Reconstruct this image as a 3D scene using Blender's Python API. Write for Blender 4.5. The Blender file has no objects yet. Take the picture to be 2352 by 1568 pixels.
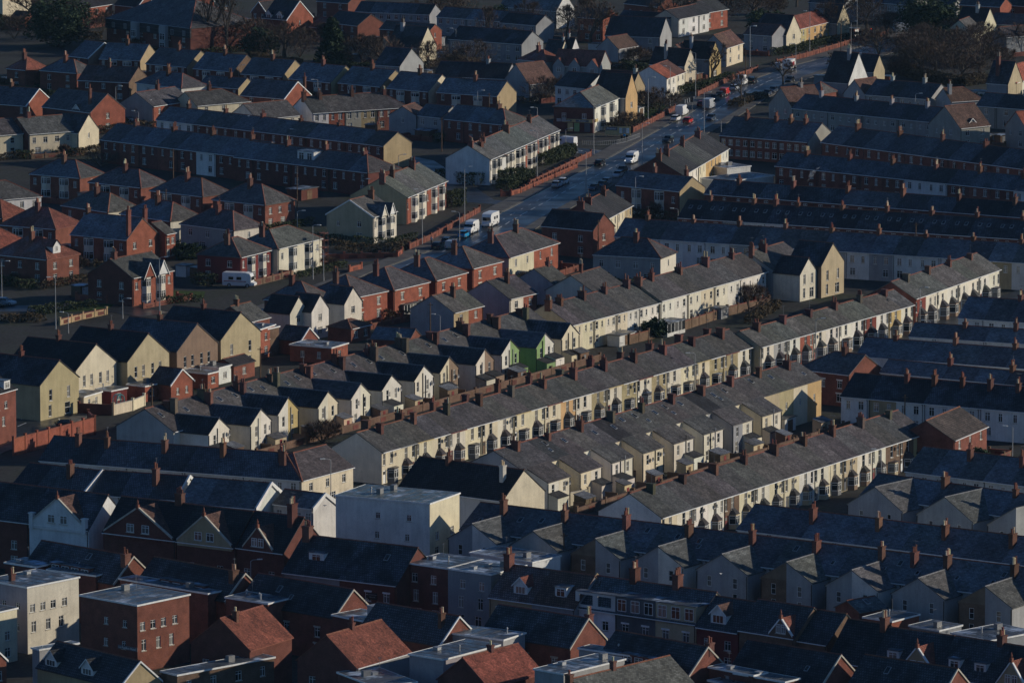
import bpy, math, random
from math import radians as R_, sin, cos, tan, pi, atan2, hypot
from mathutils import Vector, Matrix

# ------------------------------------------------------------------ camera, sky, sun, exposure
sc = bpy.context.scene
col = sc.collection
CAM_H = 180.0
cam_d = bpy.data.cameras.new('camera'); cam = bpy.data.objects.new('camera', cam_d); col.objects.link(cam)
cam_d.sensor_width = 36.0; cam_d.lens = 36.0 * 14300 / 2352
cam_d.clip_start = 5; cam_d.clip_end = 9000
cam.location = (0, 0, CAM_H); cam.rotation_euler = (R_(90 - 8.88), 0, 0)
sc.camera = cam

SUN_EL, SUN_AZ = 16.5, 10.0          # azimuth in degrees, counted from +X (right of the view) towards +Y (away)
world = bpy.data.worlds.new('World'); sc.world = world; world.use_nodes = True
wn = world.node_tree.nodes; wl = world.node_tree.links
sky = wn.new('ShaderNodeTexSky'); sky.sky_type = 'NISHITA'; sky.sun_disc = False
sky.sun_elevation = R_(SUN_EL); sky.sun_rotation = R_(90 - SUN_AZ)
sky.air_density = 1.0; sky.dust_density = 0.1; sky.ozone_density = 6.0
wn['Background'].inputs['Strength'].default_value = 0.070
tint = wn.new('ShaderNodeMix'); tint.data_type = 'RGBA'; tint.blend_type = 'MULTIPLY'; tint.inputs[0].default_value = 1.0
tint.inputs[7].default_value = (0.84, 0.96, 1.07, 1.0)       # one even tint: the photograph's cold white balance
wl.new(sky.outputs['Color'], tint.inputs[6]); wl.new(tint.outputs[2], wn['Background'].inputs['Color'])
sun_d = bpy.data.lights.new('sun', 'SUN'); sun = bpy.data.objects.new('sun', sun_d); col.objects.link(sun)
sun_d.energy = 3.3; sun_d.angle = R_(0.5); sun_d.color = (1.0, 0.90, 0.74)
sd = Vector((cos(R_(SUN_EL)) * cos(R_(SUN_AZ)), cos(R_(SUN_EL)) * sin(R_(SUN_AZ)), sin(R_(SUN_EL))))
sun.rotation_euler = (-sd).to_track_quat('-Z', 'Y').to_euler(); sun.location = (300, 900, 300)
vs = sc.view_settings
vs.view_transform = 'Standard'; vs.look = 'None'; vs.exposure = 0.0; vs.gamma = 1.0; vs.use_curve_mapping = False
sc.cycles.max_bounces = 5; sc.cycles.diffuse_bounces = 2; sc.cycles.glossy_bounces = 2
sc.cycles.transmission_bounces = 2; sc.cycles.use_denoising = True

rnd = random.Random(7)
# ------------------------------------------------------------------ materials
class NT:
    def __init__(s, name):
        s.m = bpy.data.materials.new(name); s.m.use_nodes = True
        s.n = s.m.node_tree.nodes; s.l = s.m.node_tree.links
        s.b = s.n['Principled BSDF']
    def add(s, t, **k):
        o = s.n.new(t)
        for a, v in k.items():
            if a[0] == '_': o.inputs[a[1:].replace('_', ' ')].default_value = v
            else: setattr(o, a, v)
        return o
    def link(s, a, b): s.l.new(a, b)
    def mul(s, a, b, f=1.0):
        m = s.add('ShaderNodeMix', data_type='RGBA', blend_type='MULTIPLY'); m.inputs[0].default_value = f
        s.plug(a, m.inputs[6]); s.plug(b, m.inputs[7]); return m.outputs[2]
    def mix(s, f, a, b):
        m = s.add('ShaderNodeMix', data_type='RGBA'); s.plug(f, m.inputs[0]); s.plug(a, m.inputs[6]); s.plug(b, m.inputs[7]); return m.outputs[2]
    def plug(s, v, inp):
        if hasattr(v, 'is_linked') or hasattr(v, 'links'): s.l.new(v, inp)
        elif isinstance(v, tuple) and len(v) == 3: inp.default_value = (*v, 1)
        else: inp.default_value = v
    def ramp(s, fac, stops):
        r = s.add('ShaderNodeValToRGB'); e = r.color_ramp.elements
        while len(e) < len(stops): e.new(0.5)
        for q, (p, c) in zip(e, stops):
            q.position = p; q.color = (c, c, c, 1) if isinstance(c, (int, float)) else (*c, 1)
        s.link(fac, r.inputs[0]); return r.outputs[0]
    def noise(s, scale, detail=3, vec=None, rough=0.55):
        n = s.add('ShaderNodeTexNoise'); n.inputs['Scale'].default_value = scale
        n.inputs['Detail'].default_value = detail; n.inputs['Roughness'].default_value = rough
        if vec is not None: s.link(vec, n.inputs['Vector'])
        return n.outputs['Fac']
    def obj_vec(s):
        """object coordinates, offset by the object's own random number"""
        tc = s.add('ShaderNodeTexCoord'); oi = s.add('ShaderNodeObjectInfo')
        v = s.add('ShaderNodeVectorMath', operation='ADD'); s.link(tc.outputs['Object'], v.inputs[0])
        c = s.add('ShaderNodeMath', operation='MULTIPLY'); s.link(oi.outputs['Random'], c.inputs[0]); c.inputs[1].default_value = 91.0
        s.link(c.outputs[0], v.inputs[1]); return v.outputs[0]
    def world_vec(s):
        return s.add('ShaderNodeNewGeometry').outputs['Position']
    def scaled(s, vec, xyz):
        m = s.add('ShaderNodeMapping'); m.inputs['Scale'].default_value = xyz; s.link(vec, m.inputs['Vector']); return m.outputs[0]
    def bump(s, h, strength, dist=0.02):
        b = s.add('ShaderNodeBump'); b.inputs['Strength'].default_value = strength; b.inputs['Distance'].default_value = dist
        s.link(h, b.inputs['Height']); s.link(b.outputs[0], s.b.inputs['Normal'])
    def finish(s, color, rough=0.85, spec=0.3):
        s.plug(color, s.b.inputs['Base Color']); s.plug(rough, s.b.inputs['Roughness'])
        s.b.inputs['Specular IOR Level'].default_value = spec
        return s.m
M = {}
def objcol(t): return t.add('ShaderNodeObjectInfo').outputs['Color']

def m_render():
    t = NT('painted_render'); v = t.obj_vec()
    patch = t.ramp(t.noise(0.45, 4, v), [(0.3, 0.80), (0.7, 1.06)])
    streak = t.ramp(t.noise(1.0, 4, t.scaled(v, (1.6, 1.6, 0.16))), [(0.34, 0.80), (0.6, 1.0)])
    grain = t.ramp(t.noise(9.0, 3, v), [(0.3, 0.88), (0.7, 1.08)])
    blot = t.ramp(t.noise(0.9, 6, v, 0.7), [(0.52, 1.0), (0.66, 0.74)])
    c = t.mul(t.mul(t.mul(t.mul(objcol(t), patch), streak, 0.6), grain), blot, 0.7)
    t.bump(t.noise(24, 3, v), 0.5, 0.02)
    return t.finish(c, 0.9, 0.2)
M['render'] = m_render()
def m_brick():
    t = NT('brickwork'); v = t.obj_vec(); uv = t.add('ShaderNodeUVMap').outputs[0]
    b = t.add('ShaderNodeTexBrick', _Scale=1.0, _Mortar_Size=0.010, _Brick_Width=0.225, _Row_Height=0.075)
    b.inputs['Color1'].default_value = (0.75, 0.75, 0.75, 1); b.inputs['Color2'].default_value = (1.2, 1.2, 1.2, 1)
    b.inputs['Mortar'].default_value = (1.25, 1.5, 1.6, 1); t.link(uv, b.inputs['Vector'])
    patch = t.ramp(t.noise(0.7, 4, v), [(0.3, 0.72), (0.7, 1.15)])
    c = t.mul(t.mul(objcol(t), b.outputs['Color']), patch)
    t.bump(b.outputs['Fac'], 0.4, -0.008)
    return t.finish(c, 0.92, 0.2)
M['brick'] = m_brick()
def m_roof(name, rw, rh, frost, mort=0.018, lichen=0.25):
    """slates or tiles in courses on the roof's own UV (metres); frost lies in patches of its own shape"""
    t = NT(name); v = t.obj_vec(); uv = t.add('ShaderNodeUVMap').outputs[0]
    b = t.add('ShaderNodeTexBrick', _Scale=1.0, _Mortar_Size=mort, _Brick_Width=rw, _Row_Height=rh)
    b.inputs['Color1'].default_value = (0.62, 0.62, 0.62, 1); b.inputs['Color2'].default_value = (1.35, 1.35, 1.35, 1)
    b.inputs['Mortar'].default_value = (0.35, 0.35, 0.35, 1); t.link(uv, b.inputs['Vector'])
    patch = t.ramp(t.noise(0.5, 5, v), [(0.28, 0.68), (0.72, 1.30)])
    # long rain and soot streaks that run down the slope
    streak = t.ramp(t.noise(1.0, 4, t.scaled(uv, (1.1, 0.14, 1.0))), [(0.3, 0.74), (0.7, 1.18)])
    speck = t.ramp(t.noise(5.0, 2, t.scaled(uv, (1, 1.6, 1))), [(0.66, 0.0), (0.74, 1.0)])
    c = t.mul(t.mul(t.mul(objcol(t), b.outputs['Color']), patch), streak)
    vo = t.add('ShaderNodeTexVoronoi', distance='CHEBYCHEV'); vo.inputs['Scale'].default_value = 0.55; t.link(t.scaled(v, (1, 1, 1.6)), vo.inputs['Vector'])
    sv = t.add('ShaderNodeSeparateColor'); t.link(vo.outputs['Color'], sv.inputs[0])
    c = t.mul(c, t.ramp(sv.outputs[0], [(0.0, 0.80), (0.12, 1.0), (0.86, 1.0), (0.90, 1.28)]))
    lm = t.add('ShaderNodeMath', operation='MULTIPLY'); t.link(speck, lm.inputs[0]); lm.inputs[1].default_value = lichen
    c = t.mix(lm.outputs[0], c, (0.20, 0.20, 0.18))
    if frost > 0:
        f = t.ramp(t.noise(0.33, 6, v, 0.62), [(0.46 - 0.30 * frost, 0.12), (0.80 - 0.26 * frost, 1.0)])
        fine = t.ramp(t.noise(3.2, 4, t.scaled(uv, (0.45, 2.6, 1))), [(0.34, 0.45), (0.62, 1.0)])
        sp = t.add('ShaderNodeSeparateXYZ'); t.link(uv, sp.inputs[0])
        up = t.ramp(sp.outputs['Y'], [(0.0, 1.0), (0.62, 0.86), (1.0, 0.22)])
        rows = t.add('ShaderNodeSeparateColor'); t.link(b.outputs['Color'], rows.inputs[0])
        m1 = t.add('ShaderNodeMath', operation='MULTIPLY'); t.link(f, m1.inputs[0]); t.link(fine, m1.inputs[1])
        m3 = t.add('ShaderNodeMath', operation='MULTIPLY'); t.link(m1.outputs[0], m3.inputs[0]); t.link(rows.outputs[0], m3.inputs[1])
        oi = t.add('ShaderNodeObjectInfo'); am = t.ramp(oi.outputs['Random'], [(0.0, 0.03), (0.3, 0.16), (0.65, 0.36), (1.0, 0.52)])
        m4 = t.add('ShaderNodeMath', operation='MULTIPLY'); m4.use_clamp = True; t.link(m3.outputs[0], m4.inputs[0]); t.link(am, m4.inputs[1])
        c = t.mix(m4.outputs[0], c, (0.37, 0.43, 0.52))  # frost deposit, tinted bluer than ice to carry the blue of the shade
    t.bump(b.outputs['Fac'], 0.55, -0.03)
    return t.finish(c, 0.8, 0.25)
M['slate'] = m_roof('welsh_slate', 0.42, 0.26, 0.0)
M['slate_frost'] = m_roof('welsh_slate_frosted', 0.42, 0.26, 0.62, lichen=0.12)
M['tile'] = m_roof('concrete_tile', 0.40, 0.42, 0.0, .05, lichen=0.12)
M['tile_frost'] = m_roof('concrete_tile_frosted', 0.40, 0.42, 0.55, .06, lichen=0.08)
M['red'] = m_roof('clay_tile', 0.26, 0.24, 0.0, lichen=0.18)
M['red_frost'] = m_roof('clay_tile_frosted', 0.26, 0.24, 0.10, lichen=0.08)
M['dark'] = m_roof('dark_tile', 0.38, 0.42, 0.16, .06, lichen=0.05)
def m_flat():
    t = NT('roofing_felt'); v = t.obj_vec()
    f = t.ramp(t.noise(0.30, 6, t.scaled(v, (1, 1, 1)), 0.62), [(0.54, 0.0), (0.66, 1.0)])
    c = t.mul(objcol(t), t.ramp(t.noise(0.8, 4, v), [(0.3, 0.7), (0.7, 1.3)]))
    c = t.mix(f, c, (0.46, 0.54, 0.64))
    r = t.ramp(t.noise(0.6, 3, v), [(0.35, 0.22), (0.65, 0.65)])
    t.bump(t.noise(3.0, 3, v), 0.25, 0.03)
    return t.finish(c, r, 0.5)
M['flat'] = m_flat()
def m_plain(name, rough=0.6, spec=0.3, var=0.25, scale=2.0, metal=0.0, bump=0.0):
    t = NT(name); v = t.obj_vec()
    c = t.mul(objcol(t), t.ramp(t.noise(scale, 4, v), [(0.3, 1 - var), (0.7, 1 + var)]))
    t.b.inputs['Metallic'].default_value = metal
    if bump: t.bump(t.noise(scale * 4, 3, v), bump, 0.03)
    return t.finish(c, rough, spec)
M['paint'] = m_plain('gloss_paint', 0.45, 0.4, 0.15)
M['metal'] = m_plain('galvanised_steel', 0.5, 0.4, 0.15, metal=0.3)
M['clay'] = m_plain('terracotta', 0.85, 0.2, 0.35, 3.0)
M['stone'] = m_plain('stone_trim', 0.9, 0.2, 0.25, 1.5, bump=0.4)
M['wood'] = m_plain('timber', 0.85, 0.2, 0.35, 1.5, bump=0.4)
M['cloth'] = m_plain('cloth', 0.95, 0.1, 0.2)
M['rubber'] = m_plain('rubber', 0.9, 0.2, 0.1)
M['car'] = m_plain('car_paint', 0.28, 0.5, 0.05)
def m_pane():
    t = NT('window_glass'); oi = t.add('ShaderNodeObjectInfo'); tc = t.add('ShaderNodeTexCoord')
    # net curtains and blinds seen behind the glass: their own cloth colour, folds and drop differ from window to window
    w = t.noise(1.0, 2, t.scaled(t.obj_vec(), (9.0, 9.0, 0.6)))
    cur = t.ramp(oi.outputs['Random'], [(0.30, (0.020, 0.024, 0.028)), (0.42, (0.20, 0.19, 0.165)), (0.75, (0.30, 0.29, 0.26)), (0.9, (0.10, 0.10, 0.10))])
    c = t.mul(cur, t.ramp(w, [(0.3, 0.55), (0.7, 1.2)]))
    return t.finish(c, 0.07, 0.6)
M['glass'] = m_pane()
def m_screen():
    t = NT('car_glass'); return t.finish((0.012, 0.014, 0.016), 0.06, 0.6)
M['screen'] = m_screen()
def m_emit(name, c, s):
    t = NT(name); t.finish(c, 0.4); t.b.inputs['Emission Color'].default_value = (*c, 1); t.b.inputs['Emission Strength'].default_value = s; return t.m
M['headlamp'] = m_emit('lit_headlamp', (1.0, 0.95, 0.85), 1.6)
M['redlamp'] = m_emit('lit_red_signal', (1.0, 0.06, 0.02), 4.0)
def m_ground():
    t = NT('yard_ground'); v = t.world_vec()
    c = t.ramp(t.noise(0.06, 6, v, 0.6), [(0.35, (0.030, 0.028, 0.024)), (0.5, (0.050, 0.048, 0.044)), (0.68, (0.034, 0.042, 0.022))])
    c = t.mul(c, t.ramp(t.noise(1.2, 5, v), [(0.3, 0.6), (0.7, 1.35)]))
    t.bump(t.noise(2.0, 5, v), 0.5, 0.08)
    return t.finish(c, 0.95, 0.2)
M['ground'] = m_ground()
def m_asphalt():
    t = NT('damp_asphalt'); v = t.world_vec()
    c = t.mul((0.034, 0.036, 0.040), t.ramp(t.noise(0.25, 5, v), [(0.3, 0.7), (0.7, 1.35)]))
    c = t.mul(c, t.ramp(t.noise(14, 2, v), [(0.3, 0.8), (0.7, 1.2)]))
    r = t.ramp(t.noise(0.12, 5, v), [(0.38, 0.28), (0.62, 0.50)])
    t.bump(t.noise(9.0, 3, v), 0.25, 0.02)
    return t.finish(c, r, 0.5)
M['asphalt'] = m_asphalt()
def m_pave():
    t = NT('paving'); v = t.world_vec()
    c = t.mul((0.115, 0.108, 0.098), t.ramp(t.noise(0.4, 5, v), [(0.3, 0.65), (0.7, 1.35)]))
    return t.finish(c, 0.85, 0.25)
M['paving'] = m_pave()
def m_grass():
    t = NT('lawn'); v = t.world_vec()
    c = t.mul((0.055, 0.085, 0.022), t.ramp(t.noise(1.5, 5, v), [(0.3, 0.5), (0.7, 1.4)]))
    t.bump(t.noise(6, 4, v), 0.6, 0.08); return t.finish(c, 0.95, 0.1)
M['grass'] = m_grass()
def m_leaf(name, rgb):
    t = NT(name); v = t.world_vec()
    c = t.mul(rgb, t.ramp(t.noise(0.9, 4, v), [(0.3, 0.55), (0.7, 1.5)]))
    return t.finish(c, 0.8, 0.2)
M['evergreen'] = m_leaf('evergreen_leaf', (0.030, 0.050, 0.022))
M['hedge'] = m_leaf('hedge_leaf', (0.050, 0.062, 0.026))
M['twig'] = m_leaf('bare_twig', (0.105, 0.070, 0.050))
M['bark'] = m_leaf('bark', (0.085, 0.066, 0.050))
M['ivy'] = m_leaf('brown_hedge', (0.085, 0.062, 0.034))

COL = dict(
 cream=(.77,.68,.49), cream2=(.80,.74,.60), pale=(.82,.78,.68), white=(.84,.83,.79), offwhite=(.72,.71,.66), ochre=(.55,.46,.24), yellow=(.60,.46,.21),
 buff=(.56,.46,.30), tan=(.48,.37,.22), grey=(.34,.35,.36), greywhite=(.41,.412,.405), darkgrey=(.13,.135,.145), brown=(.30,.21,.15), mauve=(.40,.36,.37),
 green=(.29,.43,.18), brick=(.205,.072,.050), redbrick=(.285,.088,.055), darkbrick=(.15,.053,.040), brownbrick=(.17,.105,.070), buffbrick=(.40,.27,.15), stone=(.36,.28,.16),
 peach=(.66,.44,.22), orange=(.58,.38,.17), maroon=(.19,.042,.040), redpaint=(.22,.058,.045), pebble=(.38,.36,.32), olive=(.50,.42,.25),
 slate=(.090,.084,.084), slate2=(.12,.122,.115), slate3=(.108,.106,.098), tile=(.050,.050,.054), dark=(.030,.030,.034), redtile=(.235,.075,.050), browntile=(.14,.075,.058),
 greytile=(.10,.098,.092), orangetile=(.36,.105,.060), felt=(.075,.085,.095), feltgreen=(.11,.135,.13), tilebrown=(.10,.082,.066),
 trim=(.80,.80,.77), terracotta=(.215,.085,.058), black=(.018,.018,.02), stonetrim=(.50,.46,.38), grey2=(.22,.22,.22), wood=(.16,.10,.06), lead=(.20,.21,.22))

# ------------------------------------------------------------------ mesh helpers
class MB:
    def __init__(s): s.v = []; s.f = []; s.mi = []; s.uv = []
    def face(s, pts, mi=0, uv=None):
        i = len(s.v); s.v += [tuple(p) for p in pts]; s.f.append(list(range(i, i + len(pts)))); s.mi.append(mi)
        s.uv += list(uv) if uv else [(0.0, 0.0)] * len(pts)
    def box(s, a, b, mi=0, M_=None):
        x0, y0, z0 = a; x1, y1, z1 = b
        c = [(x0,y0,z0),(x1,y0,z0),(x1,y1,z0),(x0,y1,z0),(x0,y0,z1),(x1,y0,z1),(x1,y1,z1),(x0,y1,z1)]
        if M_: c = [M_(*q) for q in c]
        for q in ((0,3,2,1),(4,5,6,7),(0,1,5,4),(1,2,6,5),(2,3,7,6),(3,0,4,7)):
            k = (0, 2) if q in ((0,1,5,4),(2,3,7,6)) else ((1, 2) if q in ((1,2,6,5),(3,0,4,7)) else (0, 1))
            s.face([c[i] for i in q], mi, [(c[i][k[0]], c[i][k[1]]) for i in q])
    def prism(s, poly, z0, z1, mi=0, top=None, cap=True):
        """vertical prism over a footprint polygon; top: smaller polygon for the upper ring"""
        t = top or poly; n = len(poly)
        for i in range(n):
            j = (i + 1) % n
            s.face([(*poly[i], z0), (*poly[j], z0), (*t[j], z1), (*t[i], z1)], mi, [(0, z0), (hypot(poly[j][0]-poly[i][0], poly[j][1]-poly[i][1]), z0), (hypot(poly[j][0]-poly[i][0], poly[j][1]-poly[i][1]), z1), (0, z1)])
        if cap: s.face([(*q, z1) for q in t], mi)
    def cyl(s, c, r0, r1, z0, z1, n=8, mi=0):
        s.prism([(c[0] + r0 * cos(2*pi*i/n), c[1] + r0 * sin(2*pi*i/n)) for i in range(n)], z0, z1, mi, [(c[0] + r1 * cos(2*pi*i/n), c[1] + r1 * sin(2*pi*i/n)) for i in range(n)])
    def tube(s, a, b, r0, r1=None, n=5, mi=0):
        a = Vector(a); b = Vector(b); r1 = r0 if r1 is None else r1; d = b - a
        if d.length < 1e-6: return
        q = d.to_track_quat('Z', 'Y'); u = q @ Vector((1,0,0)); w = q @ Vector((0,1,0))
        A = [a + (u*cos(2*pi*i/n) + w*sin(2*pi*i/n))*r0 for i in range(n)]; B = [b + (u*cos(2*pi*i/n) + w*sin(2*pi*i/n))*r1 for i in range(n)]
        for i in range(n):
            j = (i+1) % n; s.face([A[i], A[j], B[j], B[i]], mi)
        s.face(B, mi)
    def loft(s, rings, mi=0, cap=True):
        for a, b in zip(rings[:-1], rings[1:]):
            n = len(a)
            for i in range(n): s.face([a[i], a[(i+1) % n], b[(i+1) % n], b[i]], mi)
        if cap: s.face(rings[0][::-1], mi); s.face(rings[-1], mi)
    def mesh(s, name, mats, smooth=False):
        me = bpy.data.meshes.new(name); me.from_pydata(s.v, [], s.f)
        for m in mats: me.materials.append(M[m] if isinstance(m, str) else m)
        if len(mats) > 1: me.polygons.foreach_set('material_index', s.mi)
        uvl = me.uv_layers.new(name='UVMap'); flat = [c for q in s.uv for c in q]; uvl.data.foreach_set('uv', flat)
        if smooth: me.polygons.foreach_set('use_smooth', [True] * len(s.f))
        return me
def obj(name, me, parent=None, color=None, loc=None, rotz=None):
    o = bpy.data.objects.new(name, me); col.objects.link(o)
    if parent is not None: o.parent = parent
    if color is not None: o.color = (*(COL[color] if isinstance(color, str) else color), 1)
    if loc is not None: o.location = loc
    if rotz: o.rotation_euler = (0, 0, rotz)
    return o
def tag(o, label=None, cat=None, group=None, kind=None):
    if label: o['label'] = label
    if cat: o['category'] = cat
    if group: o['group'] = group
    if kind: o['kind'] = kind
    return o
def empty(name, loc, rotz=0.0):
    o = bpy.data.objects.new(name, None); o.empty_display_size = 0.3; col.objects.link(o)
    o.location = loc; o.rotation_euler = (0, 0, rotz); return o
CACHE = {}
def cached(key, fn):
    if key not in CACHE: CACHE[key] = fn()
    return CACHE[key]
def jit(c, a=0.08):
    k = 1 + rnd.uniform(-a, a); c = COL[c] if isinstance(c, str) else c
    return tuple(min(.9, q * k * (1 + rnd.uniform(-a, a) * .4)) for q in c)

# ------------------------------------------------------------------ windows (shared meshes)
def win_meshes(w, h, style):
    def make():
        f = MB(); t = 0.07; a, b = -w/2, w/2
        f.box((a, -0.03, 0), (a + t, 0.04, h)); f.box((b - t, -0.03, 0), (b, 0.04, h))
        f.box((a + t, -0.03, 0), (b - t, 0.04, t)); f.box((a + t, -0.03, h - t), (b - t, 0.04, h))
        if style in 'stc': f.box((a + t, -0.035, h * (.5 if style == 's' else .68)), (b - t, 0.035, h * (.5 if style == 's' else .68) + .055))
        if style in 'tcm':
            for k in ((0.5,) if w < 1.6 else (0.34, 0.66)):
                f.box((a + w*k - .03, -0.036, t), (a + w*k + .03, 0.034, h - t))
        p = MB(); p.box((a + t*.5, 0.0, t*.5), (b - t*.5, 0.012, h - t*.5))
        s = MB(); s.box((a - .08, -0.20, -0.10), (b + .08, 0.03, -0.001))
        return f.mesh('window', ['paint']), p.mesh('pane', ['glass']), s.mesh('sill', ['stone'])
    return cached(('win', round(w, 2), round(h, 2), style), make)
def window(parent, pos, rot, w, h, style='t', frame='trim', sill='stonetrim', lintel=None, name='window'):
    f, p, s = win_meshes(w, h, style)
    o = obj(name, f, parent, frame, pos, rot)
    obj('pane', p, o)
    if sill: obj('sill', s, o, sill)
    if lintel:
        def mk():
            l = MB(); l.box((-w/2 - .15, -.16, 0.002), (w/2 + .15, .03, .24)); return l.mesh('lintel', ['stone'])
        obj('lintel', cached(('lin', round(w, 2)), mk), o, lintel, (0, 0, h))
    return o
def pot_mesh():
    def mk():
        m = MB(); m.cyl((0,0), .17, .14, 0, .62, 8); m.cyl((0,0), .175, .175, .62, .74, 8); return m.mesh('chimney_pot', ['clay'])
    return cached('pot', mk)
def aerial_mesh():
    def mk():
        m = MB(); m.tube((0,0,0), (0,0,1.9), .022, n=4); m.tube((-.5,0,1.75), (.5,0,1.75), .016, n=4)
        for k in range(6): m.tube((-.45 + .17*k, -.22, 1.75), (-.45 + .17*k, .22, 1.75), .010, n=3)
        return m.mesh('aerial', ['metal'])
    return cached('aer', mk)
def dish_mesh():
    def mk():
        m = MB(); rings = []
        for r, d in ((.02, 0), (.2, .03), (.36, .10)):
            rings.append([(r*cos(2*pi*i/12), -.35 - d + .1, r*sin(2*pi*i/12)*1.1) for i in range(12)])
        m.loft(rings, cap=False); m.tube((0, -.25, 0), (0, 0, -.1), .03); m.tube((0, -.25, -.3), (0, -.62, -.02), .015); m.box((-.04, -.66, -.05), (.04, -.58, .03))
        return m.mesh('satellite_dish', ['metal'])
    return cached('dish', mk)

# ------------------------------------------------------------------ houses
ROOFS = {  # sunny side, frosty side, colour
 'slate': ('slate', 'slate_frost', 'slate'), 'slate2': ('slate', 'slate_frost', 'slate2'), 'slate3': ('slate', 'slate_frost', 'slate3'),
 'tile': ('tile', 'tile_frost', 'tile'), 'greytile': ('tile', 'tile_frost', 'greytile'), 'brown': ('red', 'red_frost', 'browntile'), 'tilebrown': ('tile', 'tile_frost', 'tilebrown'),
 'red': ('red', 'red_frost', 'redtile'), 'orange': ('red', 'red_frost', 'orangetile'), 'dark': ('tile', 'dark', 'dark'), 'darkred': ('red', 'dark', 'browntile')}
BRICKS = ('brick', 'redbrick', 'darkbrick', 'brownbrick', 'buffbrick', 'stone')
class Frame:
    """r runs along the ridge, p across it (0 = the front that faces us), z up; mapped to the house's own axes"""
    def __init__(s, ax): s.ax = ax
    def P(s, r, p, z): return (r, p, z) if s.ax == 'x' else (p, r, z)
    def front_rot(s): return 0.0 if s.ax == 'x' else -pi/2
    def end_rot(s): return -pi/2 if s.ax == 'x' else 0.0
def wall_panel(mb, F, axis, at, a0, a1, z0, z1, openings, inward, mi=0):
    """rectangular wall in the plane r=at or p=at with recessed openings (a, z, w, h)"""
    def Q(a, dep, z): return F.P(a, at + dep, z) if axis == 'p' else F.P(at + dep, a, z)
    xs = sorted({a0, a1, *[o[0] - o[2]/2 for o in openings], *[o[0] + o[2]/2 for o in openings]}); xs = [x for x in xs if a0 - 1e-6 <= x <= a1 + 1e-6]
    zs = sorted({z0, z1, *[o[1] for o in openings], *[o[1] + o[3] for o in openings]}); zs = [z for z in zs if z0 - 1e-6 <= z <= z1 + 1e-6]
    if not openings: xs = [a0, a1]; zs = [z0, z1]
    for i in range(len(xs) - 1):
        for j in range(len(zs) - 1):
            cx, cz = (xs[i] + xs[i+1])/2, (zs[j] + zs[j+1])/2
            if any(abs(cx - o[0]) < o[2]/2 and o[1] < cz < o[1] + o[3] for o in openings): continue
            mb.face([Q(xs[i],0,zs[j]), Q(xs[i+1],0,zs[j]), Q(xs[i+1],0,zs[j+1]), Q(xs[i],0,zs[j+1])], mi, [(xs[i],zs[j]),(xs[i+1],zs[j]),(xs[i+1],zs[j+1]),(xs[i],zs[j+1])])
    for a, z, w, h in openings:
        l, r, b, t, d = a - w/2, a + w/2, z, z + h, inward
        for q in ([(l,0,b),(l,d,b),(l,d,t),(l,0,t)], [(r,0,b),(r,d,b),(r,d,t),(r,0,t)], [(l,0,b),(r,0,b),(r,d,b),(l,d,b)], [(l,0,t),(r,0,t),(r,d,t),(l,d,t)]):
            mb.face([Q(*k) for k in q], mi, [(k[0] + k[1], k[2]) for k in q])
def ridge_line(mb, a, b, seg=0.45, w=0.17, h=0.11):
    a = Vector(a); b = Vector(b); L = (b - a).length
    if L < .2: return
    n = max(1, int(L/seg)); d = (b - a)/n
    side = Vector((-d.y, d.x, 0)); side = side.normalized() if side.length > 1e-6 else Vector((1,0,0))
    for k in range(n):
        p = a + d*k; q = a + d*(k + .93); e = rnd.uniform(-.012, .012)
        u = Vector((0,0,h*.9 + e)); dn = Vector((0,0,-.05))
        P = [p - side*w + dn, p + u, p + side*w + dn]; Q = [q - side*w + dn, q + u, q + side*w + dn]
        mb.face([P[0], P[1], Q[1], Q[0]]); mb.face([P[1], P[2], Q[2], Q[1]]); mb.face(P); mb.face(Q[::-1])
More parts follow.
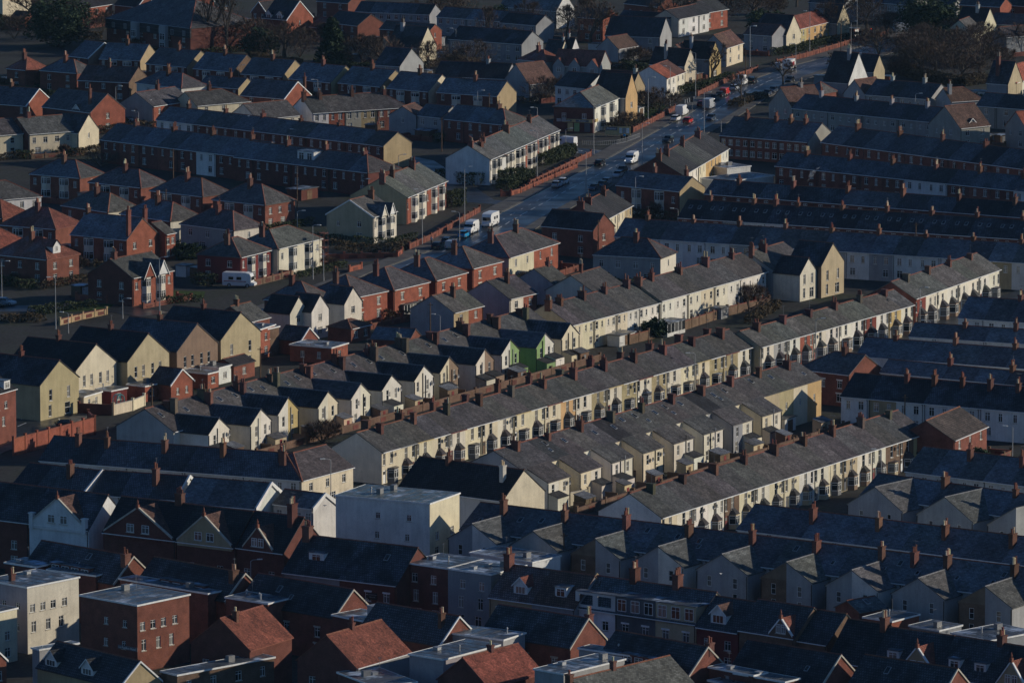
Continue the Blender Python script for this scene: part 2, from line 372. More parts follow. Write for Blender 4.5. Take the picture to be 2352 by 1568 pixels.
def build_roof(F, length, dep, he, tanp, h0, h1, v0, v1, oe=0.28, t=0.14):
    """pitched roof in the ridge frame; h0/h1 hipped ends, v0/v1 verge overhangs. slots: 0 front, 1 back, 2 start hip, 3 end hip, 4 edges"""
    mb = MB(); rd = MB(); half = dep/2; hr = he + half*tanp; ze = he - oe*tanp; L = hypot(half + oe, hr - ze)
    r0 = -(oe if h0 else v0); r1 = length + (oe if h1 else v1)
    a = (half if h0 else r0); b = length - half if h1 else r1
    if a > b: a = b = (a + b)/2
    P = F.P; th = t
    def uvq(rs, vs): return list(zip(rs, vs))
    mb.face([P(r0,-oe,ze+th), P(r1,-oe,ze+th), P(b,half,hr+th), P(a,half,hr+th)], 0, uvq((r0,r1,b,a),(0,0,L,L)))
    mb.face([P(r0,dep+oe,ze+th), P(r1,dep+oe,ze+th), P(b,half,hr+th), P(a,half,hr+th)], 1, uvq((r0,r1,b,a),(0,0,L,L)))
    for hip, re, ri, mi in ((h0, r0, a, 2), (h1, r1, b, 3)):
        if hip:
            mb.face([P(re,-oe,ze+th), P(re,dep+oe,ze+th), P(ri,half,hr+th)], mi, [(0,0),(dep+2*oe,0),(half+oe,L)])
            ridge_line(rd, P(re,-oe,ze+th), P(ri,half,hr+th)); ridge_line(rd, P(re,dep+oe,ze+th), P(ri,half,hr+th))
            mb.face([P(re,-oe,ze), P(re,dep+oe,ze), P(re,dep+oe,ze+th), P(re,-oe,ze+th)], 4)
        else:
            mb.face([P(re,-oe,ze), P(re,half,hr), P(re,half,hr+th), P(re,-oe,ze+th)], 4)
            mb.face([P(re,dep+oe,ze), P(re,half,hr), P(re,half,hr+th), P(re,dep+oe,ze+th)], 4)
    mb.face([P(r0,-oe,ze), P(r1,-oe,ze), P(r1,-oe,ze+th), P(r0,-oe,ze+th)], 4)
    mb.face([P(r0,dep+oe,ze), P(r1,dep+oe,ze), P(r1,dep+oe,ze+th), P(r0,dep+oe,ze+th)], 4)
    mb.face([P(r0,-oe,ze), P(r1,-oe,ze), P(r1,0.01,he-.02), P(r0,0.01,he-.02)], 4)
    ridge_line(rd, P(a,half,hr+th), P(b,half,hr+th))
    return mb, rd, hr
def chimney(root, F, r, p, zr, top, sr, sp, pots, colr='brick', aerial=False, cap='stonetrim', name='chimney'):
    mb = MB(); x, y, _ = F.P(r, p, 0); sx, sy = (sr, sp) if F.ax == 'x' else (sp, sr)
    mb.box((x-sx/2, y-sy/2, zr), (x+sx/2, y+sy/2, top-.28)); e = .05
    mb.box((x-sx/2-e, y-sy/2-e, top-.28), (x+sx/2+e, y+sy/2+e, top-.14)); e = .09
    mb.box((x-sx/2-e, y-sy/2-e, top-.14), (x+sx/2+e, y+sy/2+e, top))
    br = colr in BRICKS
    c = obj(name, mb.mesh('chimney', ['brick' if br else 'render']), root, tuple(q*k_ for q, k_ in zip(jit(colr, .25), (.70,.86,.92))) if br else jit(colr, .2))
    n = pots
    for k in range(n):
        u = (k + .5)/n - .5
        dx, dy = (u*sx*.9, 0) if sx > sy else (0, u*sy*.9)
        q = obj('chimney_pot', pot_mesh(), c, jit('terracotta' if rnd.random() < .7 else 'buff', .25), (x+dx, y+dy, top), rnd.uniform(0, 3))
        q.scale = (1, 1, rnd.uniform(.75, 1.5))
    fl = MB(); fl.box((x-sx/2-.10, y-sy/2-.10, zr-.3), (x+sx/2+.10, y+sy/2+.10, zr + .02 + .28))
    if aerial: obj('aerial', aerial_mesh(), c, 'grey2', (x + .2, y, top - .2), rnd.uniform(0, 6))
    return c
def frame_paint():
    def mk():
        t = NT('white_frame_paint'); return t.finish((.78,.78,.75), .45, .4)
    return cached('framepaint', mk)
def bay(root, F, rc, w, dep, h, roofc, frame='trim', storeys=1, wallc=None, z0=0.0, flat=False):
    """canted bay on the front, with its own lights and little hipped roof"""
    P = F.P; wb = MB(); gls = [MB() for _ in range(storeys)]; rf = MB()
    a, b = rc - w/2, rc + w/2; c = w*.24
    fp = [(a, 0.0), (a + c, -dep), (b - c, -dep), (b, 0.0)]
    zs = [(z0 + .75 + 2.75*s, z0 + h - .25 if s == storeys - 1 else z0 + 2.25 + 2.75*s) for s in range(storeys)]
    lev = [z0]
    for q in zs: lev += list(q)
    lev.append(z0 + h)
    for i in range(3):
        (r0, p0), (r1, p1) = fp[i], fp[i+1]
        for k in range(len(lev) - 1):
            za, zb = lev[k], lev[k+1]
            if k % 2 == 0:
                wb.face([P(r0,p0,za), P(r1,p1,za), P(r1,p1,zb), P(r0,p0,zb)], 0, [(r0,za),(r1,za),(r1,zb),(r0,zb)])
            else:
                nx, ny = -(p1 - p0), (r1 - r0); l = hypot(nx, ny); nx, ny = nx/l*.06, ny/l*.06
                gls[k//2].face([P(r0+nx,p0+ny,za), P(r1+nx,p1+ny,za), P(r1+nx,p1+ny,zb), P(r0+nx,p0+ny,zb)], 0)
                nb = 2 if i == 1 else 1
                for m in range(nb + 1):
                    u = m/nb; rr = r0 + (r1-r0)*u; pp = p0 + (p1-p0)*u
                    wb.box((rr-.05, pp-.05, za), (rr+.05, pp+.05, zb), 1, P)
                zm = za + (zb-za)*.68
                wb.face([P(r0,p0-.01,zm), P(r1,p1-.01,zm), P(r1,p1-.01,zm+.07), P(r0,p0-.01,zm+.07)], 1)
                for zq in (za, zb - .09):
                    wb.face([P(r0,p0-.012,zq), P(r1,p1-.012,zq), P(r1,p1-.012,zq+.09), P(r0,p0-.012,zq+.09)], 1)
    o = .14; zt = z0 + h
    ro = [(a - o, 0), (a + c - o*.6, -dep - o), (b - c + o*.6, -dep - o), (b + o, 0)]
    if flat: ri = ro; rise = .12
    else: ri = [(a + c*.9, 0), (a + w*.42, -.05), (b - w*.42, -.05), (b - c*.9, 0)]; rise = dep*.95
    for i in range(3):
        rf.face([P(*ro[i],zt), P(*ro[i+1],zt), P(*ri[i+1],zt+rise), P(*ri[i],zt+rise)], 0, [(0,0),(1,0),(.8,.6),(.2,.6)])
    rf.face([P(*q,zt+rise) for q in ri], 0); rf.face([P(*q,zt-.005) for q in ro], 0)
    me = wb.mesh('bay_window', ['render', frame_paint()]); bo = obj('bay_window', me, root, wallc or rnd.choice(('brown', 'darkgrey', 'grey2', 'buff', 'brown')))
    [obj('pane', g_.mesh('pane', ['glass']), bo) for g_ in gls]; obj('bay_roof', rf.mesh('bay_roof', ['flat' if flat else 'slate']), bo, jit(roofc, .2))
    return bo

def place_windows(root, F, face, opens, frame, style, sill, lintel, length, off=0.0, back=.10):
    for a, z, w, h in opens:
        if face == 'front': window(root, F.P(a, off + back, z), F.front_rot(), w, h, style, frame, sill, lintel)
        else: window(root, F.P(off + back, a, z), F.end_rot(), w, h, style, frame, sill, lintel)

FR = {}   # window patterns: list of (fraction along the house, sill height, width, height)
FR['tf'] = [(.14,3.05,.80,1.95), (.57,3.05,.95,1.95)]
FR['tr'] = [(.25,3.35,.95,1.45), (.72,3.5,.55,1.2), (.28,.9,1.1,1.4)]
FR['t2'] = [(.28,3.3,1.0,1.5), (.74,3.3,.75,1.45), (.30,.8,1.2,1.5)]
FR['w1'] = [(.5,3.3,1.1,1.35), (.5,.8,1.4,1.4)]
FR['w2'] = [(.25,3.2,1.1,1.35), (.75,3.2,1.1,1.35), (.25,.8,1.3,1.4), (.75,.8,1.2,1.4)]
FR['w3'] = [(.18,3.2,1.0,1.35), (.5,3.2,1.0,1.35), (.82,3.2,1.0,1.35), (.18,.8,1.3,1.4), (.6,.8,1.6,1.4)]
FR['w4'] = [(.12,3.1,.9,1.35), (.37,3.1,1.1,1.35), (.63,3.1,1.1,1.35), (.88,3.1,.9,1.35), (.2,.8,1.5,1.4), (.8,.8,1.5,1.4)]
FR['g4'] = [(.20,3.2,.80,2.0), (.38,3.2,.80,2.0), (.60,3.2,.80,2.0), (.78,3.2,.80,2.0), (.3,.7,1.1,1.6)]
FR['g2'] = [(.27,3.2,.85,2.0), (.73,3.2,.85,2.0), (.25,.5,.85,2.0), (.7,.4,1.5,2.0)]
FR['sb'] = [(.10,3.15,.85,1.4), (.90,3.15,.85,1.4)]
FR['h3'] = [(.22,6.0,1.0,1.3), (.66,6.0,1.0,1.3), (.25,3.2,.95,1.7), (.70,3.2,.95,1.7), (.3,.7,1.2,1.5), (.7,.7,1.2,1.5)]
FR['b4'] = [(.10,5.9,1.0,1.2), (.30,5.9,1.0,1.2), (.50,5.9,1.0,1.2), (.72,5.9,1.0,1.2), (.12,3.0,.9,1.6), (.40,3.0,.9,1.6), (.65,3.0,.9,1.6)]
FR['s2'] = [(.22,6.2,.8,1.0), (.55,6.2,.8,1.0), (.24,3.1,.8,1.1), (.56,3.1,.8,1.1)]
FR['c5'] = [(.08,3.3,1.3,1.3), (.25,3.3,1.1,1.3), (.42,3.3,1.3,1.3), (.58,3.3,1.1,1.3), (.75,3.3,1.3,1.3), (.9,3.3,1.1,1.3), (.08,.8,1.4,1.4), (.3,.8,1.4,1.4), (.55,.8,1.4,1.4), (.8,.8,1.4,1.4)]
FR['rl'] = [(.5,3.4,.7,1.2)]
FR['sq'] = [(.3,3.3,1.0,1.2), (.75,3.3,.7,1.0), (.3,.8,1.3,1.3)]
FR['one'] = [(.5,.9,1.2,1.2)]
FR['two'] = [(.3,.9,.8,1.2), (.7,.9,.8,1.2)]
FR[''] = []

def house(D):
    """D: one house. x,y,a origin and angle; ax ridge axis; l length along the ridge, d depth, he eaves, tp tan of the pitch ..."""
    F = Frame(D['ax']); l, d, he, tp = D['l'], D['d'], D['he'], D['tp']
    root = empty(D.get('name', 'terraced_house'), (D['x'], D['y'], D.get('z', 0)), D['a'])
    tag(root, D['label'], D.get('cat', 'house'), D.get('group'))
    wc = D['wc']; br = wc in BRICKS; wm = 'brick' if br else 'render'; e = .004
    flat = D.get('flat'); h0, h1 = D.get('h0'), D.get('h1'); half = d/2; hr = he + half*tp
    mir = D.get('mir')
    pat = FR[D.get('fw', '')]
    hz = he/5.3
    def conv(pt, L):
        out = []
        for u, z, w, h in pt:
            if z + h > he + .02: continue
            uu = 1 - u if mir else u
            a = uu*L; a = min(max(a, w/2 + .12), L - w/2 - .12)
            if a - w/2 < .05: continue
            out.append((a, z, w, h))
        return out
    fo = conv(pat, l); do = None
    if D.get('door'):
        u = D['door']; u = 1 - u if mir else u
        do = (u*l, .05, .95, 2.2)
    eo = conv(FR[D.get('ew', '')], d) if D.get('e0') else []
    frame = D.get('fc', 'trim'); sty = D.get('ws', 't'); lint = D.get('lint')
    mb = MB()
    wall_panel(mb, F, 'p', 0.0, e, l - e, 0, he, fo + ([do] if do else []), .14)
    wall_panel(mb, F, 'p', d, e, l - e, 0, he, [], -.1)
    for at, end, op in ((e, D.get('e0'), eo), (l - e, D.get('e1'), [])):
        if end or True:
            wall_panel(mb, F, 'r', at, 0, d, 0, he, op if end else [], .14)
        hip = h0 if at == e else h1
        if not flat and not hip:
            mb.face([F.P(at,0,he), F.P(at,d,he), F.P(at,half,hr)], 0, [(0,he),(d,he),(half,hr)])
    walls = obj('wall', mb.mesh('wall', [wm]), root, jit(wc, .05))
    place_windows(root, F, 'front', fo, frame, sty, D.get('sill', 'stonetrim'), lint, l)
    place_windows(root, F, 'end', eo, frame, sty, D.get('sill', 'stonetrim'), lint, d)
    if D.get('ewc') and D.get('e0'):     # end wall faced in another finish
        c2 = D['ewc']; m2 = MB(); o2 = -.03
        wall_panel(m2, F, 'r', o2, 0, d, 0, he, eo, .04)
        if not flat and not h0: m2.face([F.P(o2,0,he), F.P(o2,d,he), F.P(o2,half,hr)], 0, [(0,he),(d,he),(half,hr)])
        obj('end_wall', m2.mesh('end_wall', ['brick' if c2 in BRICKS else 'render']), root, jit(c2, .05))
    if do:
        dm = MB(); dm.box((do[0]-.47, .10, .05), (do[0]+.47, .15, 2.2), 0, F.P); dm.box((do[0]-.3, .09, 1.5), (do[0]+.3, .10, 2.0), 1, F.P)
        obj('door', dm.mesh('door', ['paint', 'glass']), root, rnd.choice(('trim', 'trim', 'maroon', 'wood', 'grey2', 'darkgrey')))
    # roof
    rk = D.get('roof', 'slate'); sunny, frosty, rc = ROOFS.get(rk, ROOFS['slate'])
    rcol = jit(rc, .16)
    if flat:
        fb = MB(); o = .12; x1, y1, _ = F.P(l, d, 0)
        fb.box((-o, -o, he), (x1 + o, y1 + o, he + .10), 0)
        ro = obj('roof', fb.mesh('roof', ['flat']), root, D.get('rcol', 'felt'))
        fb = MB(); t = .24; q = .17
        for a, b in (((-q,-q),(x1+q,-q+.06)), ((-q,y1+q-.06),(x1+q,y1+q)), ((-q,-q+.06),(-q+.06,y1+q-.06)), ((x1+q-.06,-q+.06),(x1+q,y1+q-.06))):
            fb.box((*a, he - .10), (*b, he + .14))
        obj('fascia', fb.mesh('fascia', ['paint']), root, D.get('fasc', 'trim'))
        if x1*y1 > 14:
            n_ = max(2, int(max(x1, y1)/1.6))
            for k in range(1, n_):
                fb = MB()
                if x1 > y1: fb.box((x1*k/n_ - .05, .05, he + .10), (x1*k/n_ + .05, y1 - .05, he + .125))
                else: fb.box((.05, y1*k/n_ - .05, he + .10), (x1 - .05, y1*k/n_ + .05, he + .125))
                obj('felt_seam', fb.mesh('felt_seam', ['stone']), ro, 'darkgrey')
            for k in range(rnd.randint(1, 3) if x1*y1 > 30 else 1):
                fb = MB(); a_, b_ = rnd.uniform(.15, .8)*x1, rnd.uniform(.15, .8)*y1; q = rnd.random()
                if q < .4: fb.box((a_, b_, he + .1), (a_ + .8, b_ + .8, he + .45)); fb.box((a_ - .06, b_ - .06, he + .45), (a_ + .86, b_ + .86, he + .52)); obj('roof_hatch', fb.mesh('roof_hatch', ['metal']), ro, 'grey')
                elif q < .75: fb.cyl((a_, b_), .12, .12, he + .1, he + .8, 8); fb.cyl((a_, b_), .2, .05, he + .8, he + 1.0, 8); obj('flue', fb.mesh('flue', ['metal']), ro, 'greywhite')
                else: fb.box((a_, b_, he + .1), (a_ + 1.1, b_ + .7, he + .9)); obj('plant_box', fb.mesh('plant_box', ['metal']), ro, 'grey2')
            if rnd.random() < .6: obj('aerial', aerial_mesh(), ro, 'grey2', (x1*.85, y1*.8, he + .1), rnd.uniform(0, 6))
    else:
        A = F.ax == 'x'
        mats = [sunny, frosty, frosty, sunny, 'paint'] if A else [frosty, sunny, sunny, frosty, 'paint']
        rb, rd, hr2 = build_roof(F, l, d, he, tp, h0, h1, .12 if D.get('e0') else -.002, .12 if D.get('e1') else -.002)
        mt = [M[m] for m in mats]
        ro = obj('roof', rb.mesh('roof', mt), root, rcol)
        rt = D.get('ridge', 'terracotta')
        if rd.v: obj('ridge_tiles', rd.mesh('ridge_tiles', ['clay']), root, jit(rt, .2))
        if D.get('gut', 1):
            oe = .28; ze = he - oe*tp; g = MB(); g.box((-.01, -oe-.13, ze+.02), (l+.01, -oe-.002, ze+.13), 0, F.P)
            obj('gutter', g.mesh('gutter', ['paint']), root, D.get('gc', 'trim'))
            if D.get('dp', 1) and rnd.random() < .7:
                g = MB(); r = .22 if not mir else l - .22
                g.box((r-.035, -.11, .1), (r+.035, -.03, he-.35), 0, F.P); g.box((r-.035, -.36, he-.35), (r+.035, -.03, he-.24), 0, F.P)
                obj('downpipe', g.mesh('downpipe', ['paint']), root, D.get('dc', 'black'))
        if D.get('barge') and D.get('e0'):
            g = MB(); o = .28; z0 = he - o*tp
            for s in (0, 1):
                p0 = -o if s == 0 else d + o
                g.face([F.P(-.15,p0,z0-.18), F.P(-.15,half,hr-.1), F.P(-.15,half,hr+.17), F.P(-.15,p0,z0+.12)])
                g.face([F.P(-.15,p0,z0+.155), F.P(-.15,half,hr+.155), F.P(.05,half,hr+.155), F.P(.05,p0,z0+.155)])
            obj('bargeboard', g.mesh('bargeboard', ['paint']), root, D['barge'])
    def rz(p): return he + (p if p < half else d - p)*tp
    for (u, v, top, sr, sp, n, cc) in D.get('ch', []):
        r = u*l; p = v*d
        chimney(root, F, r, p, (he if flat else rz(p)) - .7, (he if flat else hr) + top, sr, sp, n, cc, aerial=rnd.random() < .35)
    for (u, v, w, h) in D.get('sky', []):
        r = u*l; s = v*half; g = MB(); gp = MB(); c = 1/hypot(1, tp); dz = tp*c; k = .17
        def SL(rr, ss, up): return F.P(rr, s + ss*c - up*dz, he + (s + ss*c)*tp + .14 + up*c)
        pts = [(r-w/2, 0), (r+w/2, 0), (r+w/2, h), (r-w/2, h)]
        g.face([SL(a, b, k*.5) for a, b in pts])
        for i in range(4):
            a, b = pts[i], pts[(i+1) % 4]; g.face([SL(*a,0), SL(*b,0), SL(*b,k*.5), SL(*a,k*.5)])
        q = .07; pts = [(r-w/2+q, q), (r+w/2-q, q), (r+w/2-q, h-q), (r-w/2+q, h-q)]
        gp.face([SL(a, b, k*.5+.008) for a, b in pts])
        so = obj('skylight', g.mesh('skylight', ['paint']), root, 'grey'); obj('pane', gp.mesh('pane', ['screen']), so)
    for dm in D.get('dor', []): dormer(root, F, dm, l, d, he, tp, rk)
    for bq in D.get('bay', []):
        u = bq[0]; u = 1 - u if mir else u
        bay(root, F, u*l, bq[1], bq[2], bq[3], bq[4], D.get('bf', 'trim'), bq[5] if len(bq) > 5 else 1, bq[6] if len(bq) > 6 else None, flat=(bq[7] if len(bq) > 7 else False))
    w = D.get('wing')
    if w: wing(root, F, w, D)
    if D.get('dish'):
        u = D['dish']; o = obj('satellite_dish', dish_mesh(), root, 'darkgrey', F.P(u*l, -.02, he - .8), F.front_rot()); o.rotation_euler[0] = .2
    for cut in D.get('extra', []): EXTRA[cut](root, F, D)
    return root
EXTRA = {}
def dormer(root, F, dm, l, d, he, tp, rk):
    kind, u, w, zs, h, setb, wallc = dm[:7]      # box / gable, centre along the house, width, sill height over eaves, height, setback p
    P = F.P; r0, r1 = u*l - w/2, u*l + w/2; z0 = he + zs; z1 = z0 + h; half = d/2
    pb = min(half + .6, (z1 - he)/tp) if tp > 0 else 3
    mb = MB()
    win = (w*.76, h*.72) if w < 2.6 else None
    if kind == 'gable':
        zr = z1 + w/2*.95; pr = min(half, (zr - he)/tp)
        mb.face([P(r0,setb,z0), P(r1,setb,z0), P(r1,setb,z1), P((r0+r1)/2,setb,zr), P(r0,setb,z1)], 0)
        mb.face([P(r0,setb,z0), P(r0,pb,z1), P(r0,setb,z1)], 0); mb.face([P(r1,setb,z0), P(r1,pb,z1), P(r1,setb,z1)], 0)
        o = obj('dormer', mb.mesh('dormer', ['render']), root, wallc)
        rf = MB(); rc = (r0 + r1)/2; q = .22; f = setb - .22
        rf.face([P(r0-q,f,z1-q*.95), P(rc,f,zr+.02), P(rc,pr+.1,zr+.02), P(r0-q,pb,z1-q*.95)], 0, [(0,0),(0,1.5),(2,1.5),(2,0)])
        rf.face([P(r1+q,f,z1-q*.95), P(rc,f,zr+.02), P(rc,pr+.1,zr+.02), P(r1+q,pb,z1-q*.95)], 1, [(0,0),(0,1.5),(2,1.5),(2,0)])
        s, fr, cc = ROOFS[dm[7] if len(dm) > 7 else rk]
        near, far = (s, fr) if F.ax == 'y' else (fr, fr)
        obj('dormer_roof', rf.mesh('dormer_roof', [near, far] if F.ax == 'y' else [fr, s]), o, cc)
        bb = MB()
        for a, b in ((r0-q, rc), (r1+q, rc)):
            bb.face([P(a,f-.01,z1-q*.95-.12), P(b,f-.01,zr-.12), P(b,f-.01,zr+.10), P(a,f-.01,z1-q*.95+.10)])
        obj('bargeboard', bb.mesh('bargeboard', ['paint']), o, 'trim')
        window(o, P(rc, setb - .03, z0 + .25), F.front_rot(), w*.72, h*.72, 'm', 'trim', None)
    else:
        mb.face([P(r0,setb,z0-.4), P(r1,setb,z0-.4), P(r1,setb,z1), P(r0,setb,z1)], 0)
        for r in (r0, r1): mb.face([P(r,setb,z0-.4), P(r,pb,z1), P(r,setb,z1)], 0)
        o = obj('dormer', mb.mesh('dormer', ['brick' if wallc in BRICKS else 'render']), root, wallc)
        rf = MB(); q = .15; x = (P(r0-q, setb-q, z1), P(r1+q, pb+.3, z1+.10))
        rf.box((min(x[0][0],x[1][0]), min(x[0][1],x[1][1]), z1), (max(x[0][0],x[1][0]), max(x[0][1],x[1][1]), z1+.10))
        obj('dormer_roof', rf.mesh('dormer_roof', ['flat']), o, 'felt')
        n = max(1, int(round(w/2.1)))
        for k in range(n):
            ww = min(1.5, w/n*.72); window(o, P(r0 + w*(k+.5)/n, setb - .03, z0 + h*.14), F.front_rot(), ww, h*.72, 'm' if ww < 1.3 else 'c', 'trim', None)
def wing(root, F, w, D):
    """half of a paired rear or front wing: ridge over the party line (gable) or the main slope carried down (cat)"""
    l, he, tp, d = D['l'], D['he'], D['tp'], D['d']; P = F.P; ln, hw, ww = w['len'], w['he'], w['w']*l
    left = w['side'] == 0; ra, rb = (0.004, ww) if left else (l - ww, l - .004)
    rp, ro = (ra, rb) if left else (rb, ra)          # party side, outer side
    if w['kind'] == 'cat': hw = w['zt'] if w.get('zt') else he - ln*tp
    mb = MB(); c = w.get('wc', D['wc'])
    opens = [(ra + (rb-ra)*u, z, a, b) for u, z, a, b in w.get('win', [(.5, 3.0, .7, 1.5), (.5, .5, .8, 1.6)]) if z + b < hw]
    wall_panel(mb, F, 'p', -ln, ra, rb, 0, hw, opens, .13)
    if w['kind'] == 'gable':
        tw = w.get('tp', .62); zr = hw + ww*tw; zh = hw
        mb.face([P(rp,-ln,hw), P(ro,-ln,hw), P(rp,-ln,zr)], 0)
        for r in (ra, rb):
            mb.face([P(r,-ln,0), P(r,0,0), P(r,0,hw if r == ro else zr), P(r,-ln,hw if r == ro else zr)], 0, [(0,0),(ln,0),(ln,hw),(0,hw)])
    else:
        zt = hw
        for r in (ra, rb):
            mb.face([P(r,-ln,0), P(r,0.3,0), P(r,0.3,he-.02), P(r,-ln,zt)], 0, [(0,0),(ln,0),(ln,he),(0,hw)])
    wo = obj(w.get('name', 'rear_wing'), mb.mesh('rear_wing', ['brick' if c in BRICKS else 'render']), root, jit(c, .05))
    s, fr, cc = ROOFS[w.get('roof', 'slate')]; rf = MB(); rd = MB(); t = .1
    if w['kind'] == 'gable':
        pe = (hw - he)/tp if hw > he else -.1; pr = max(.3, (zr - he)/tp); o = .18; dirn = 1 if ro > rp else -1
        re = ro + o*dirn; zee = hw - o*tw; f = -ln - .12
        L = hypot(ww + o, ww*tw)
        rf.face([P(rp,f,zr+t), P(re,f,zee+t), P(re,max(pe,-.1)+.1,zee+t), P(rp,pr+.2,zr+t)], 0, [(0,L),(0,0),(ln,0),(ln,L)])
        rf.face([P(rp,f,zr-.04), P(re,f,zee-.04), P(re,f,zee+t), P(rp,f,zr+t)], 1)
        rf.face([P(re,f,zee-.04), P(re,.0,zee-.04), P(re,.0,zee+t), P(re,f,zee+t)], 1)
        sunny = (left and F.ax == 'x') or (not left and F.ax == 'y')
        if F.ax == 'y': sunny = not (ro > rp)
        else: sunny = False
        if not left: ridge_line(rd, P(rp,f,zr+t), P(rp,pr,zr+t), w=.14, h=.08)
        obj('roof', rf.mesh('roof', [s if sunny else fr, 'paint']), wo, jit(cc, .15))
        if rd.v: obj('ridge_tiles', rd.mesh('ridge_tiles', ['clay']), wo, 'grey2')
    else:
        o = .2; tq = (he - zt)/ln; ze = zt - o*tq
        rf.face([P(ra-(.0 if left else .1),-ln-o,ze+.155), P(rb+(.1 if left else .0),-ln-o,ze+.155), P(rb+(.1 if left else .0),.02,he+.02*tp+.155), P(ra-(.0 if left else .1),.02,he+.02*tp+.155)], 0, [(0,0),(ww,0),(ww,ln),(0,ln)])
        rf.face([P(ra-.1,-ln-o,ze), P(rb+.1,-ln-o,ze), P(rb+.1,-ln-o,ze+.155), P(ra-.1,-ln-o,ze+.155)], 1)
        for r in (ra - (.0 if left else .1), rb + (.1 if left else .0)):
            rf.face([P(r,-ln-o,ze), P(r,.02,he), P(r,.02,he+.155), P(r,-ln-o,ze+.155)], 1)
        obj('roof', rf.mesh('roof', [s, 'paint']), wo, jit(cc, .12))
    for a, z, ww_, h in opens: window(wo, P(a, -ln + .09, z), F.front_rot(), ww_, h, w.get('ws', 's'), 'trim', None)
    g = MB(); r = rb - .12 if left else ra + .12; g.box((r-.045, -ln-.12, .1), (r+.045, -ln-.03, hw-.2), 0, P)
    obj('downpipe', g.mesh('downpipe', ['paint']), wo, 'black')
    if w.get('vary') or w['kind'] == 'cat':
        q = rnd.random()
        if q < .6:                                    # soil pipe with branch
            g = MB(); r = rp + (ro - rp)*rnd.uniform(.12, .3); g.box((r-.05, -ln-.14, .1), (r+.05, -ln-.03, hw + rnd.uniform(-.2, 1.0)), 0, P); g.box((r-.05, -ln-.13, 2.4), (r+.7, -ln-.04, 2.5), 0, P)
            obj('soil_pipe', g.mesh('soil_pipe', ['paint']), wo, 'black' if rnd.random() < .7 else 'grey')
        if rnd.random() < .22: obj('satellite_dish', dish_mesh(), wo, 'darkgrey', P(ra + (rb-ra)*.8, -ln-.02, hw - rnd.uniform(.5, 1.6)), F.front_rot())
        if rnd.random() < .35:                        # ground-floor lean-to
            g = MB(); a0, a1 = ra + .1, rb - .1; k = rnd.uniform(1.6, 2.6); zl = rnd.uniform(2.1, 2.6)
            g.face([P(a0,-ln-k,0), P(a1,-ln-k,0), P(a1,-ln-k,zl), P(a0,-ln-k,zl)])
            for r in (a0, a1): g.face([P(r,-ln-k,0), P(r,-ln,0), P(r,-ln,zl+.6), P(r,-ln-k,zl)])
            lo = obj('lean_to', g.mesh('lean_to', ['render']), wo, jit(c, .15)); g = MB()
            g.face([P(a0-.1,-ln-k-.2,zl-.02), P(a1+.1,-ln-k-.2,zl-.02), P(a1+.1,-ln-.01,zl+.66), P(a0-.1,-ln-.01,zl+.66)], 0, [(0,0),(2,0),(2,2),(0,2)])
            obj('lean_to_roof', g.mesh('lean_to_roof', ['tile']), wo, 'tile')
    if w.get('ch'): chimney(root, F, rp + (.3 if left else -.3), -ln + .45, hw, hw + ww*w.get('tp', .62) + .9, .6, .8, 2, 'brick')

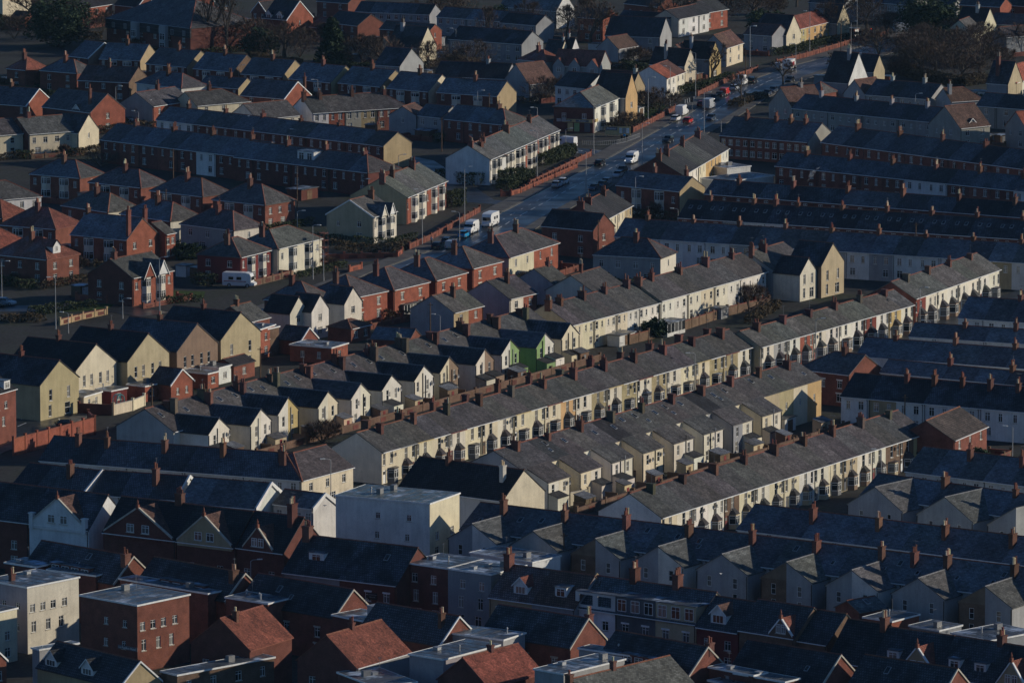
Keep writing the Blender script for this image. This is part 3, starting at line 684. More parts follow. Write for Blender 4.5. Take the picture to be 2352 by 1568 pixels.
# ------------------------------------------------------------------ the plan (metres): origin, angle, length, depth, eaves ...
ROWS = [
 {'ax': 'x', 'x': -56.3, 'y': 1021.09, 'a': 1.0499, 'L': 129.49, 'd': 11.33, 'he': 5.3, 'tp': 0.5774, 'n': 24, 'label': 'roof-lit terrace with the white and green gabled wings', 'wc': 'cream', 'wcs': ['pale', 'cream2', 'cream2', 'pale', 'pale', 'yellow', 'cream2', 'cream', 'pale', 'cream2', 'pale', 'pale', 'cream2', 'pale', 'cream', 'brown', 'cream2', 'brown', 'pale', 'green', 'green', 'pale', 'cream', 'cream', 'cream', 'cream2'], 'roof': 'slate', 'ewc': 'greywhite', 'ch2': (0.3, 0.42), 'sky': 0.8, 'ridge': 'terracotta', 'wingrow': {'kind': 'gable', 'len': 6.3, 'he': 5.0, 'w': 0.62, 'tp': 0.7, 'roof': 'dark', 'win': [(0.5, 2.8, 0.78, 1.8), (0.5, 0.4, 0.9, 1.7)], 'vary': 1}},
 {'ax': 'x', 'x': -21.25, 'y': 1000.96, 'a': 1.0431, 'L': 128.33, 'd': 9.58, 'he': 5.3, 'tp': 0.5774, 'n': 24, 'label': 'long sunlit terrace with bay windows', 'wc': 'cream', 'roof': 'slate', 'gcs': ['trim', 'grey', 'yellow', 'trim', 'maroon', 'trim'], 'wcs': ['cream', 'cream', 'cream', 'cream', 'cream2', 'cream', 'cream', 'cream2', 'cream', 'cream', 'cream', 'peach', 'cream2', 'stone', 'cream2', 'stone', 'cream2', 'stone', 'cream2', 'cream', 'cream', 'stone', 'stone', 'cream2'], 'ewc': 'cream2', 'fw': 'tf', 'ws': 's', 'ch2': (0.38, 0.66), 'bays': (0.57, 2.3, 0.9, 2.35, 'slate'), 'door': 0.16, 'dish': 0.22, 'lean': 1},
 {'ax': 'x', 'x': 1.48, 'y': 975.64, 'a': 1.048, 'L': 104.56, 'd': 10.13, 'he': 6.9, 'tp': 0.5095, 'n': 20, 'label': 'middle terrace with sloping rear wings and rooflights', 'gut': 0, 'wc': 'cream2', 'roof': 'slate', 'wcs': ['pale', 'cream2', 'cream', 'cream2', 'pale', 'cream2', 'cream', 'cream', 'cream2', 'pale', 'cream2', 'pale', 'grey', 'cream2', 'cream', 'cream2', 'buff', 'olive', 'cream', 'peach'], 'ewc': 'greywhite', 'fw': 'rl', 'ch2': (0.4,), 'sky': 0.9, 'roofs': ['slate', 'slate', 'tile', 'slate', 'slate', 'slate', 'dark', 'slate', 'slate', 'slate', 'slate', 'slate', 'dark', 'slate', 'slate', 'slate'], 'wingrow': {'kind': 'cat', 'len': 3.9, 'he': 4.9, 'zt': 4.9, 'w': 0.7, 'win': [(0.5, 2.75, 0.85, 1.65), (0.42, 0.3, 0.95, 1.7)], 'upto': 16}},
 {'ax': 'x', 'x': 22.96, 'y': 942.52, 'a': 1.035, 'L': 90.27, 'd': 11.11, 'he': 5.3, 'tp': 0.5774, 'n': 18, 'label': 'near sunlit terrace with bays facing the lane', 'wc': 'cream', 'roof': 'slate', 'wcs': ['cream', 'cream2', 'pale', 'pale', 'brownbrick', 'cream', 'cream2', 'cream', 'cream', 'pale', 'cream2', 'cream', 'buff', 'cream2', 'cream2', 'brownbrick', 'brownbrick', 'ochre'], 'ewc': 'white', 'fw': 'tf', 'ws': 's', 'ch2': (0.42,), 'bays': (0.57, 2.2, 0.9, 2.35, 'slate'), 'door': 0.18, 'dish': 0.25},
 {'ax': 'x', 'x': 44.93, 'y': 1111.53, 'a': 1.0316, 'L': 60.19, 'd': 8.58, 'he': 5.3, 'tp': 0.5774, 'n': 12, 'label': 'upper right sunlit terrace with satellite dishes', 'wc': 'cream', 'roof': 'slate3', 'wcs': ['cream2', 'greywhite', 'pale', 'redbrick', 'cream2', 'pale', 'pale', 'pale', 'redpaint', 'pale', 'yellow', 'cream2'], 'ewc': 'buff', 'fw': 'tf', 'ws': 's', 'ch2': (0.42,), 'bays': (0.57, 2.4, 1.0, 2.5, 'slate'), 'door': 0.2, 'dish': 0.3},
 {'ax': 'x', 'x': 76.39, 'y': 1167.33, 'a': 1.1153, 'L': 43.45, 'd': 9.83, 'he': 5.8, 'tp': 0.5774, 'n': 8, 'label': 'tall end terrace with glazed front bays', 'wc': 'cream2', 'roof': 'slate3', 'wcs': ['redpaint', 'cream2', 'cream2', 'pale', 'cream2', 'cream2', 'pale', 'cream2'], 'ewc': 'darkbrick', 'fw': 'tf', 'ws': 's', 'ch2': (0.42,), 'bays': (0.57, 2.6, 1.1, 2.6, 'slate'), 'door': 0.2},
 {'ax': 'x', 'x': 10.98, 'y': 1137.44, 'a': 1.0338, 'L': 33.51, 'd': 11.46, 'he': 5.3, 'tp': 0.5774, 'n': 8, 'label': 'rear of the cream terrace beside the conservatory', 'wc': 'cream', 'roof': 'slate', 'wcs': ['cream', 'cream', 'cream', 'cream2', 'cream', 'pale', 'pale', 'pale'], 'ewc': 'buff', 'fw': 'tr', 'ws': 's', 'ch1': (0.44,), 'ridge': 'terracotta'},
 {'ax': 'x', 'x': 28.1, 'y': 1165.61, 'a': 1.0645, 'L': 44.8, 'd': 11.1, 'he': 5.6, 'tp': 0.5774, 'n': 8, 'label': 'rear of the cream terrace beside the bare tree', 'wc': 'cream2', 'roof': 'slate', 'wcs': ['pale', 'pale', 'cream2', 'cream', 'cream2', 'pale', 'pale', 'pale'], 'ewc': 'buff', 'fw': 'tr', 'ws': 's', 'ch1': (0.44,), 'ridge': 'terracotta'},
 {'ax': 'x', 'x': 51.21, 'y': 1205.61, 'a': 1.0795, 'L': 15.93, 'd': 11.27, 'he': 5.6, 'tp': 0.5774, 'n': 3, 'label': 'short end terrace with two gabled wings', 'wc': 'cream2', 'roof': 'slate', 'ch1': (0.44,), 'ewc': 'greywhite', 'fw': 'rl'},
 {'ax': 'y', 'x': 56.2, 'y': 1202.1, 'a': 0.9774, 'L': 6.09, 'd': 6.25, 'he': 5.4, 'tp': 0.9004, 'n': 1, 'label': 'cream gabled rear wing with two satellite dishes', 'wc': 'cream2', 'roof': 'dark', 'ew': 'g2', 'name': 'rear_house', 'gut': 0},
 {'ax': 'y', 'x': 60.59, 'y': 1207.11, 'a': 0.9774, 'L': 7.66, 'd': 8.58, 'he': 6.4, 'tp': 0.9004, 'n': 1, 'label': 'half brown half stained cream gable at the terrace end', 'wc': 'brown', 'roof': 'dark', 'ew': 'g2', 'ewc': 'buff', 'name': 'rear_house', 'gut': 0},
 {'ax': 'y', 'x': -81.61, 'y': 1062.57, 'a': 0.9948, 'L': 15.0, 'd': 11.11, 'he': 6.3, 'tp': 0.6494, 'n': 1, 'label': 'stained ochre gable with a tall glazed bay, leftmost of the big gables', 'wc': 'olive', 'roof': 'dark', 'ew': 'g2', 'name': 'gabled_house', 'gut': 0, 'ch': [(0.55, 0.5, 1.0, 0.6, 0.9, 2, 'brick')], 'ws': 's', 'sky': 0},
 {'ax': 'y', 'x': -76.47, 'y': 1078.21, 'a': 0.9948, 'L': 15.0, 'd': 11.85, 'he': 6.4, 'tp': 0.6494, 'n': 1, 'label': 'clean cream gable with four hooded windows', 'wc': 'cream', 'roof': 'dark', 'ew': 'g4', 'name': 'gabled_house', 'gut': 0, 'ch': [(0.55, 0.5, 1.0, 0.6, 0.9, 2, 'brick')], 'ws': 's', 'sky': 0},
 {'ax': 'y', 'x': -68.05, 'y': 1087.93, 'a': 0.9948, 'L': 15.0, 'd': 12.5, 'he': 6.4, 'tp': 0.6745, 'n': 1, 'label': 'half brown half cream gable beside the red brick annexe', 'wc': 'buff', 'roof': 'dark', 'ew': 'g4', 'name': 'gabled_house', 'gut': 0, 'ch': [(0.55, 0.5, 1.0, 0.6, 0.9, 2, 'brick')], 'ws': 's', 'sky': 0},
 {'ax': 'y', 'x': -59.91, 'y': 1099.32, 'a': 0.9948, 'L': 15.0, 'd': 12.5, 'he': 6.4, 'tp': 0.6745, 'n': 1, 'label': 'brown patched gable with a white dormer behind it', 'wc': 'brown', 'roof': 'tile', 'ew': 'g4', 'name': 'gabled_house', 'gut': 0, 'ch': [(0.55, 0.5, 1.0, 0.6, 0.9, 2, 'brick')], 'ws': 's', 'sky': 0},
 {'ax': 'y', 'x': -52.68, 'y': 1112.91, 'a': 0.9948, 'L': 15.0, 'd': 12.42, 'he': 6.4, 'tp': 0.6745, 'n': 1, 'label': 'rightmost olive stained gable with lean-to extension', 'wc': 'olive', 'roof': 'dark', 'ew': 'g2', 'name': 'gabled_house', 'gut': 0, 'ch': [(0.55, 0.5, 1.0, 0.6, 0.9, 2, 'brick')], 'ws': 's', 'sky': 0},
 {'ax': 'x', 'x': -64.68, 'y': 1082.67, 'a': 0.9704, 'L': 3.96, 'd': 3.98, 'he': 2.8, 'tp': 0.5774, 'n': 1, 'label': 'flat roofed red brick annexe with one white window', 'flat': 1, 'wc': 'redbrick', 'fw': 'one', 'name': 'annexe', 'rcol': 'felt'},
 {'ax': 'x', 'x': -54.29, 'y': 1096.54, 'a': 1.0273, 'L': 3.45, 'd': 5.95, 'he': 2.8, 'tp': 0.5774, 'n': 1, 'label': 'flat roofed brick extension with a wide window', 'flat': 1, 'wc': 'redbrick', 'fw': 'one', 'name': 'annexe', 'rcol': 'felt'},
 {'ax': 'x', 'x': -52.56, 'y': 1101.89, 'a': 1.0485, 'L': 4.07, 'd': 3.77, 'he': 3.0, 'tp': 0.5774, 'n': 1, 'label': 'white walled flat extension with glass door', 'flat': 1, 'wc': 'white', 'fw': 'one', 'name': 'annexe', 'rcol': 'felt'},
 {'ax': 'x', 'x': -70.35, 'y': 1078.35, 'a': 0.9209, 'L': 4.24, 'd': 3.56, 'he': 2.7, 'tp': 0.5774, 'n': 1, 'label': 'magenta painted lean-to annexe beside the arch', 'flat': 1, 'wc': 'maroon', 'fw': 'one', 'name': 'annexe', 'rcol': 'felt'},
 {'ax': 'y', 'x': -60.16, 'y': 1084.02, 'a': 0.9774, 'L': 5.0, 'd': 6.59, 'he': 2.9, 'tp': 0.7002, 'n': 1, 'label': 'small gabled brick annexe with two white windows', 'wc': 'redbrick', 'roof': 'dark', 'ew': 'two', 'barge': 'trim', 'name': 'annexe', 'gut': 0},
 {'ax': 'x', 'x': -74.74, 'y': 1071.92, 'a': 1.1266, 'L': 6.41, 'd': 4.0, 'he': 2.7, 'tp': 0.5774, 'n': 1, 'label': 'cream flat roofed kitchen extension below the cream gable', 'flat': 1, 'wc': 'cream', 'fw': 'two', 'name': 'annexe'},
 {'ax': 'x', 'x': -50.04, 'y': 1105.57, 'a': 1.0518, 'L': 7.08, 'd': 4.5, 'he': 2.8, 'tp': 0.4452, 'n': 1, 'label': 'brick lean-to extension with sloping tiled roof', 'wc': 'brick', 'roof': 'tile', 'fw': 'one', 'name': 'annexe', 'gut': 0},
 {'ax': 'x', 'x': -46.82, 'y': 1128.98, 'a': 1.1702, 'L': 7.85, 'd': 4, 'he': 5.6, 'tp': 0.5774, 'n': 1, 'label': 'tall flat roofed red brick rear annexe', 'flat': 1, 'wc': 'redbrick', 'fw': 'w1', 'name': 'annexe'},
 {'ax': 'x', 'x': -89.54, 'y': 1033.19, 'a': 1.1209, 'L': 12.01, 'd': 11, 'he': 8.8, 'tp': 0.5774, 'n': 1, 'label': 'red brick flats with yellow trim and tall white windows', 'wc': 'brick', 'roof': 'dark', 'fw': 'b4', 'name': 'block_of_flats', 'dor': [('box', 0.8, 2.0, 0.2, 1.5, 0.3, 'trim')]},
 {'ax': 'y', 'x': -33.5, 'y': 975.18, 'a': 1.168, 'L': 46.79, 'd': 10.69, 'he': 5.3, 'tp': 0.5774, 'n': 9, 'label': 'shaded tiled terrace with scalloped white fascia', 'h0': 1, 'wc': 'offwhite', 'roof': 'tile', 'fw': 't2', 'chB': (0.35,), 'gc': 'trim'},
 {'ax': 'x', 'x': -33.46, 'y': 975.07, 'a': 1.003, 'L': 14.63, 'd': 10.59, 'he': 5.3, 'tp': 0.5774, 'n': 1, 'label': 'cream corner house with a large bare slate slope', 'wc': 'cream', 'roof': 'slate', 'fw': 'w3', 'h0': 1, 'name': 'corner_house', 'ch': [(0.08, 0.42, 1.1, 0.6, 1.0, 2, 'brick')]},
 {'ax': 'y', 'x': -67.2, 'y': 961.49, 'a': 1.0241, 'L': 13.85, 'd': 9.87, 'he': 5.6, 'tp': 0.5774, 'n': 3, 'label': 'dark tiled terrace with white parapets, left part', 'wc': 'offwhite', 'roof': 'tile', 'fw': 't2', 'parapet': 1, 'chB': (0.3,)},
 {'ax': 'y', 'x': -52.32, 'y': 956.05, 'a': 1.2162, 'L': 14.44, 'd': 9.95, 'he': 5.6, 'tp': 0.5774, 'n': 3, 'label': 'dark tiled terrace with white parapets, middle part', 'wc': 'offwhite', 'roof': 'tile', 'fw': 't2', 'parapet': 1, 'chB': (0.3,)},
 {'ax': 'y', 'x': -39.63, 'y': 948.62, 'a': 1.1564, 'L': 13.3, 'd': 10.63, 'he': 5.6, 'tp': 0.5774, 'n': 3, 'label': 'frosted slate terrace with a large rooflight', 'wc': 'offwhite', 'roof': 'slate', 'fw': 't2', 'parapet': 1, 'chB': ()},
 {'ax': 'y', 'x': -30.76, 'y': 948.62, 'a': 0.9774, 'L': 7.65, 'd': 6.15, 'he': 5.6, 'tp': 0.5774, 'n': 2, 'label': 'frosted slate terrace behind the white flat block', 'wc': 'offwhite', 'roof': 'slate', 'fw': 't2', 'parapet': 1, 'chB': ()},
 {'ax': 'y', 'x': -12.55, 'y': 933.07, 'a': 1.1141, 'L': 16.17, 'd': 10.07, 'he': 9.2, 'tp': 0.5774, 'n': 1, 'label': 'big plain white flat roofed block with sunlit cream end', 'flat': 1, 'wc': 'white', 'fw': 's2', 'ew': 'w2', 'ewc': 'cream', 'name': 'flat_block', 'rcol': 'feltgreen'},
 {'ax': 'y', 'x': -1.42, 'y': 955.53, 'a': 0.9368, 'L': 20.41, 'd': 11, 'he': 5.6, 'tp': 0.7265, 'n': 1, 'label': 'dark roofed building with patched cream gable end', 'wc': 'offwhite', 'roof': 'dark', 'ewc': 'cream', 'name': 'corner_building', 'ch': [(0.12, 0.3, 0.9, 0.7, 0.9, 2, 'offwhite'), (0.7, 0.45, 0.9, 0.6, 1.0, 2, 'brick')]},
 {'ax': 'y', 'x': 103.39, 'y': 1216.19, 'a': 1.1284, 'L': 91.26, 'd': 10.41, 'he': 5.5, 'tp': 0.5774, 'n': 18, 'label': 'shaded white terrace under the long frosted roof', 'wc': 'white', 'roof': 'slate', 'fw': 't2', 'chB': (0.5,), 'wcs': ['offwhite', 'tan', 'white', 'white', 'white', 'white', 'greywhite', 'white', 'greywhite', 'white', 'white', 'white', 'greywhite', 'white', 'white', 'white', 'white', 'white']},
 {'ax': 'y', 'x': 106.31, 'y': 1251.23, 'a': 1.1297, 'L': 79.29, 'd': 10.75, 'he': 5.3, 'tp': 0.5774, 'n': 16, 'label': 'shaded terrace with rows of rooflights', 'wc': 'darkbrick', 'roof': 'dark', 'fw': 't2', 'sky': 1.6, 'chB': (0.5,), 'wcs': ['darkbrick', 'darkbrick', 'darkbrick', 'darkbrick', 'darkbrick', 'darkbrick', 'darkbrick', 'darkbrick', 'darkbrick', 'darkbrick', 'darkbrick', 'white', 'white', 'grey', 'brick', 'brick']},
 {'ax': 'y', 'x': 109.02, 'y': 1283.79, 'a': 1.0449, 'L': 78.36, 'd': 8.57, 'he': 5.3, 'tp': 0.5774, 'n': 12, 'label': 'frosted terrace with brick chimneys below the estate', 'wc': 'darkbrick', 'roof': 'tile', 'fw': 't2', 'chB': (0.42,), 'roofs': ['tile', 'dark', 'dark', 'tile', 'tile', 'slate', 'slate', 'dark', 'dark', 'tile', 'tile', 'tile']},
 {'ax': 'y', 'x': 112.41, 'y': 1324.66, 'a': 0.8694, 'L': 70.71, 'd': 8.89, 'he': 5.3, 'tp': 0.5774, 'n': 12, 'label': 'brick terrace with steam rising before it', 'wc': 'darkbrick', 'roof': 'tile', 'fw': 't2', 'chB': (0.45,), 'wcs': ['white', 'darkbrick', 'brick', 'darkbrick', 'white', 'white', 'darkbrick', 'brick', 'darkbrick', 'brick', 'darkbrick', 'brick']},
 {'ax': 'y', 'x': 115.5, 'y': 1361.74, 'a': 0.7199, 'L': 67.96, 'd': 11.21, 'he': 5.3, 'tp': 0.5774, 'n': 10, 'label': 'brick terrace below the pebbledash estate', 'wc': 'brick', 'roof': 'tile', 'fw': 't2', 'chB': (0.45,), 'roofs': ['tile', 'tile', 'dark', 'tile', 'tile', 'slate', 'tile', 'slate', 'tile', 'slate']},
 {'ax': 'y', 'x': 67.55, 'y': 1412.84, 'a': 0.9774, 'L': 23.68, 'd': 12.61, 'he': 5.3, 'tp': 0.5774, 'n': 6, 'label': 'brick terrace with a grey rendered gable end', 'wc': 'brick', 'roof': 'slate', 'fw': 'w2', 'ewc': 'pebble', 'chB': (0.45,)},
 {'ax': 'y', 'x': 98.98, 'y': 1451.59, 'a': 0.8474, 'L': 42.62, 'd': 9.94, 'he': 5.2, 'tp': 0.5774, 'n': 8, 'label': 'long pebbledash terrace with grey chimneys', 'wc': 'pebble', 'roof': 'tile', 'fw': 'sq', 'chB': (0.45,), 'chc': 'greywhite'},
 {'ax': 'x', 'x': 104.41, 'y': 1440.42, 'a': 0.6683, 'L': 9.36, 'd': 10.88, 'he': 5.2, 'tp': 0.8391, 'n': 1, 'label': 'pebbledash end house with brown tiled slope and small dormer', 'wc': 'pebble', 'roof': 'brown', 'fw': 'w2', 'ew': 'sq', 'name': 'end_house', 'dor': [('gable', 0.5, 2.2, 0.3, 0.5, 1.0, 'pebble', 'brown')]},
 {'ax': 'x', 'x': 67.16, 'y': 1482.47, 'a': 0.5799, 'L': 9.84, 'd': 9.63, 'he': 5.0, 'tp': 0.9004, 'n': 1, 'label': 'pebbledash cross-gabled house at the left end of the estate row', 'wc': 'pebble', 'roof': 'brown', 'ew': 'sq', 'name': 'end_house', 'ch': [(0.6, 0.5, 1.0, 0.7, 1.0, 3, 'greywhite')]},
 {'ax': 'y', 'x': 101.25, 'y': 1499.76, 'a': 0.9826, 'L': 18.13, 'd': 10.9, 'he': 5.0, 'tp': 0.5774, 'n': 4, 'label': 'white pebbledash terrace with pale chimneys', 'wc': 'greywhite', 'roof': 'tile', 'fw': 'sq', 'chB': (0.5,), 'chc': 'greywhite'},
 {'ax': 'x', 'x': 86.22, 'y': 1510.79, 'a': 0.851, 'L': 8.45, 'd': 6.71, 'he': 4.8, 'tp': 1.0, 'n': 1, 'label': 'white cross-gabled house with a cross motif', 'wc': 'greywhite', 'roof': 'brown', 'ew': 'w1', 'name': 'end_house'},
 {'ax': 'x', 'x': 106.06, 'y': 1494.78, 'a': 0.4807, 'L': 9.15, 'd': 7.25, 'he': 5.0, 'tp': 0.7813, 'n': 1, 'label': 'hipped brown tiled house beside the woodland', 'wc': 'greywhite', 'roof': 'brown', 'h1': 1, 'ew': 'w1', 'name': 'end_house', 'ch': [(0.1, 0.3, 1.2, 0.8, 0.8, 3, 'greywhite')]},
 {'ax': 'y', 'x': 124.99, 'y': 1475.92, 'a': 0.985, 'L': 16.32, 'd': 9.16, 'he': 5.2, 'tp': 0.5774, 'n': 3, 'label': 'pebbledash terrace at the right edge', 'wc': 'pebble', 'roof': 'tile', 'fw': 'w1', 'chB': (0.5,), 'chc': 'greywhite'},
 {'ax': 'x', 'x': 119.66, 'y': 1438.57, 'a': 0.579, 'L': 8.45, 'd': 7.98, 'he': 5.2, 'tp': 0.9004, 'n': 1, 'label': 'pebbledash gabled house at the right edge', 'wc': 'pebble', 'roof': 'orange', 'ew': 'sq', 'name': 'end_house'},
 {'ax': 'y', 'x': 97.01, 'y': 1139.41, 'a': 1.1272, 'L': 15.41, 'd': 11.07, 'he': 5.4, 'tp': 0.5774, 'n': 3, 'label': 'dark roofed terrace right of the glazed bays', 'wc': 'white', 'roof': 'slate', 'chB': (0.5,), 'fw': 't2'},
 {'ax': 'y', 'x': 94.89, 'y': 1113.96, 'a': 1.1654, 'L': 24.32, 'd': 6.85, 'he': 5.4, 'tp': 0.5774, 'n': 5, 'label': 'frosted terrace below the glazed bays', 'wc': 'white', 'roof': 'slate', 'chB': (0.45,), 'fw': ''},
 {'ax': 'y', 'x': 92.54, 'y': 1085.62, 'a': 1.112, 'L': 34.4, 'd': 9.17, 'he': 5.4, 'tp': 0.5774, 'n': 6, 'label': 'dark frosted terrace with white parapet gutter', 'wc': 'white', 'roof': 'slate', 'chB': (0.5,), 'fw': ''},
 {'ax': 'y', 'x': 90.95, 'y': 1066.53, 'a': 1.0227, 'L': 30.52, 'd': 6.2, 'he': 5.4, 'tp': 0.5774, 'n': 5, 'label': 'dark frosted terrace behind the street lamp', 'wc': 'white', 'roof': 'slate', 'chB': (0.5,), 'fw': 't2'},
 {'ax': 'y', 'x': 88.68, 'y': 1039.22, 'a': 1.0743, 'L': 36.48, 'd': 10.94, 'he': 5.4, 'tp': 0.5774, 'n': 7, 'label': 'shaded white terrace behind the brown roofed house', 'wc': 'white', 'roof': 'dark', 'chB': (0.4,), 'fw': 't2', 'wcs': ['white', 'white', 'offwhite', 'white', 'white', 'tan', 'white', 'white', 'offwhite', 'brick']},
 {'ax': 'y', 'x': 59.09, 'y': 1077.06, 'a': 0.9175, 'L': 11.3, 'd': 9.84, 'he': 5.8, 'tp': 0.5774, 'n': 1, 'label': 'shaded red brick corner house with hipped frosted roof', 'wc': 'brick', 'roof': 'slate', 'fw': 'w3', 'h1': 1, 'name': 'corner_house', 'ch': [(0.35, 0.45, 1.2, 0.7, 1.0, 3, 'brick')], 'lint': 'trim'},
 {'ax': 'x', 'x': 73.0, 'y': 1014.17, 'a': 1.1336, 'L': 15.47, 'd': 9.89, 'he': 5.0, 'tp': 0.5774, 'n': 1, 'label': 'brick house with plain brown tiled roof', 'wc': 'brick', 'roof': 'tilebrown', 'fw': 'w3', 'name': 'detached_house', 'gut': 1},
 {'ax': 'y', 'x': 82.8, 'y': 968.52, 'a': 0.9369, 'L': 24.44, 'd': 10.9, 'he': 5.4, 'tp': 0.5774, 'n': 5, 'label': 'shaded terrace under the dark frosted roof, right side', 'wc': 'offwhite', 'roof': 'slate', 'chB': (0.35,), 'fw': 't2'},
 {'ax': 'y', 'x': 80.39, 'y': 939.57, 'a': 0.8627, 'L': 33.78, 'd': 9.51, 'he': 5.4, 'tp': 0.5774, 'n': 5, 'label': 'white terrace with slate hipped wings toward us, upper', 'wc': 'greywhite', 'roof': 'slate', 'chB': (0.42,), 'fw': 'rl', 'wingrow': {'kind': 'gable', 'len': 5.2, 'he': 4.9, 'w': 0.8, 'tp': 0.6, 'roof': 'slate2', 'win': [(0.5, 2.6, 0.75, 1.6)], 'name': 'front_wing', 'phase': 1}},
 {'ax': 'y', 'x': 77.33, 'y': 902.69, 'a': 0.9664, 'L': 52.28, 'd': 10.46, 'he': 5.4, 'tp': 0.5774, 'n': 9, 'label': 'shaded terrace with white eaves, long frosted slate roof', 'wc': 'white', 'roof': 'slate', 'chB': (0.3,), 'fw': 't2', 'gc': 'trim'},
 {'ax': 'y', 'x': 75.22, 'y': 877.4, 'a': 0.986, 'L': 99.64, 'd': 11.19, 'he': 5.4, 'tp': 0.5774, 'n': 18, 'label': 'white terrace with paired gabled wings toward us', 'wc': 'greywhite', 'roof': 'slate', 'chB': (0.32,), 'fw': 'rl', 'sky': 1.0, 'wingrow': {'kind': 'gable', 'len': 5.0, 'he': 4.9, 'w': 0.8, 'tp': 0.6, 'roof': 'slate2', 'win': [(0.5, 2.6, 0.8, 1.6), (0.5, 0.3, 0.8, 1.6)], 'name': 'front_wing', 'phase': 0, 'wcs': ['greywhite', 'brownbrick', 'greywhite', 'greywhite', 'pale', 'greywhite']}},
 {'ax': 'y', 'x': -63.62, 'y': 920.16, 'a': 1.0103, 'L': 11.08, 'd': 10, 'he': 7.6, 'tp': 0.9004, 'n': 1, 'label': 'white double-fronted guest house with shaped gable', 'wc': 'white', 'roof': 'dark', 'fw': 'w2', 'name': 'guest_house', 'extra': ['gablefront'], 'gf': {'h': 4.3, 'wc': 'white'}, 'arch': 1},
 {'ax': 'y', 'x': -50.1, 'y': 911.94, 'a': 1.0185, 'L': 13.25, 'd': 10, 'he': 7.6, 'tp': 0.9004, 'n': 1, 'label': 'red brick guest house with white painted ground bay', 'wc': 'darkbrick', 'roof': 'dark', 'fw': 'w2', 'name': 'guest_house', 'extra': ['gablefront'], 'gf': {'h': 4.3, 'wc': 'darkbrick', 'u': 0.45}, 'ch': [(0.2, 0.5, 1.6, 1.2, 1.0, 4, 'brick')]},
 {'ax': 'y', 'x': -41.12, 'y': 906.23, 'a': 1.0192, 'L': 10.36, 'd': 10, 'he': 7.6, 'tp': 0.9004, 'n': 1, 'label': 'half cream half red guest house with gable finial', 'wc': 'darkbrick', 'roof': 'dark', 'fw': 'w2', 'name': 'guest_house', 'extra': ['gablefront'], 'gf': {'h': 4.3, 'wc': 'tan', 'u': 0.5}},
 {'ax': 'y', 'x': -73.11, 'y': 926.25, 'a': 1.0128, 'L': 11.27, 'd': 10, 'he': 7.6, 'tp': 0.9004, 'n': 1, 'label': 'red brick guest house at the left edge of the street', 'wc': 'darkbrick', 'roof': 'dark', 'fw': 'w2', 'name': 'guest_house'},
 {'ax': 'y', 'x': -33.64, 'y': 901.7, 'a': 0.965, 'L': 9.11, 'd': 10, 'he': 7.6, 'tp': 0.9004, 'n': 1, 'label': 'red brick guest house with small shaped gable', 'wc': 'darkbrick', 'roof': 'dark', 'fw': 'w2', 'name': 'guest_house', 'extra': ['gablefront'], 'gf': {'h': 3.4, 'wc': 'darkbrick', 'w': 0.6}, 'ch': [(0.15, 0.4, 2.2, 0.9, 1.4, 3, 'brick')]},
 {'ax': 'y', 'x': -16.71, 'y': 885.19, 'a': 1.0278, 'L': 19.66, 'd': 11.56, 'he': 6.0, 'tp': 0.7813, 'n': 2, 'label': 'dark roofed pair with box dormer and white lintels', 'wc': 'brick', 'wcs': ['darkbrick', 'grey'], 'roof': 'dark', 'fw': 'w3', 'lint': 'trim', 'name': 'guest_house', 'extra': ['contractors'], 'dors': [[], [('box', 0.55, 2.6, 1.5, 1.4, 2.2, 'trim')]], 'sky': 1.0, 'ch': [(0.9, 0.45, 1.6, 1.2, 1.2, 3, 'brick')]},
 {'ax': 'y', 'x': -3.02, 'y': 879.81, 'a': 0.9414, 'L': 15.43, 'd': 8.5, 'he': 8.6, 'tp': 0.5774, 'n': 2, 'label': 'three storey flat topped pair, maroon and grey', 'flat': 1, 'wc': 'grey', 'wcs': ['grey', 'darkbrick'], 'fw': 'h3', 'name': 'guest_house', 'lint': None},
 {'ax': 'y', 'x': 8.95, 'y': 868.12, 'a': 0.9561, 'L': 14.97, 'd': 9.84, 'he': 6.0, 'tp': 0.7813, 'n': 2, 'label': 'red roofed pair with one gabled and one box dormer', 'wc': 'grey', 'wcs': ['grey', 'tan'], 'roof': 'darkred', 'fw': 'w2', 'lint': 'trim', 'name': 'guest_house', 'dors': [[('box', 0.45, 2.0, 0.9, 1.6, 1.3, 'trim')], [('gable', 0.35, 2.4, 0.6, 1.5, 0.9, 'trim', 'red')]], 'ch': [(0.95, 0.45, 1.8, 1.0, 1.3, 4, 'brick')]},
 {'ax': 'y', 'x': 25.83, 'y': 856.94, 'a': 0.9366, 'L': 20.9, 'd': 10.09, 'he': 6.0, 'tp': 0.7265, 'n': 3, 'label': 'row with flat topped attic fronts and burnt-out end', 'wc': 'grey', 'wcs': ['buff', 'darkgrey', 'white'], 'roof': 'tile', 'fw': 'w2', 'lint': 'trim', 'name': 'guest_house', 'dors': [[('box', 0.5, 99, 0.0, 2.4, 0.0, 'buff')], [('box', 0.5, 99, 0.0, 2.4, 0.0, 'darkgrey')], [('burnt', 0.5, 99, 0.0, 2.4, 0.0, 'white')]], 'chk': [(0, [(0.96, 0.5, 1.9, 1.0, 1.3, 5, 'brick')]), (2, [(0.02, 0.5, 2.0, 1.0, 1.3, 5, 'brick')])]},
 {'ax': 'y', 'x': 31.49, 'y': 851.09, 'a': 0.9035, 'L': 7.15, 'd': 9.03, 'he': 6.0, 'tp': 0.7813, 'n': 1, 'label': 'maroon house with mossy gabled dormer', 'wc': 'maroon', 'roof': 'tile', 'fw': 'w2', 'name': 'guest_house', 'dor': [('gable', 0.55, 2.6, 0.5, 1.6, 0.7, 'trim', 'brown')]},
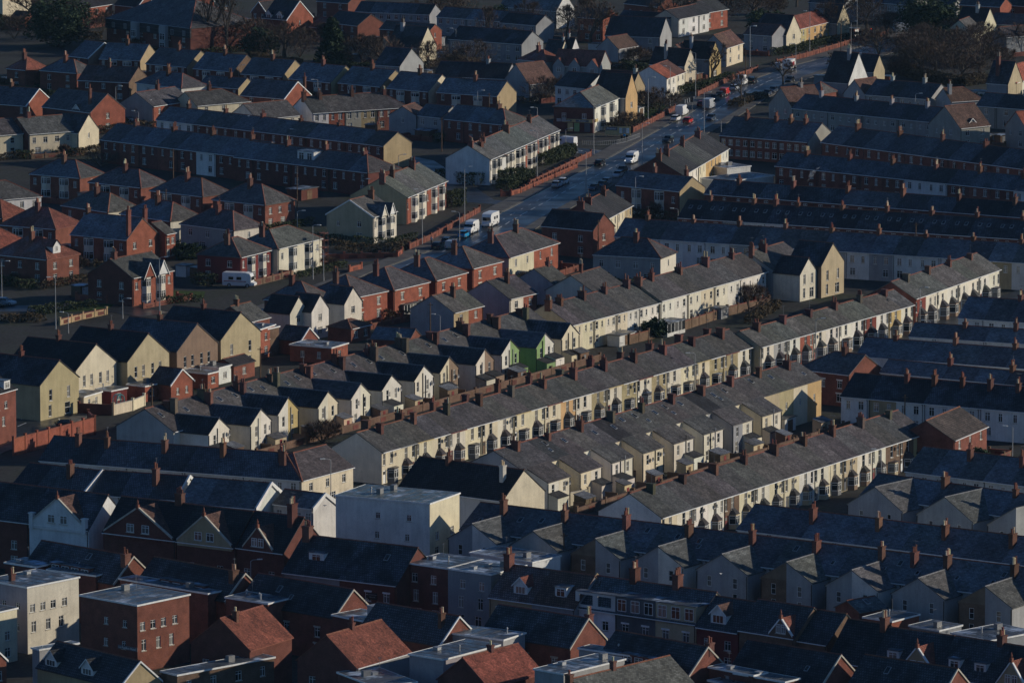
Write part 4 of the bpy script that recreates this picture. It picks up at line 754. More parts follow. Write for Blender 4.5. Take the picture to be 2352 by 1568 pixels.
 {'ax': 'y', 'x': 39.1, 'y': 845.25, 'a': 0.8956, 'L': 9.53, 'd': 9, 'he': 6.4, 'tp': 0.7813, 'n': 1, 'label': 'brown brick house with flat frosted porch and gable', 'wc': 'brownbrick', 'roof': 'tile', 'fw': 'w3', 'lint': 'trim', 'name': 'guest_house', 'extra': ['gablefront'], 'gf': {'h': 2.6, 'wc': 'brownbrick', 'w': 0.42, 'u': 0.22, 'roof': 'red', 'win': 1}},
 {'ax': 'y', 'x': 43.49, 'y': 842.85, 'a': 0.8927, 'L': 5.48, 'd': 9, 'he': 6.0, 'tp': 0.7813, 'n': 1, 'label': 'plain brown brick house with dark roof and one rooflight', 'wc': 'brownbrick', 'roof': 'dark', 'fw': 'w1', 'lint': 'trim', 'name': 'guest_house', 'sky': 1.0},
 {'ax': 'y', 'x': 48.97, 'y': 835.08, 'a': 0.9044, 'L': 7.11, 'd': 10, 'he': 4.6, 'tp': 0.9657, 'n': 1, 'label': 'tall dark roofed house with a brick chimney', 'wc': 'darkbrick', 'roof': 'dark', 'fw': 'two', 'name': 'guest_house', 'ch': [(0.1, 0.45, 1.2, 0.9, 1.1, 3, 'brick')]},
 {'ax': 'y', 'x': 57.28, 'y': 827.27, 'a': 0.9543, 'L': 10.22, 'd': 10, 'he': 5.0, 'tp': 0.9004, 'n': 1, 'label': 'cream half-timbered gabled guest house with box dormer', 'wc': 'tan', 'roof': 'dark', 'fw': 'w2', 'name': 'guest_house', 'extra': ['gablefront'], 'gf': {'h': 3.6, 'wc': 'tan', 'w': 0.55, 'u': 0.25, 'roof': 'red', 'win': 1, 'z': 0}, 'dor': [('box', 0.72, 1.9, 0.8, 1.5, 1.2, 'trim')]},
 {'ax': 'y', 'x': 64.7, 'y': 821.44, 'a': 0.8996, 'L': 9.37, 'd': 10, 'he': 5.0, 'tp': 0.9004, 'n': 1, 'label': 'dark roofed guest house with two small box dormers', 'wc': 'tan', 'roof': 'dark', 'fw': 'w2', 'name': 'guest_house', 'dor': [('box', 0.3, 1.9, 0.8, 1.5, 1.2, 'trim'), ('box', 0.75, 1.9, 0.8, 1.5, 1.2, 'trim')], 'ch': [(0.2, 0.5, 1.2, 0.9, 1.2, 4, 'brick')]},
 {'ax': 'y', 'x': 70.96, 'y': 816.45, 'a': 0.9083, 'L': 7.86, 'd': 10, 'he': 5.0, 'tp': 0.9004, 'n': 1, 'label': 'half-timbered gabled guest house at the right edge', 'wc': 'tan', 'roof': 'dark', 'fw': 'w2', 'name': 'guest_house', 'extra': ['gablefront'], 'gf': {'h': 3.6, 'wc': 'tan', 'w': 0.62, 'u': 0.6, 'roof': 'red', 'win': 1, 'z': 0}},
 {'ax': 'y', 'x': -57.55, 'y': 884.5, 'a': 0.8573, 'L': 18.76, 'd': 8.0, 'he': 6.4, 'tp': 0.8391, 'n': 1, 'label': 'dark roofed hotel wing with timbered gable and frosted flats, left', 'wc': 'brick', 'roof': 'dark', 'name': 'hotel', 'gut': 0, 'barge': 'stonetrim', 'sky': 1.2, 'fw': 'w3', 'lint': 'stonetrim', 'ew': 'w1', 'dor': [('box', 0.5, 8.0, -0.2, 1.6, 0.4, 'darkbrick')], 'ch': [(0.02, 0.35, 0.6, 0.9, 1.2, 2, 'brick')]},
 {'ax': 'y', 'x': -40.88, 'y': 871.67, 'a': 0.8328, 'L': 18.41, 'd': 8.0, 'he': 6.4, 'tp': 0.8391, 'n': 1, 'label': 'dark roofed hotel wing with timbered gable, middle left', 'wc': 'brick', 'roof': 'dark', 'name': 'hotel', 'gut': 0, 'barge': 'stonetrim', 'sky': 1.2, 'fw': 'w3', 'lint': 'stonetrim', 'ew': 'w1', 'dor': [('box', 0.5, 9.0, -0.2, 1.6, 0.4, 'darkbrick')], 'ch': [(0.06, 0.35, 0.6, 0.9, 1.2, 2, 'brick')]},
 {'ax': 'y', 'x': -25.01, 'y': 859.62, 'a': 0.8565, 'L': 18.39, 'd': 8.0, 'he': 6.4, 'tp': 0.8391, 'n': 1, 'label': 'dark roofed hotel wing beside the rooftop water tank', 'wc': 'brick', 'roof': 'dark', 'name': 'hotel', 'gut': 0, 'barge': 'stonetrim', 'sky': 1.2, 'fw': 'w3', 'lint': 'stonetrim', 'ew': 'w1'},
 {'ax': 'y', 'x': -9.9, 'y': 840.51, 'a': 0.8624, 'L': 15.17, 'd': 8.0, 'he': 6.4, 'tp': 0.8391, 'n': 1, 'label': 'blue-dark tiled hotel wing with white bargeboards', 'wc': 'brick', 'roof': 'tile', 'name': 'hotel', 'gut': 0, 'barge': 'trim', 'sky': 1.2, 'fw': 'w3', 'lint': 'stonetrim', 'ew': '', 'ch': [(0.12, 0.3, 0.6, 0.6, 0.9, 2, 'brick')]},
 {'ax': 'y', 'x': 8.05, 'y': 839.05, 'a': 0.9075, 'L': 15.7, 'd': 8.0, 'he': 6.4, 'tp': 0.8391, 'n': 1, 'label': 'dark roofed hotel wing with timbered gable below the burnt house', 'wc': 'brick', 'roof': 'dark', 'name': 'hotel', 'gut': 0, 'barge': 'stonetrim', 'sky': 1.2, 'fw': 'w3', 'lint': 'stonetrim', 'ew': 'w1', 'ch': [(0.03, 0.6, 0.5, 0.8, 1.0, 2, 'brick')]},
 {'ax': 'y', 'x': 23.7, 'y': 819.87, 'a': 0.8354, 'L': 16.38, 'd': 8.0, 'he': 6.4, 'tp': 0.8391, 'n': 1, 'label': 'dark roofed hotel wing with timbered gable, middle right', 'wc': 'brick', 'roof': 'dark', 'name': 'hotel', 'gut': 0, 'barge': 'stonetrim', 'sky': 1.2, 'fw': 'w3', 'lint': 'stonetrim', 'ew': 'w1', 'dor': [('box', 0.5, 8.0, -0.2, 1.6, 0.4, 'darkbrick')], 'ch': [(0.02, 0.6, 0.5, 0.8, 1.0, 2, 'brick')]},
 {'ax': 'y', 'x': 41.47, 'y': 814.48, 'a': 0.8741, 'L': 15.68, 'd': 8.0, 'he': 6.4, 'tp': 0.8391, 'n': 1, 'label': 'dark roofed hotel wing at the bottom right', 'wc': 'brick', 'roof': 'dark', 'name': 'hotel', 'gut': 0, 'barge': 'stonetrim', 'sky': 1.2, 'fw': 'w3', 'lint': 'stonetrim', 'ew': ''},
 {'ax': 'y', 'x': 56.59, 'y': 805.4, 'a': 0.9099, 'L': 14.79, 'd': 8.0, 'he': 6.4, 'tp': 0.8391, 'n': 1, 'label': 'dark roofed hotel wing in the bottom right corner', 'wc': 'brick', 'roof': 'dark', 'name': 'hotel', 'gut': 0, 'barge': 'stonetrim', 'sky': 1.2, 'fw': 'w3', 'lint': 'stonetrim', 'ew': ''},
 {'ax': 'x', 'x': -52.28, 'y': 852.19, 'a': 0.8558, 'L': 10.45, 'd': 11.11, 'he': 9.6, 'tp': 0.5774, 'n': 1, 'label': 'four storey red brick hotel block with flat roof', 'flat': 1, 'wc': 'brick', 'fw': 'b4', 'ew': 's2', 'name': 'hotel', 'extra': ['papillon'], 'lint': None},
 {'ax': 'x', 'x': -68.62, 'y': 865.13, 'a': 0.8485, 'L': 10.23, 'd': 8.61, 'he': 9.6, 'tp': 0.5774, 'n': 1, 'label': 'flat roofed hotel block with sunlit cream side', 'flat': 1, 'wc': 'cream2', 'ewc': 'mauve', 'fw': 'b4', 'ew': 's2', 'name': 'hotel', 'ch': [(0.2, 0.6, 1.1, 0.8, 0.6, 2, 'brick')]},
 {'ax': 'x', 'x': -74.64, 'y': 854.6, 'a': 0.9029, 'L': 7.91, 'd': 8, 'he': 7.5, 'tp': 0.5774, 'n': 1, 'label': 'small cream flat roofed block at the left edge', 'flat': 1, 'wc': 'cream', 'fw': 'w2', 'name': 'hotel'},
 {'ax': 'x', 'x': -35.95, 'y': 836.3, 'a': 1.0227, 'L': 10.5, 'd': 9.7, 'he': 6.6, 'tp': 0.7813, 'n': 1, 'label': 'hotel wing with sunlit red tiled roof, left', 'wc': 'darkbrick', 'roof': 'red', 'ew': 'w2', 'name': 'hotel', 'ridge': 'terracotta', 'ch': [(0.25, 0.42, 0.8, 0.6, 0.8, 1, 'brick')], 'gut': 0},
 {'ax': 'x', 'x': -21.06, 'y': 824.54, 'a': 0.9745, 'L': 12.76, 'd': 9.8, 'he': 6.6, 'tp': 0.7813, 'n': 1, 'label': 'hotel wing with sunlit red roof and rendered stone wall', 'wc': 'grey', 'roof': 'red', 'ew': 'w2', 'ewc': 'darkbrick', 'name': 'hotel', 'ridge': 'terracotta', 'ch': [(0.45, 0.5, 0.9, 0.6, 0.8, 2, 'brick')]},
 {'ax': 'x', 'x': -9.26, 'y': 823.05, 'a': 0.9116, 'L': 12.29, 'd': 5.86, 'he': 8.0, 'tp': 0.5774, 'n': 1, 'label': 'pale flat roofed hotel annexe with frosted top', 'flat': 1, 'wc': 'mauve', 'fw': '', 'name': 'hotel', 'rcol': 'felt'},
 {'ax': 'x', 'x': -3.22, 'y': 816.7, 'a': 0.8974, 'L': 11.88, 'd': 8.67, 'he': 5.6, 'tp': 0.7813, 'n': 1, 'label': 'hotel wing with red roof at the bottom centre', 'wc': 'darkbrick', 'roof': 'red', 'name': 'hotel', 'ch': [(0.5, 0.5, 0.9, 0.6, 0.8, 1, 'brick')], 'gut': 0},
 {'ax': 'x', 'x': 6.87, 'y': 811.73, 'a': 0.8645, 'L': 12.77, 'd': 5.06, 'he': 8.4, 'tp': 0.5774, 'n': 1, 'label': 'white edged flat roofed hotel annexe below the burnt house', 'flat': 1, 'wc': 'greywhite', 'fw': '', 'name': 'hotel'},
 {'ax': 'x', 'x': 11.33, 'y': 802.4, 'a': 0.8458, 'L': 20.13, 'd': 9.38, 'he': 5.6, 'tp': 0.7265, 'n': 1, 'label': 'stone slate hotel roof with red ridge tiles at the bottom', 'wc': 'darkbrick', 'roof': 'slate2', 'name': 'hotel', 'ridge': 'terracotta', 'gut': 0, 'ch': [(-0.02, 0.5, 0.8, 0.7, 0.9, 1, 'brick'), (0.42, 0.5, 1.2, 0.6, 0.7, 1, 'brick')]},
 {'ax': 'x', 'x': -45.29, 'y': 825.22, 'a': 0.7534, 'L': 17.35, 'd': 3.34, 'he': 5.4, 'tp': 0.5774, 'n': 1, 'label': 'long blue flat roofed brick hotel annexe', 'flat': 1, 'wc': 'brownbrick', 'fw': 'w4', 'name': 'hotel', 'rcol': 'felt'},
 {'ax': 'y', 'x': -52.81, 'y': 821.39, 'a': 0.7396, 'L': 18.0, 'd': 7.09, 'he': 4.6, 'tp': 0.8391, 'n': 1, 'label': 'tiled hotel wing with white bargeboards at the bottom left', 'wc': 'tan', 'roof': 'tile', 'name': 'hotel', 'barge': 'trim', 'gut': 0, 'dor': [('gable', 0.42, 2.6, 0.2, 1.2, 0.4, 'trim', 'tile'), ('gable', 0.86, 2.6, 0.2, 1.2, 0.4, 'trim', 'tile')]},
 {'ax': 'y', 'x': -72.64, 'y': 828.81, 'a': 0.8541, 'L': 7.25, 'd': 5.5, 'he': 6.0, 'tp': 0.8391, 'n': 1, 'label': 'red brick hotel gable with white bargeboards in the bottom left corner', 'wc': 'brick', 'roof': 'tile', 'ew': 'w2', 'name': 'hotel', 'barge': 'trim', 'gut': 0},
 {'ax': 'x', 'x': -64.97, 'y': 839.2, 'a': 0.7262, 'L': 6.73, 'd': 1.64, 'he': 6.0, 'tp': 0.5774, 'n': 1, 'label': 'small flat roofed stone annexe at the bottom left', 'flat': 1, 'wc': 'greywhite', 'fw': 'two', 'name': 'hotel', 'rcol': 'feltgreen'},
 {'ax': 'x', 'x': -18.23, 'y': 814.83, 'a': 0.5177, 'L': 6.2, 'd': 10.7, 'he': 6.0, 'tp': 0.5774, 'n': 1, 'label': 'flat frosted roof at the bottom centre edge', 'flat': 1, 'wc': 'darkbrick', 'name': 'hotel'},
 {'ax': 'x', 'x': 30.32, 'y': 814.07, 'a': 0.6732, 'L': 13.59, 'd': 6.31, 'he': 6.0, 'tp': 0.5774, 'n': 1, 'label': 'flat roof with dark felt at the bottom right edge', 'flat': 1, 'wc': 'darkbrick', 'name': 'hotel'},
 {'ax': 'x', 'x': 54.2, 'y': 871.46, 'a': 0.8886, 'L': 6.67, 'd': 4.97, 'he': 3.4, 'tp': 0.5774, 'n': 1, 'label': 'brick annexe with white edged flat roof', 'flat': 1, 'wc': 'redbrick', 'name': 'annexe'},
 {'ax': 'x', 'x': 60.5, 'y': 865.07, 'a': 0.8357, 'L': 5.15, 'd': 5.32, 'he': 3.4, 'tp': 0.5774, 'n': 1, 'label': 'grey annexe with frosted flat roof', 'flat': 1, 'wc': 'grey', 'name': 'annexe'},
 {'ax': 'x', 'x': 67.08, 'y': 857.94, 'a': 0.7265, 'L': 9.47, 'd': 7.39, 'he': 3.4, 'tp': 0.5774, 'n': 1, 'label': 'wide grey flat roofed annexe at the right', 'flat': 1, 'wc': 'grey', 'name': 'annexe'},
 {'ax': 'x', 'x': 49.95, 'y': 879.37, 'a': 0.6991, 'L': 5.44, 'd': 5, 'he': 3.2, 'tp': 0.4877, 'n': 1, 'label': 'small slate lean-to with a rooflight', 'wc': 'brick', 'roof': 'slate2', 'sky': 1.0, 'name': 'annexe', 'gut': 0},
 {'ax': 'x', 'x': 3.01, 'y': 907.75, 'a': 0.8885, 'L': 6.68, 'd': 11.92, 'he': 5.0, 'tp': 0.5774, 'n': 1, 'label': 'flat frosted annexe behind the dormered pair', 'flat': 1, 'wc': 'white', 'name': 'annexe'},
 {'ax': 'y', 'x': -94.36, 'y': 1348.69, 'a': 1.0007, 'L': 13.63, 'd': 9.0, 'he': 5.4, 'tp': 0.6745, 'n': 1, 'label': 'hipped brick semi with grey slate end, leftmost of the upper line', 'h0': 1, 'h1': 1, 'wc': 'brick', 'roof': 'slate', 'fw': 'sb', 'name': 'semi_detached_house', 'ridge': 'terracotta', 'ch': [(0.5, 0.38, 1.3, 0.8, 1.0, 4, 'brick')], 'bay2': 1, 'ew': 'w1'},
 {'ax': 'y', 'x': -80.1, 'y': 1332.62, 'a': 0.9083, 'L': 14.95, 'd': 9.0, 'he': 5.4, 'tp': 0.6745, 'n': 1, 'label': 'hipped brick semi second along the upper line', 'h0': 1, 'h1': 1, 'wc': 'brick', 'roof': 'slate', 'fw': 'sb', 'name': 'semi_detached_house', 'ridge': 'terracotta', 'ch': [(0.5, 0.38, 1.3, 0.8, 1.0, 4, 'brick')], 'bay2': 1, 'ew': 'w1'},
 {'ax': 'y', 'x': -66.04, 'y': 1318.08, 'a': 0.8727, 'L': 15.23, 'd': 9.0, 'he': 5.4, 'tp': 0.6745, 'n': 1, 'label': 'hipped brick semi third along the upper line', 'h0': 1, 'h1': 1, 'wc': 'brick', 'roof': 'slate', 'fw': 'sb', 'name': 'semi_detached_house', 'ridge': 'terracotta', 'ch': [(0.5, 0.38, 1.3, 0.8, 1.0, 4, 'brick')], 'bay2': 1, 'ew': 'w1'},
 {'ax': 'y', 'x': -52.19, 'y': 1304.61, 'a': 0.9252, 'L': 14.34, 'd': 10, 'he': 5.4, 'tp': 0.6745, 'n': 1, 'label': 'hipped brick semi with sunlit red side, fourth along the upper line', 'h0': 1, 'h1': 1, 'wc': 'brick', 'roof': 'slate', 'fw': 'sb', 'name': 'semi_detached_house', 'ridge': 'terracotta', 'ch': [(0.5, 0.38, 1.3, 0.8, 1.0, 4, 'brick')], 'bay2': 1, 'ew': 'w3'},
 {'ax': 'y', 'x': -84.67, 'y': 1293.28, 'a': 0.7727, 'L': 15.03, 'd': 9.0, 'he': 5.4, 'tp': 0.6745, 'n': 1, 'label': 'hipped cream-sided semi in the second line', 'h0': 1, 'h1': 1, 'wc': 'brick', 'roof': 'slate', 'fw': 'w3', 'name': 'semi_detached_house', 'ridge': 'terracotta', 'ch': [(0.5, 0.38, 1.3, 0.8, 1.0, 4, 'brick')], 'bay2': 0, 'ewc': 'cream2'},
 {'ax': 'y', 'x': -70.83, 'y': 1279.2, 'a': 0.7572, 'L': 16.03, 'd': 9.0, 'he': 5.4, 'tp': 0.6745, 'n': 1, 'label': 'hipped semi with cream side behind the tall chimneys', 'h0': 1, 'h1': 1, 'wc': 'brick', 'roof': 'slate', 'fw': 'w3', 'name': 'semi_detached_house', 'ridge': 'terracotta', 'ch': [(0.5, 0.38, 1.3, 0.8, 1.0, 4, 'brick')], 'bay2': 0, 'ewc': 'cream2'},
 {'ax': 'y', 'x': -57.07, 'y': 1265.23, 'a': 0.8552, 'L': 15.15, 'd': 9.0, 'he': 5.4, 'tp': 0.6745, 'n': 1, 'label': 'hipped half white semi with cream side', 'h0': 1, 'h1': 1, 'wc': 'greywhite', 'roof': 'slate', 'fw': 'w3', 'name': 'semi_detached_house', 'ridge': 'terracotta', 'ch': [(0.5, 0.38, 1.3, 0.8, 1.0, 4, 'brick')], 'bay2': 0, 'ewc': 'cream2', 'ew': 'rl'},
 {'ax': 'y', 'x': -93.75, 'y': 1267.03, 'a': 1.0609, 'L': 13.71, 'd': 10, 'he': 5.4, 'tp': 0.6745, 'n': 1, 'label': 'hipped brick semi with red tiled roof', 'h0': 1, 'h1': 1, 'wc': 'brick', 'roof': 'red', 'fw': 'sb', 'name': 'semi_detached_house', 'ridge': 'terracotta', 'ch': [(0.5, 0.38, 1.3, 0.8, 1.0, 4, 'brick')], 'bay2': 1, 'ew': ''},
 {'ax': 'y', 'x': -92.27, 'y': 1222.73, 'a': 0.9522, 'L': 13.98, 'd': 10, 'he': 5.4, 'tp': 0.6745, 'n': 1, 'label': 'red roofed brick semi with white gabled dormer', 'h0': 1, 'h1': 1, 'wc': 'brick', 'roof': 'red', 'fw': 'w3', 'name': 'semi_detached_house', 'ridge': 'terracotta', 'ch': [(0.5, 0.38, 1.3, 0.8, 1.0, 4, 'brick')], 'bay2': 0, 'ew': 'w2', 'extra': ['sidedormer']},
 {'ax': 'x', 'x': -108.43, 'y': 1313.41, 'a': 0.6038, 'L': 9.55, 'd': 11, 'he': 5.3, 'tp': 0.5774, 'n': 1, 'label': 'white bayed house with slate roof at the left edge', 'wc': 'white', 'roof': 'slate', 'fw': 'w3', 'name': 'semi_detached_house', 'h1': 1, 'ch': [(0.1, 0.4, 1.2, 0.7, 1.0, 2, 'brick')]},
 {'ax': 'y', 'x': -106.0, 'y': 1283.43, 'a': 0.9294, 'L': 13.96, 'd': 9.0, 'he': 5.4, 'tp': 0.6745, 'n': 1, 'label': 'red tiled house at the left edge', 'h0': 1, 'h1': 1, 'wc': 'brick', 'roof': 'red', 'fw': 'sb', 'name': 'semi_detached_house', 'ridge': 'terracotta', 'ch': [(0.5, 0.38, 1.3, 0.8, 1.0, 4, 'brick')], 'bay2': 1, 'ew': ''},
 {'ax': 'y', 'x': -103.07, 'y': 1239.73, 'a': 0.8691, 'L': 13.44, 'd': 9.0, 'he': 5.4, 'tp': 0.6745, 'n': 1, 'label': 'lower red tiled house at the left edge', 'h0': 1, 'h1': 1, 'wc': 'brick', 'roof': 'red', 'fw': 'sb', 'name': 'semi_detached_house', 'ridge': 'terracotta', 'ch': [(0.5, 0.38, 1.3, 0.8, 1.0, 4, 'brick')], 'bay2': 1, 'ew': ''},
 {'ax': 'y', 'x': -78.16, 'y': 1251.04, 'a': 0.963, 'L': 14.54, 'd': 10.39, 'he': 5.4, 'tp': 0.7265, 'n': 1, 'label': 'brick semi with two tall side chimneys', 'wc': 'redbrick', 'roof': 'slate', 'fw': 'sb', 'ew': 'w2', 'name': 'semi_detached_house', 'bay2': 1, 'ch': [(0.02, 0.1, 2.2, 0.55, 1.0, 2, 'redbrick'), (0.02, 0.62, 1.9, 0.55, 1.0, 2, 'redbrick'), (0.97, 0.5, 1.2, 0.6, 1.0, 3, 'brick')]},
 {'ax': 'x', 'x': -70.71, 'y': 1258.99, 'a': 0.9948, 'L': 3.37, 'd': 7.11, 'he': 5.4, 'tp': 0.5774, 'n': 1, 'label': 'slate roofed brick rear wing with three white windows', 'wc': 'redbrick', 'roof': 'slate', 'fw': 'w2', 'name': 'rear_house'},
 {'ax': 'x', 'x': -73.67, 'y': 1195.88, 'a': 0.9637, 'L': 12.84, 'd': 11, 'he': 5.6, 'tp': 0.5774, 'n': 1, 'label': 'corner brick house with twin timbered gables', 'wc': 'redbrick', 'roof': 'slate', 'fw': 'sb', 'ew': 'w2', 'ewc': 'darkbrick', 'name': 'semi_detached_house', 'ch': [(0.1, 0.5, 1.4, 0.9, 0.9, 4, 'brick')], 'extra': ['twingables'], 'bay2': 1},
 {'ax': 'x', 'x': -54.02, 'y': 1225.76, 'a': 1.0836, 'L': 12.32, 'd': 9.96, 'he': 5.4, 'tp': 0.5774, 'n': 1, 'label': 'hipped brick semi with white bays above the motorhome', 'wc': 'maroon', 'roof': 'slate', 'fw': 'sb', 'h0': 1, 'h1': 1, 'name': 'semi_detached_house', 'ridge': 'terracotta', 'bay2': 1, 'ch': [(0.2, 0.45, 1.3, 0.7, 1.0, 4, 'brick')], 'ew': 'w2'},
 {'ax': 'x', 'x': -46.98, 'y': 1236.6, 'a': 1.0704, 'L': 17.43, 'd': 10.03, 'he': 5.6, 'tp': 0.5774, 'n': 1, 'label': 'hipped cream semi with tall white bays', 'wc': 'cream2', 'roof': 'slate3', 'fw': 'sb', 'h0': 1, 'h1': 1, 'name': 'semi_detached_house', 'ridge': 'terracotta', 'bay2': 1, 'ch': [(0.08, 0.45, 1.3, 0.7, 1.0, 4, 'brick')], 'ew': ''},
 {'ax': 'x', 'x': -14.81, 'y': 1193.35, 'a': 1.0823, 'L': 12.81, 'd': 11, 'he': 5.5, 'tp': 0.5774, 'n': 1, 'label': 'hipped red brick semi with bare slates, middle of three', 'wc': 'redbrick', 'roof': 'slate', 'fw': 'w2', 'h0': 1, 'h1': 1, 'ewc': 'darkbrick', 'name': 'semi_detached_house', 'ridge': 'terracotta', 'ch': [(0.12, 0.45, 1.3, 0.7, 1.0, 4, 'brick')], 'lint': 'stonetrim'},
 {'ax': 'x', 'x': -22.72, 'y': 1180.68, 'a': 1.0278, 'L': 12.94, 'd': 11, 'he': 5.5, 'tp': 0.5774, 'n': 1, 'label': 'hipped red brick semi with bare slates, left of three', 'wc': 'redbrick', 'roof': 'slate', 'fw': 'w2', 'h0': 1, 'h1': 1, 'ewc': 'darkbrick', 'name': 'semi_detached_house', 'ridge': 'terracotta', 'ch': [(0.12, 0.45, 1.3, 0.7, 1.0, 4, 'brick')], 'lint': 'stonetrim'},
 {'ax': 'x', 'x': -7.77, 'y': 1209.58, 'a': 1.0531, 'L': 11.82, 'd': 11, 'he': 5.5, 'tp': 0.5774, 'n': 1, 'label': 'hipped red brick semi with bare slates, right of three', 'wc': 'redbrick', 'roof': 'slate', 'fw': 'w2', 'h0': 1, 'h1': 1, 'ewc': 'darkbrick', 'name': 'semi_detached_house', 'ridge': 'terracotta', 'ch': [(0.12, 0.45, 1.3, 0.7, 1.0, 4, 'brick')], 'lint': 'stonetrim'},
 {'ax': 'x', 'x': -30.26, 'y': 1170.58, 'a': 0.972, 'L': 11.29, 'd': 11, 'he': 5.5, 'tp': 0.5774, 'n': 1, 'label': 'hipped brick semi with a rooflight beside the conservatory', 'wc': 'redbrick', 'roof': 'slate', 'fw': 'w2', 'h0': 1, 'h1': 1, 'ewc': 'darkbrick', 'name': 'semi_detached_house', 'ridge': 'terracotta', 'ch': [(0.12, 0.45, 1.3, 0.7, 1.0, 4, 'brick')], 'lint': 'stonetrim'},
 {'ax': 'x', 'x': -0.62, 'y': 1224.55, 'a': 1.1384, 'L': 23.96, 'd': 11.33, 'he': 5.5, 'tp': 0.5774, 'n': 2, 'label': 'hipped cream and red semi beside the main road', 'wc': 'cream', 'wcs': ['cream', 'redbrick'], 'roof': 'slate', 'fw': 't2', 'hipends': 1, 'name': 'semi_detached_house', 'ridge': 'terracotta', 'chk': [(0, [(0.2, 0.45, 1.4, 0.8, 1.0, 4, 'brick')]), (1, [(0.2, 0.45, 1.4, 0.7, 1.0, 4, 'brick')])], 'ewc': 'mauve'},
 {'ax': 'x', 'x': -10.89, 'y': 1152.93, 'a': 1.0286, 'L': 10.55, 'd': 9.62, 'he': 5.3, 'tp': 0.5774, 'n': 2, 'label': 'slate pair with grey gable, brown and red fronts', 'wc': 'tan', 'wcs': ['tan', 'redbrick'], 'ewc': 'mauve', 'roof': 'slate3', 'fw': 'w1', 'chk': [(1, [(0, 0.36, 1.3, 0.6, 0.9, 2, 'brick')])], 'name': 'terraced_house', 'lean': 0, 'bayflat': 1},
 {'ax': 'x', 'x': -0.48, 'y': 1170.38, 'a': 0.9908, 'L': 9.63, 'd': 10.39, 'he': 5.3, 'tp': 0.5774, 'n': 2, 'label': 'slate roofed pair with mauve gable, cream and red fronts', 'wc': 'cream2', 'wcs': ['cream2', 'redbrick'], 'ewc': 'mauve', 'roof': 'slate', 'fw': 'w1', 'chk': [(1, [(0, 0.36, 1.3, 0.6, 0.9, 2, 'brick')])], 'name': 'terraced_house'},
 {'ax': 'x', 'x': 8.34, 'y': 1187.55, 'a': 0.9894, 'L': 6.09, 'd': 9.85, 'he': 5.3, 'tp': 0.5774, 'n': 1, 'label': 'grey rendered gabled house with white window', 'wc': 'greywhite', 'ewc': 'grey', 'roof': 'slate', 'fw': 'w1', 'name': 'detached_house', 'ch': [(0.8, 0.5, 0.9, 0.6, 0.8, 2, 'brick')]},
 {'ax': 'x', 'x': 15.99, 'y': 1177.34, 'a': 1.1052, 'L': 12.67, 'd': 10.61, 'he': 5.3, 'tp': 0.5774, 'n': 1, 'label': 'plain slate roofed house behind the terrace', 'wc': 'cream2', 'roof': 'slate', 'fw': 'tr', 'name': 'detached_house', 'ch': [(0.35, 0.5, 1.8, 0.6, 0.6, 2, 'brick')]},
 {'ax': 'y', 'x': 29.48, 'y': 1224.04, 'a': 1.1963, 'L': 14.32, 'd': 9.0, 'he': 5.5, 'tp': 0.6745, 'n': 1, 'label': 'hipped white semi with a cream sunlit side', 'wc': 'greywhite', 'ewc': 'cream2', 'roof': 'slate', 'fw': 'w4', 'ew': 'rl', 'h0': 1, 'h1': 1, 'name': 'semi_detached_house', 'ridge': 'terracotta', 'ch': [(0.45, 0.4, 1.4, 0.9, 1.1, 4, 'brick')]},
 {'ax': 'y', 'x': -41.52, 'y': 1151.52, 'a': 0.9774, 'L': 6.06, 'd': 5.5, 'he': 5.4, 'tp': 1.0, 'n': 1, 'label': 'narrow white gabled wing with one window, left', 'wc': 'cream2', 'roof': 'dark', 'ew': 'w1', 'name': 'rear_house', 'gut': 0},
 {'ax': 'y', 'x': -37.56, 'y': 1153.77, 'a': 0.9774, 'L': 5.48, 'd': 5.5, 'he': 5.4, 'tp': 1.0, 'n': 1, 'label': 'taller white gabled wing above the glass porch', 'wc': 'pale', 'roof': 'dark', 'ew': 'w1', 'name': 'rear_house', 'gut': 0},
 {'ax': 'y', 'x': -31.66, 'y': 1163.58, 'a': 0.9626, 'L': 5.34, 'd': 5.5, 'he': 5.4, 'tp': 1.0, 'n': 1, 'label': 'cream gabled wing beside the hipped brick semi', 'wc': 'cream2', 'roof': 'dark', 'ew': 'w1', 'name': 'rear_house', 'gut': 0},
 {'ax': 'y', 'x': -38.96, 'y': 1134.83, 'a': 0.9774, 'L': 5.24, 'd': 5.35, 'he': 2.8, 'tp': 0.7813, 'n': 1, 'label': 'small brick outbuilding with white bargeboard', 'wc': 'brick', 'roof': 'dark', 'name': 'outbuilding', 'gut': 0, 'barge': 'trim'},
 {'ax': 'x', 'x': -33.05, 'y': 1125.04, 'a': 1.1012, 'L': 6.34, 'd': 8.63, 'he': 3.0, 'tp': 0.5774, 'n': 1, 'label': 'flat roofed brick bungalow extension with frosted top', 'flat': 1, 'wc': 'redbrick', 'fw': 'one', 'ew': 'two', 'name': 'annexe'},
 {'ax': 'x', 'x': -46.79, 'y': 1130.85, 'a': 0.9939, 'L': 6.9, 'd': 4.5, 'he': 5.2, 'tp': 0.5774, 'n': 1, 'label': 'tall brick annexe with white edged flat roof', 'flat': 1, 'wc': 'brownbrick', 'fw': 'w1', 'name': 'annexe'},
 {'ax': 'x', 'x': -48.64, 'y': 1142.48, 'a': 1.0436, 'L': 6.83, 'd': 8.54, 'he': 5.2, 'tp': 0.5774, 'n': 1, 'label': 'slate roofed brick rear house beside the olive gable', 'wc': 'brick', 'roof': 'slate', 'name': 'rear_house', 'ch': [(0.3, 0.5, 1.2, 0.6, 0.9, 2, 'brick')]},
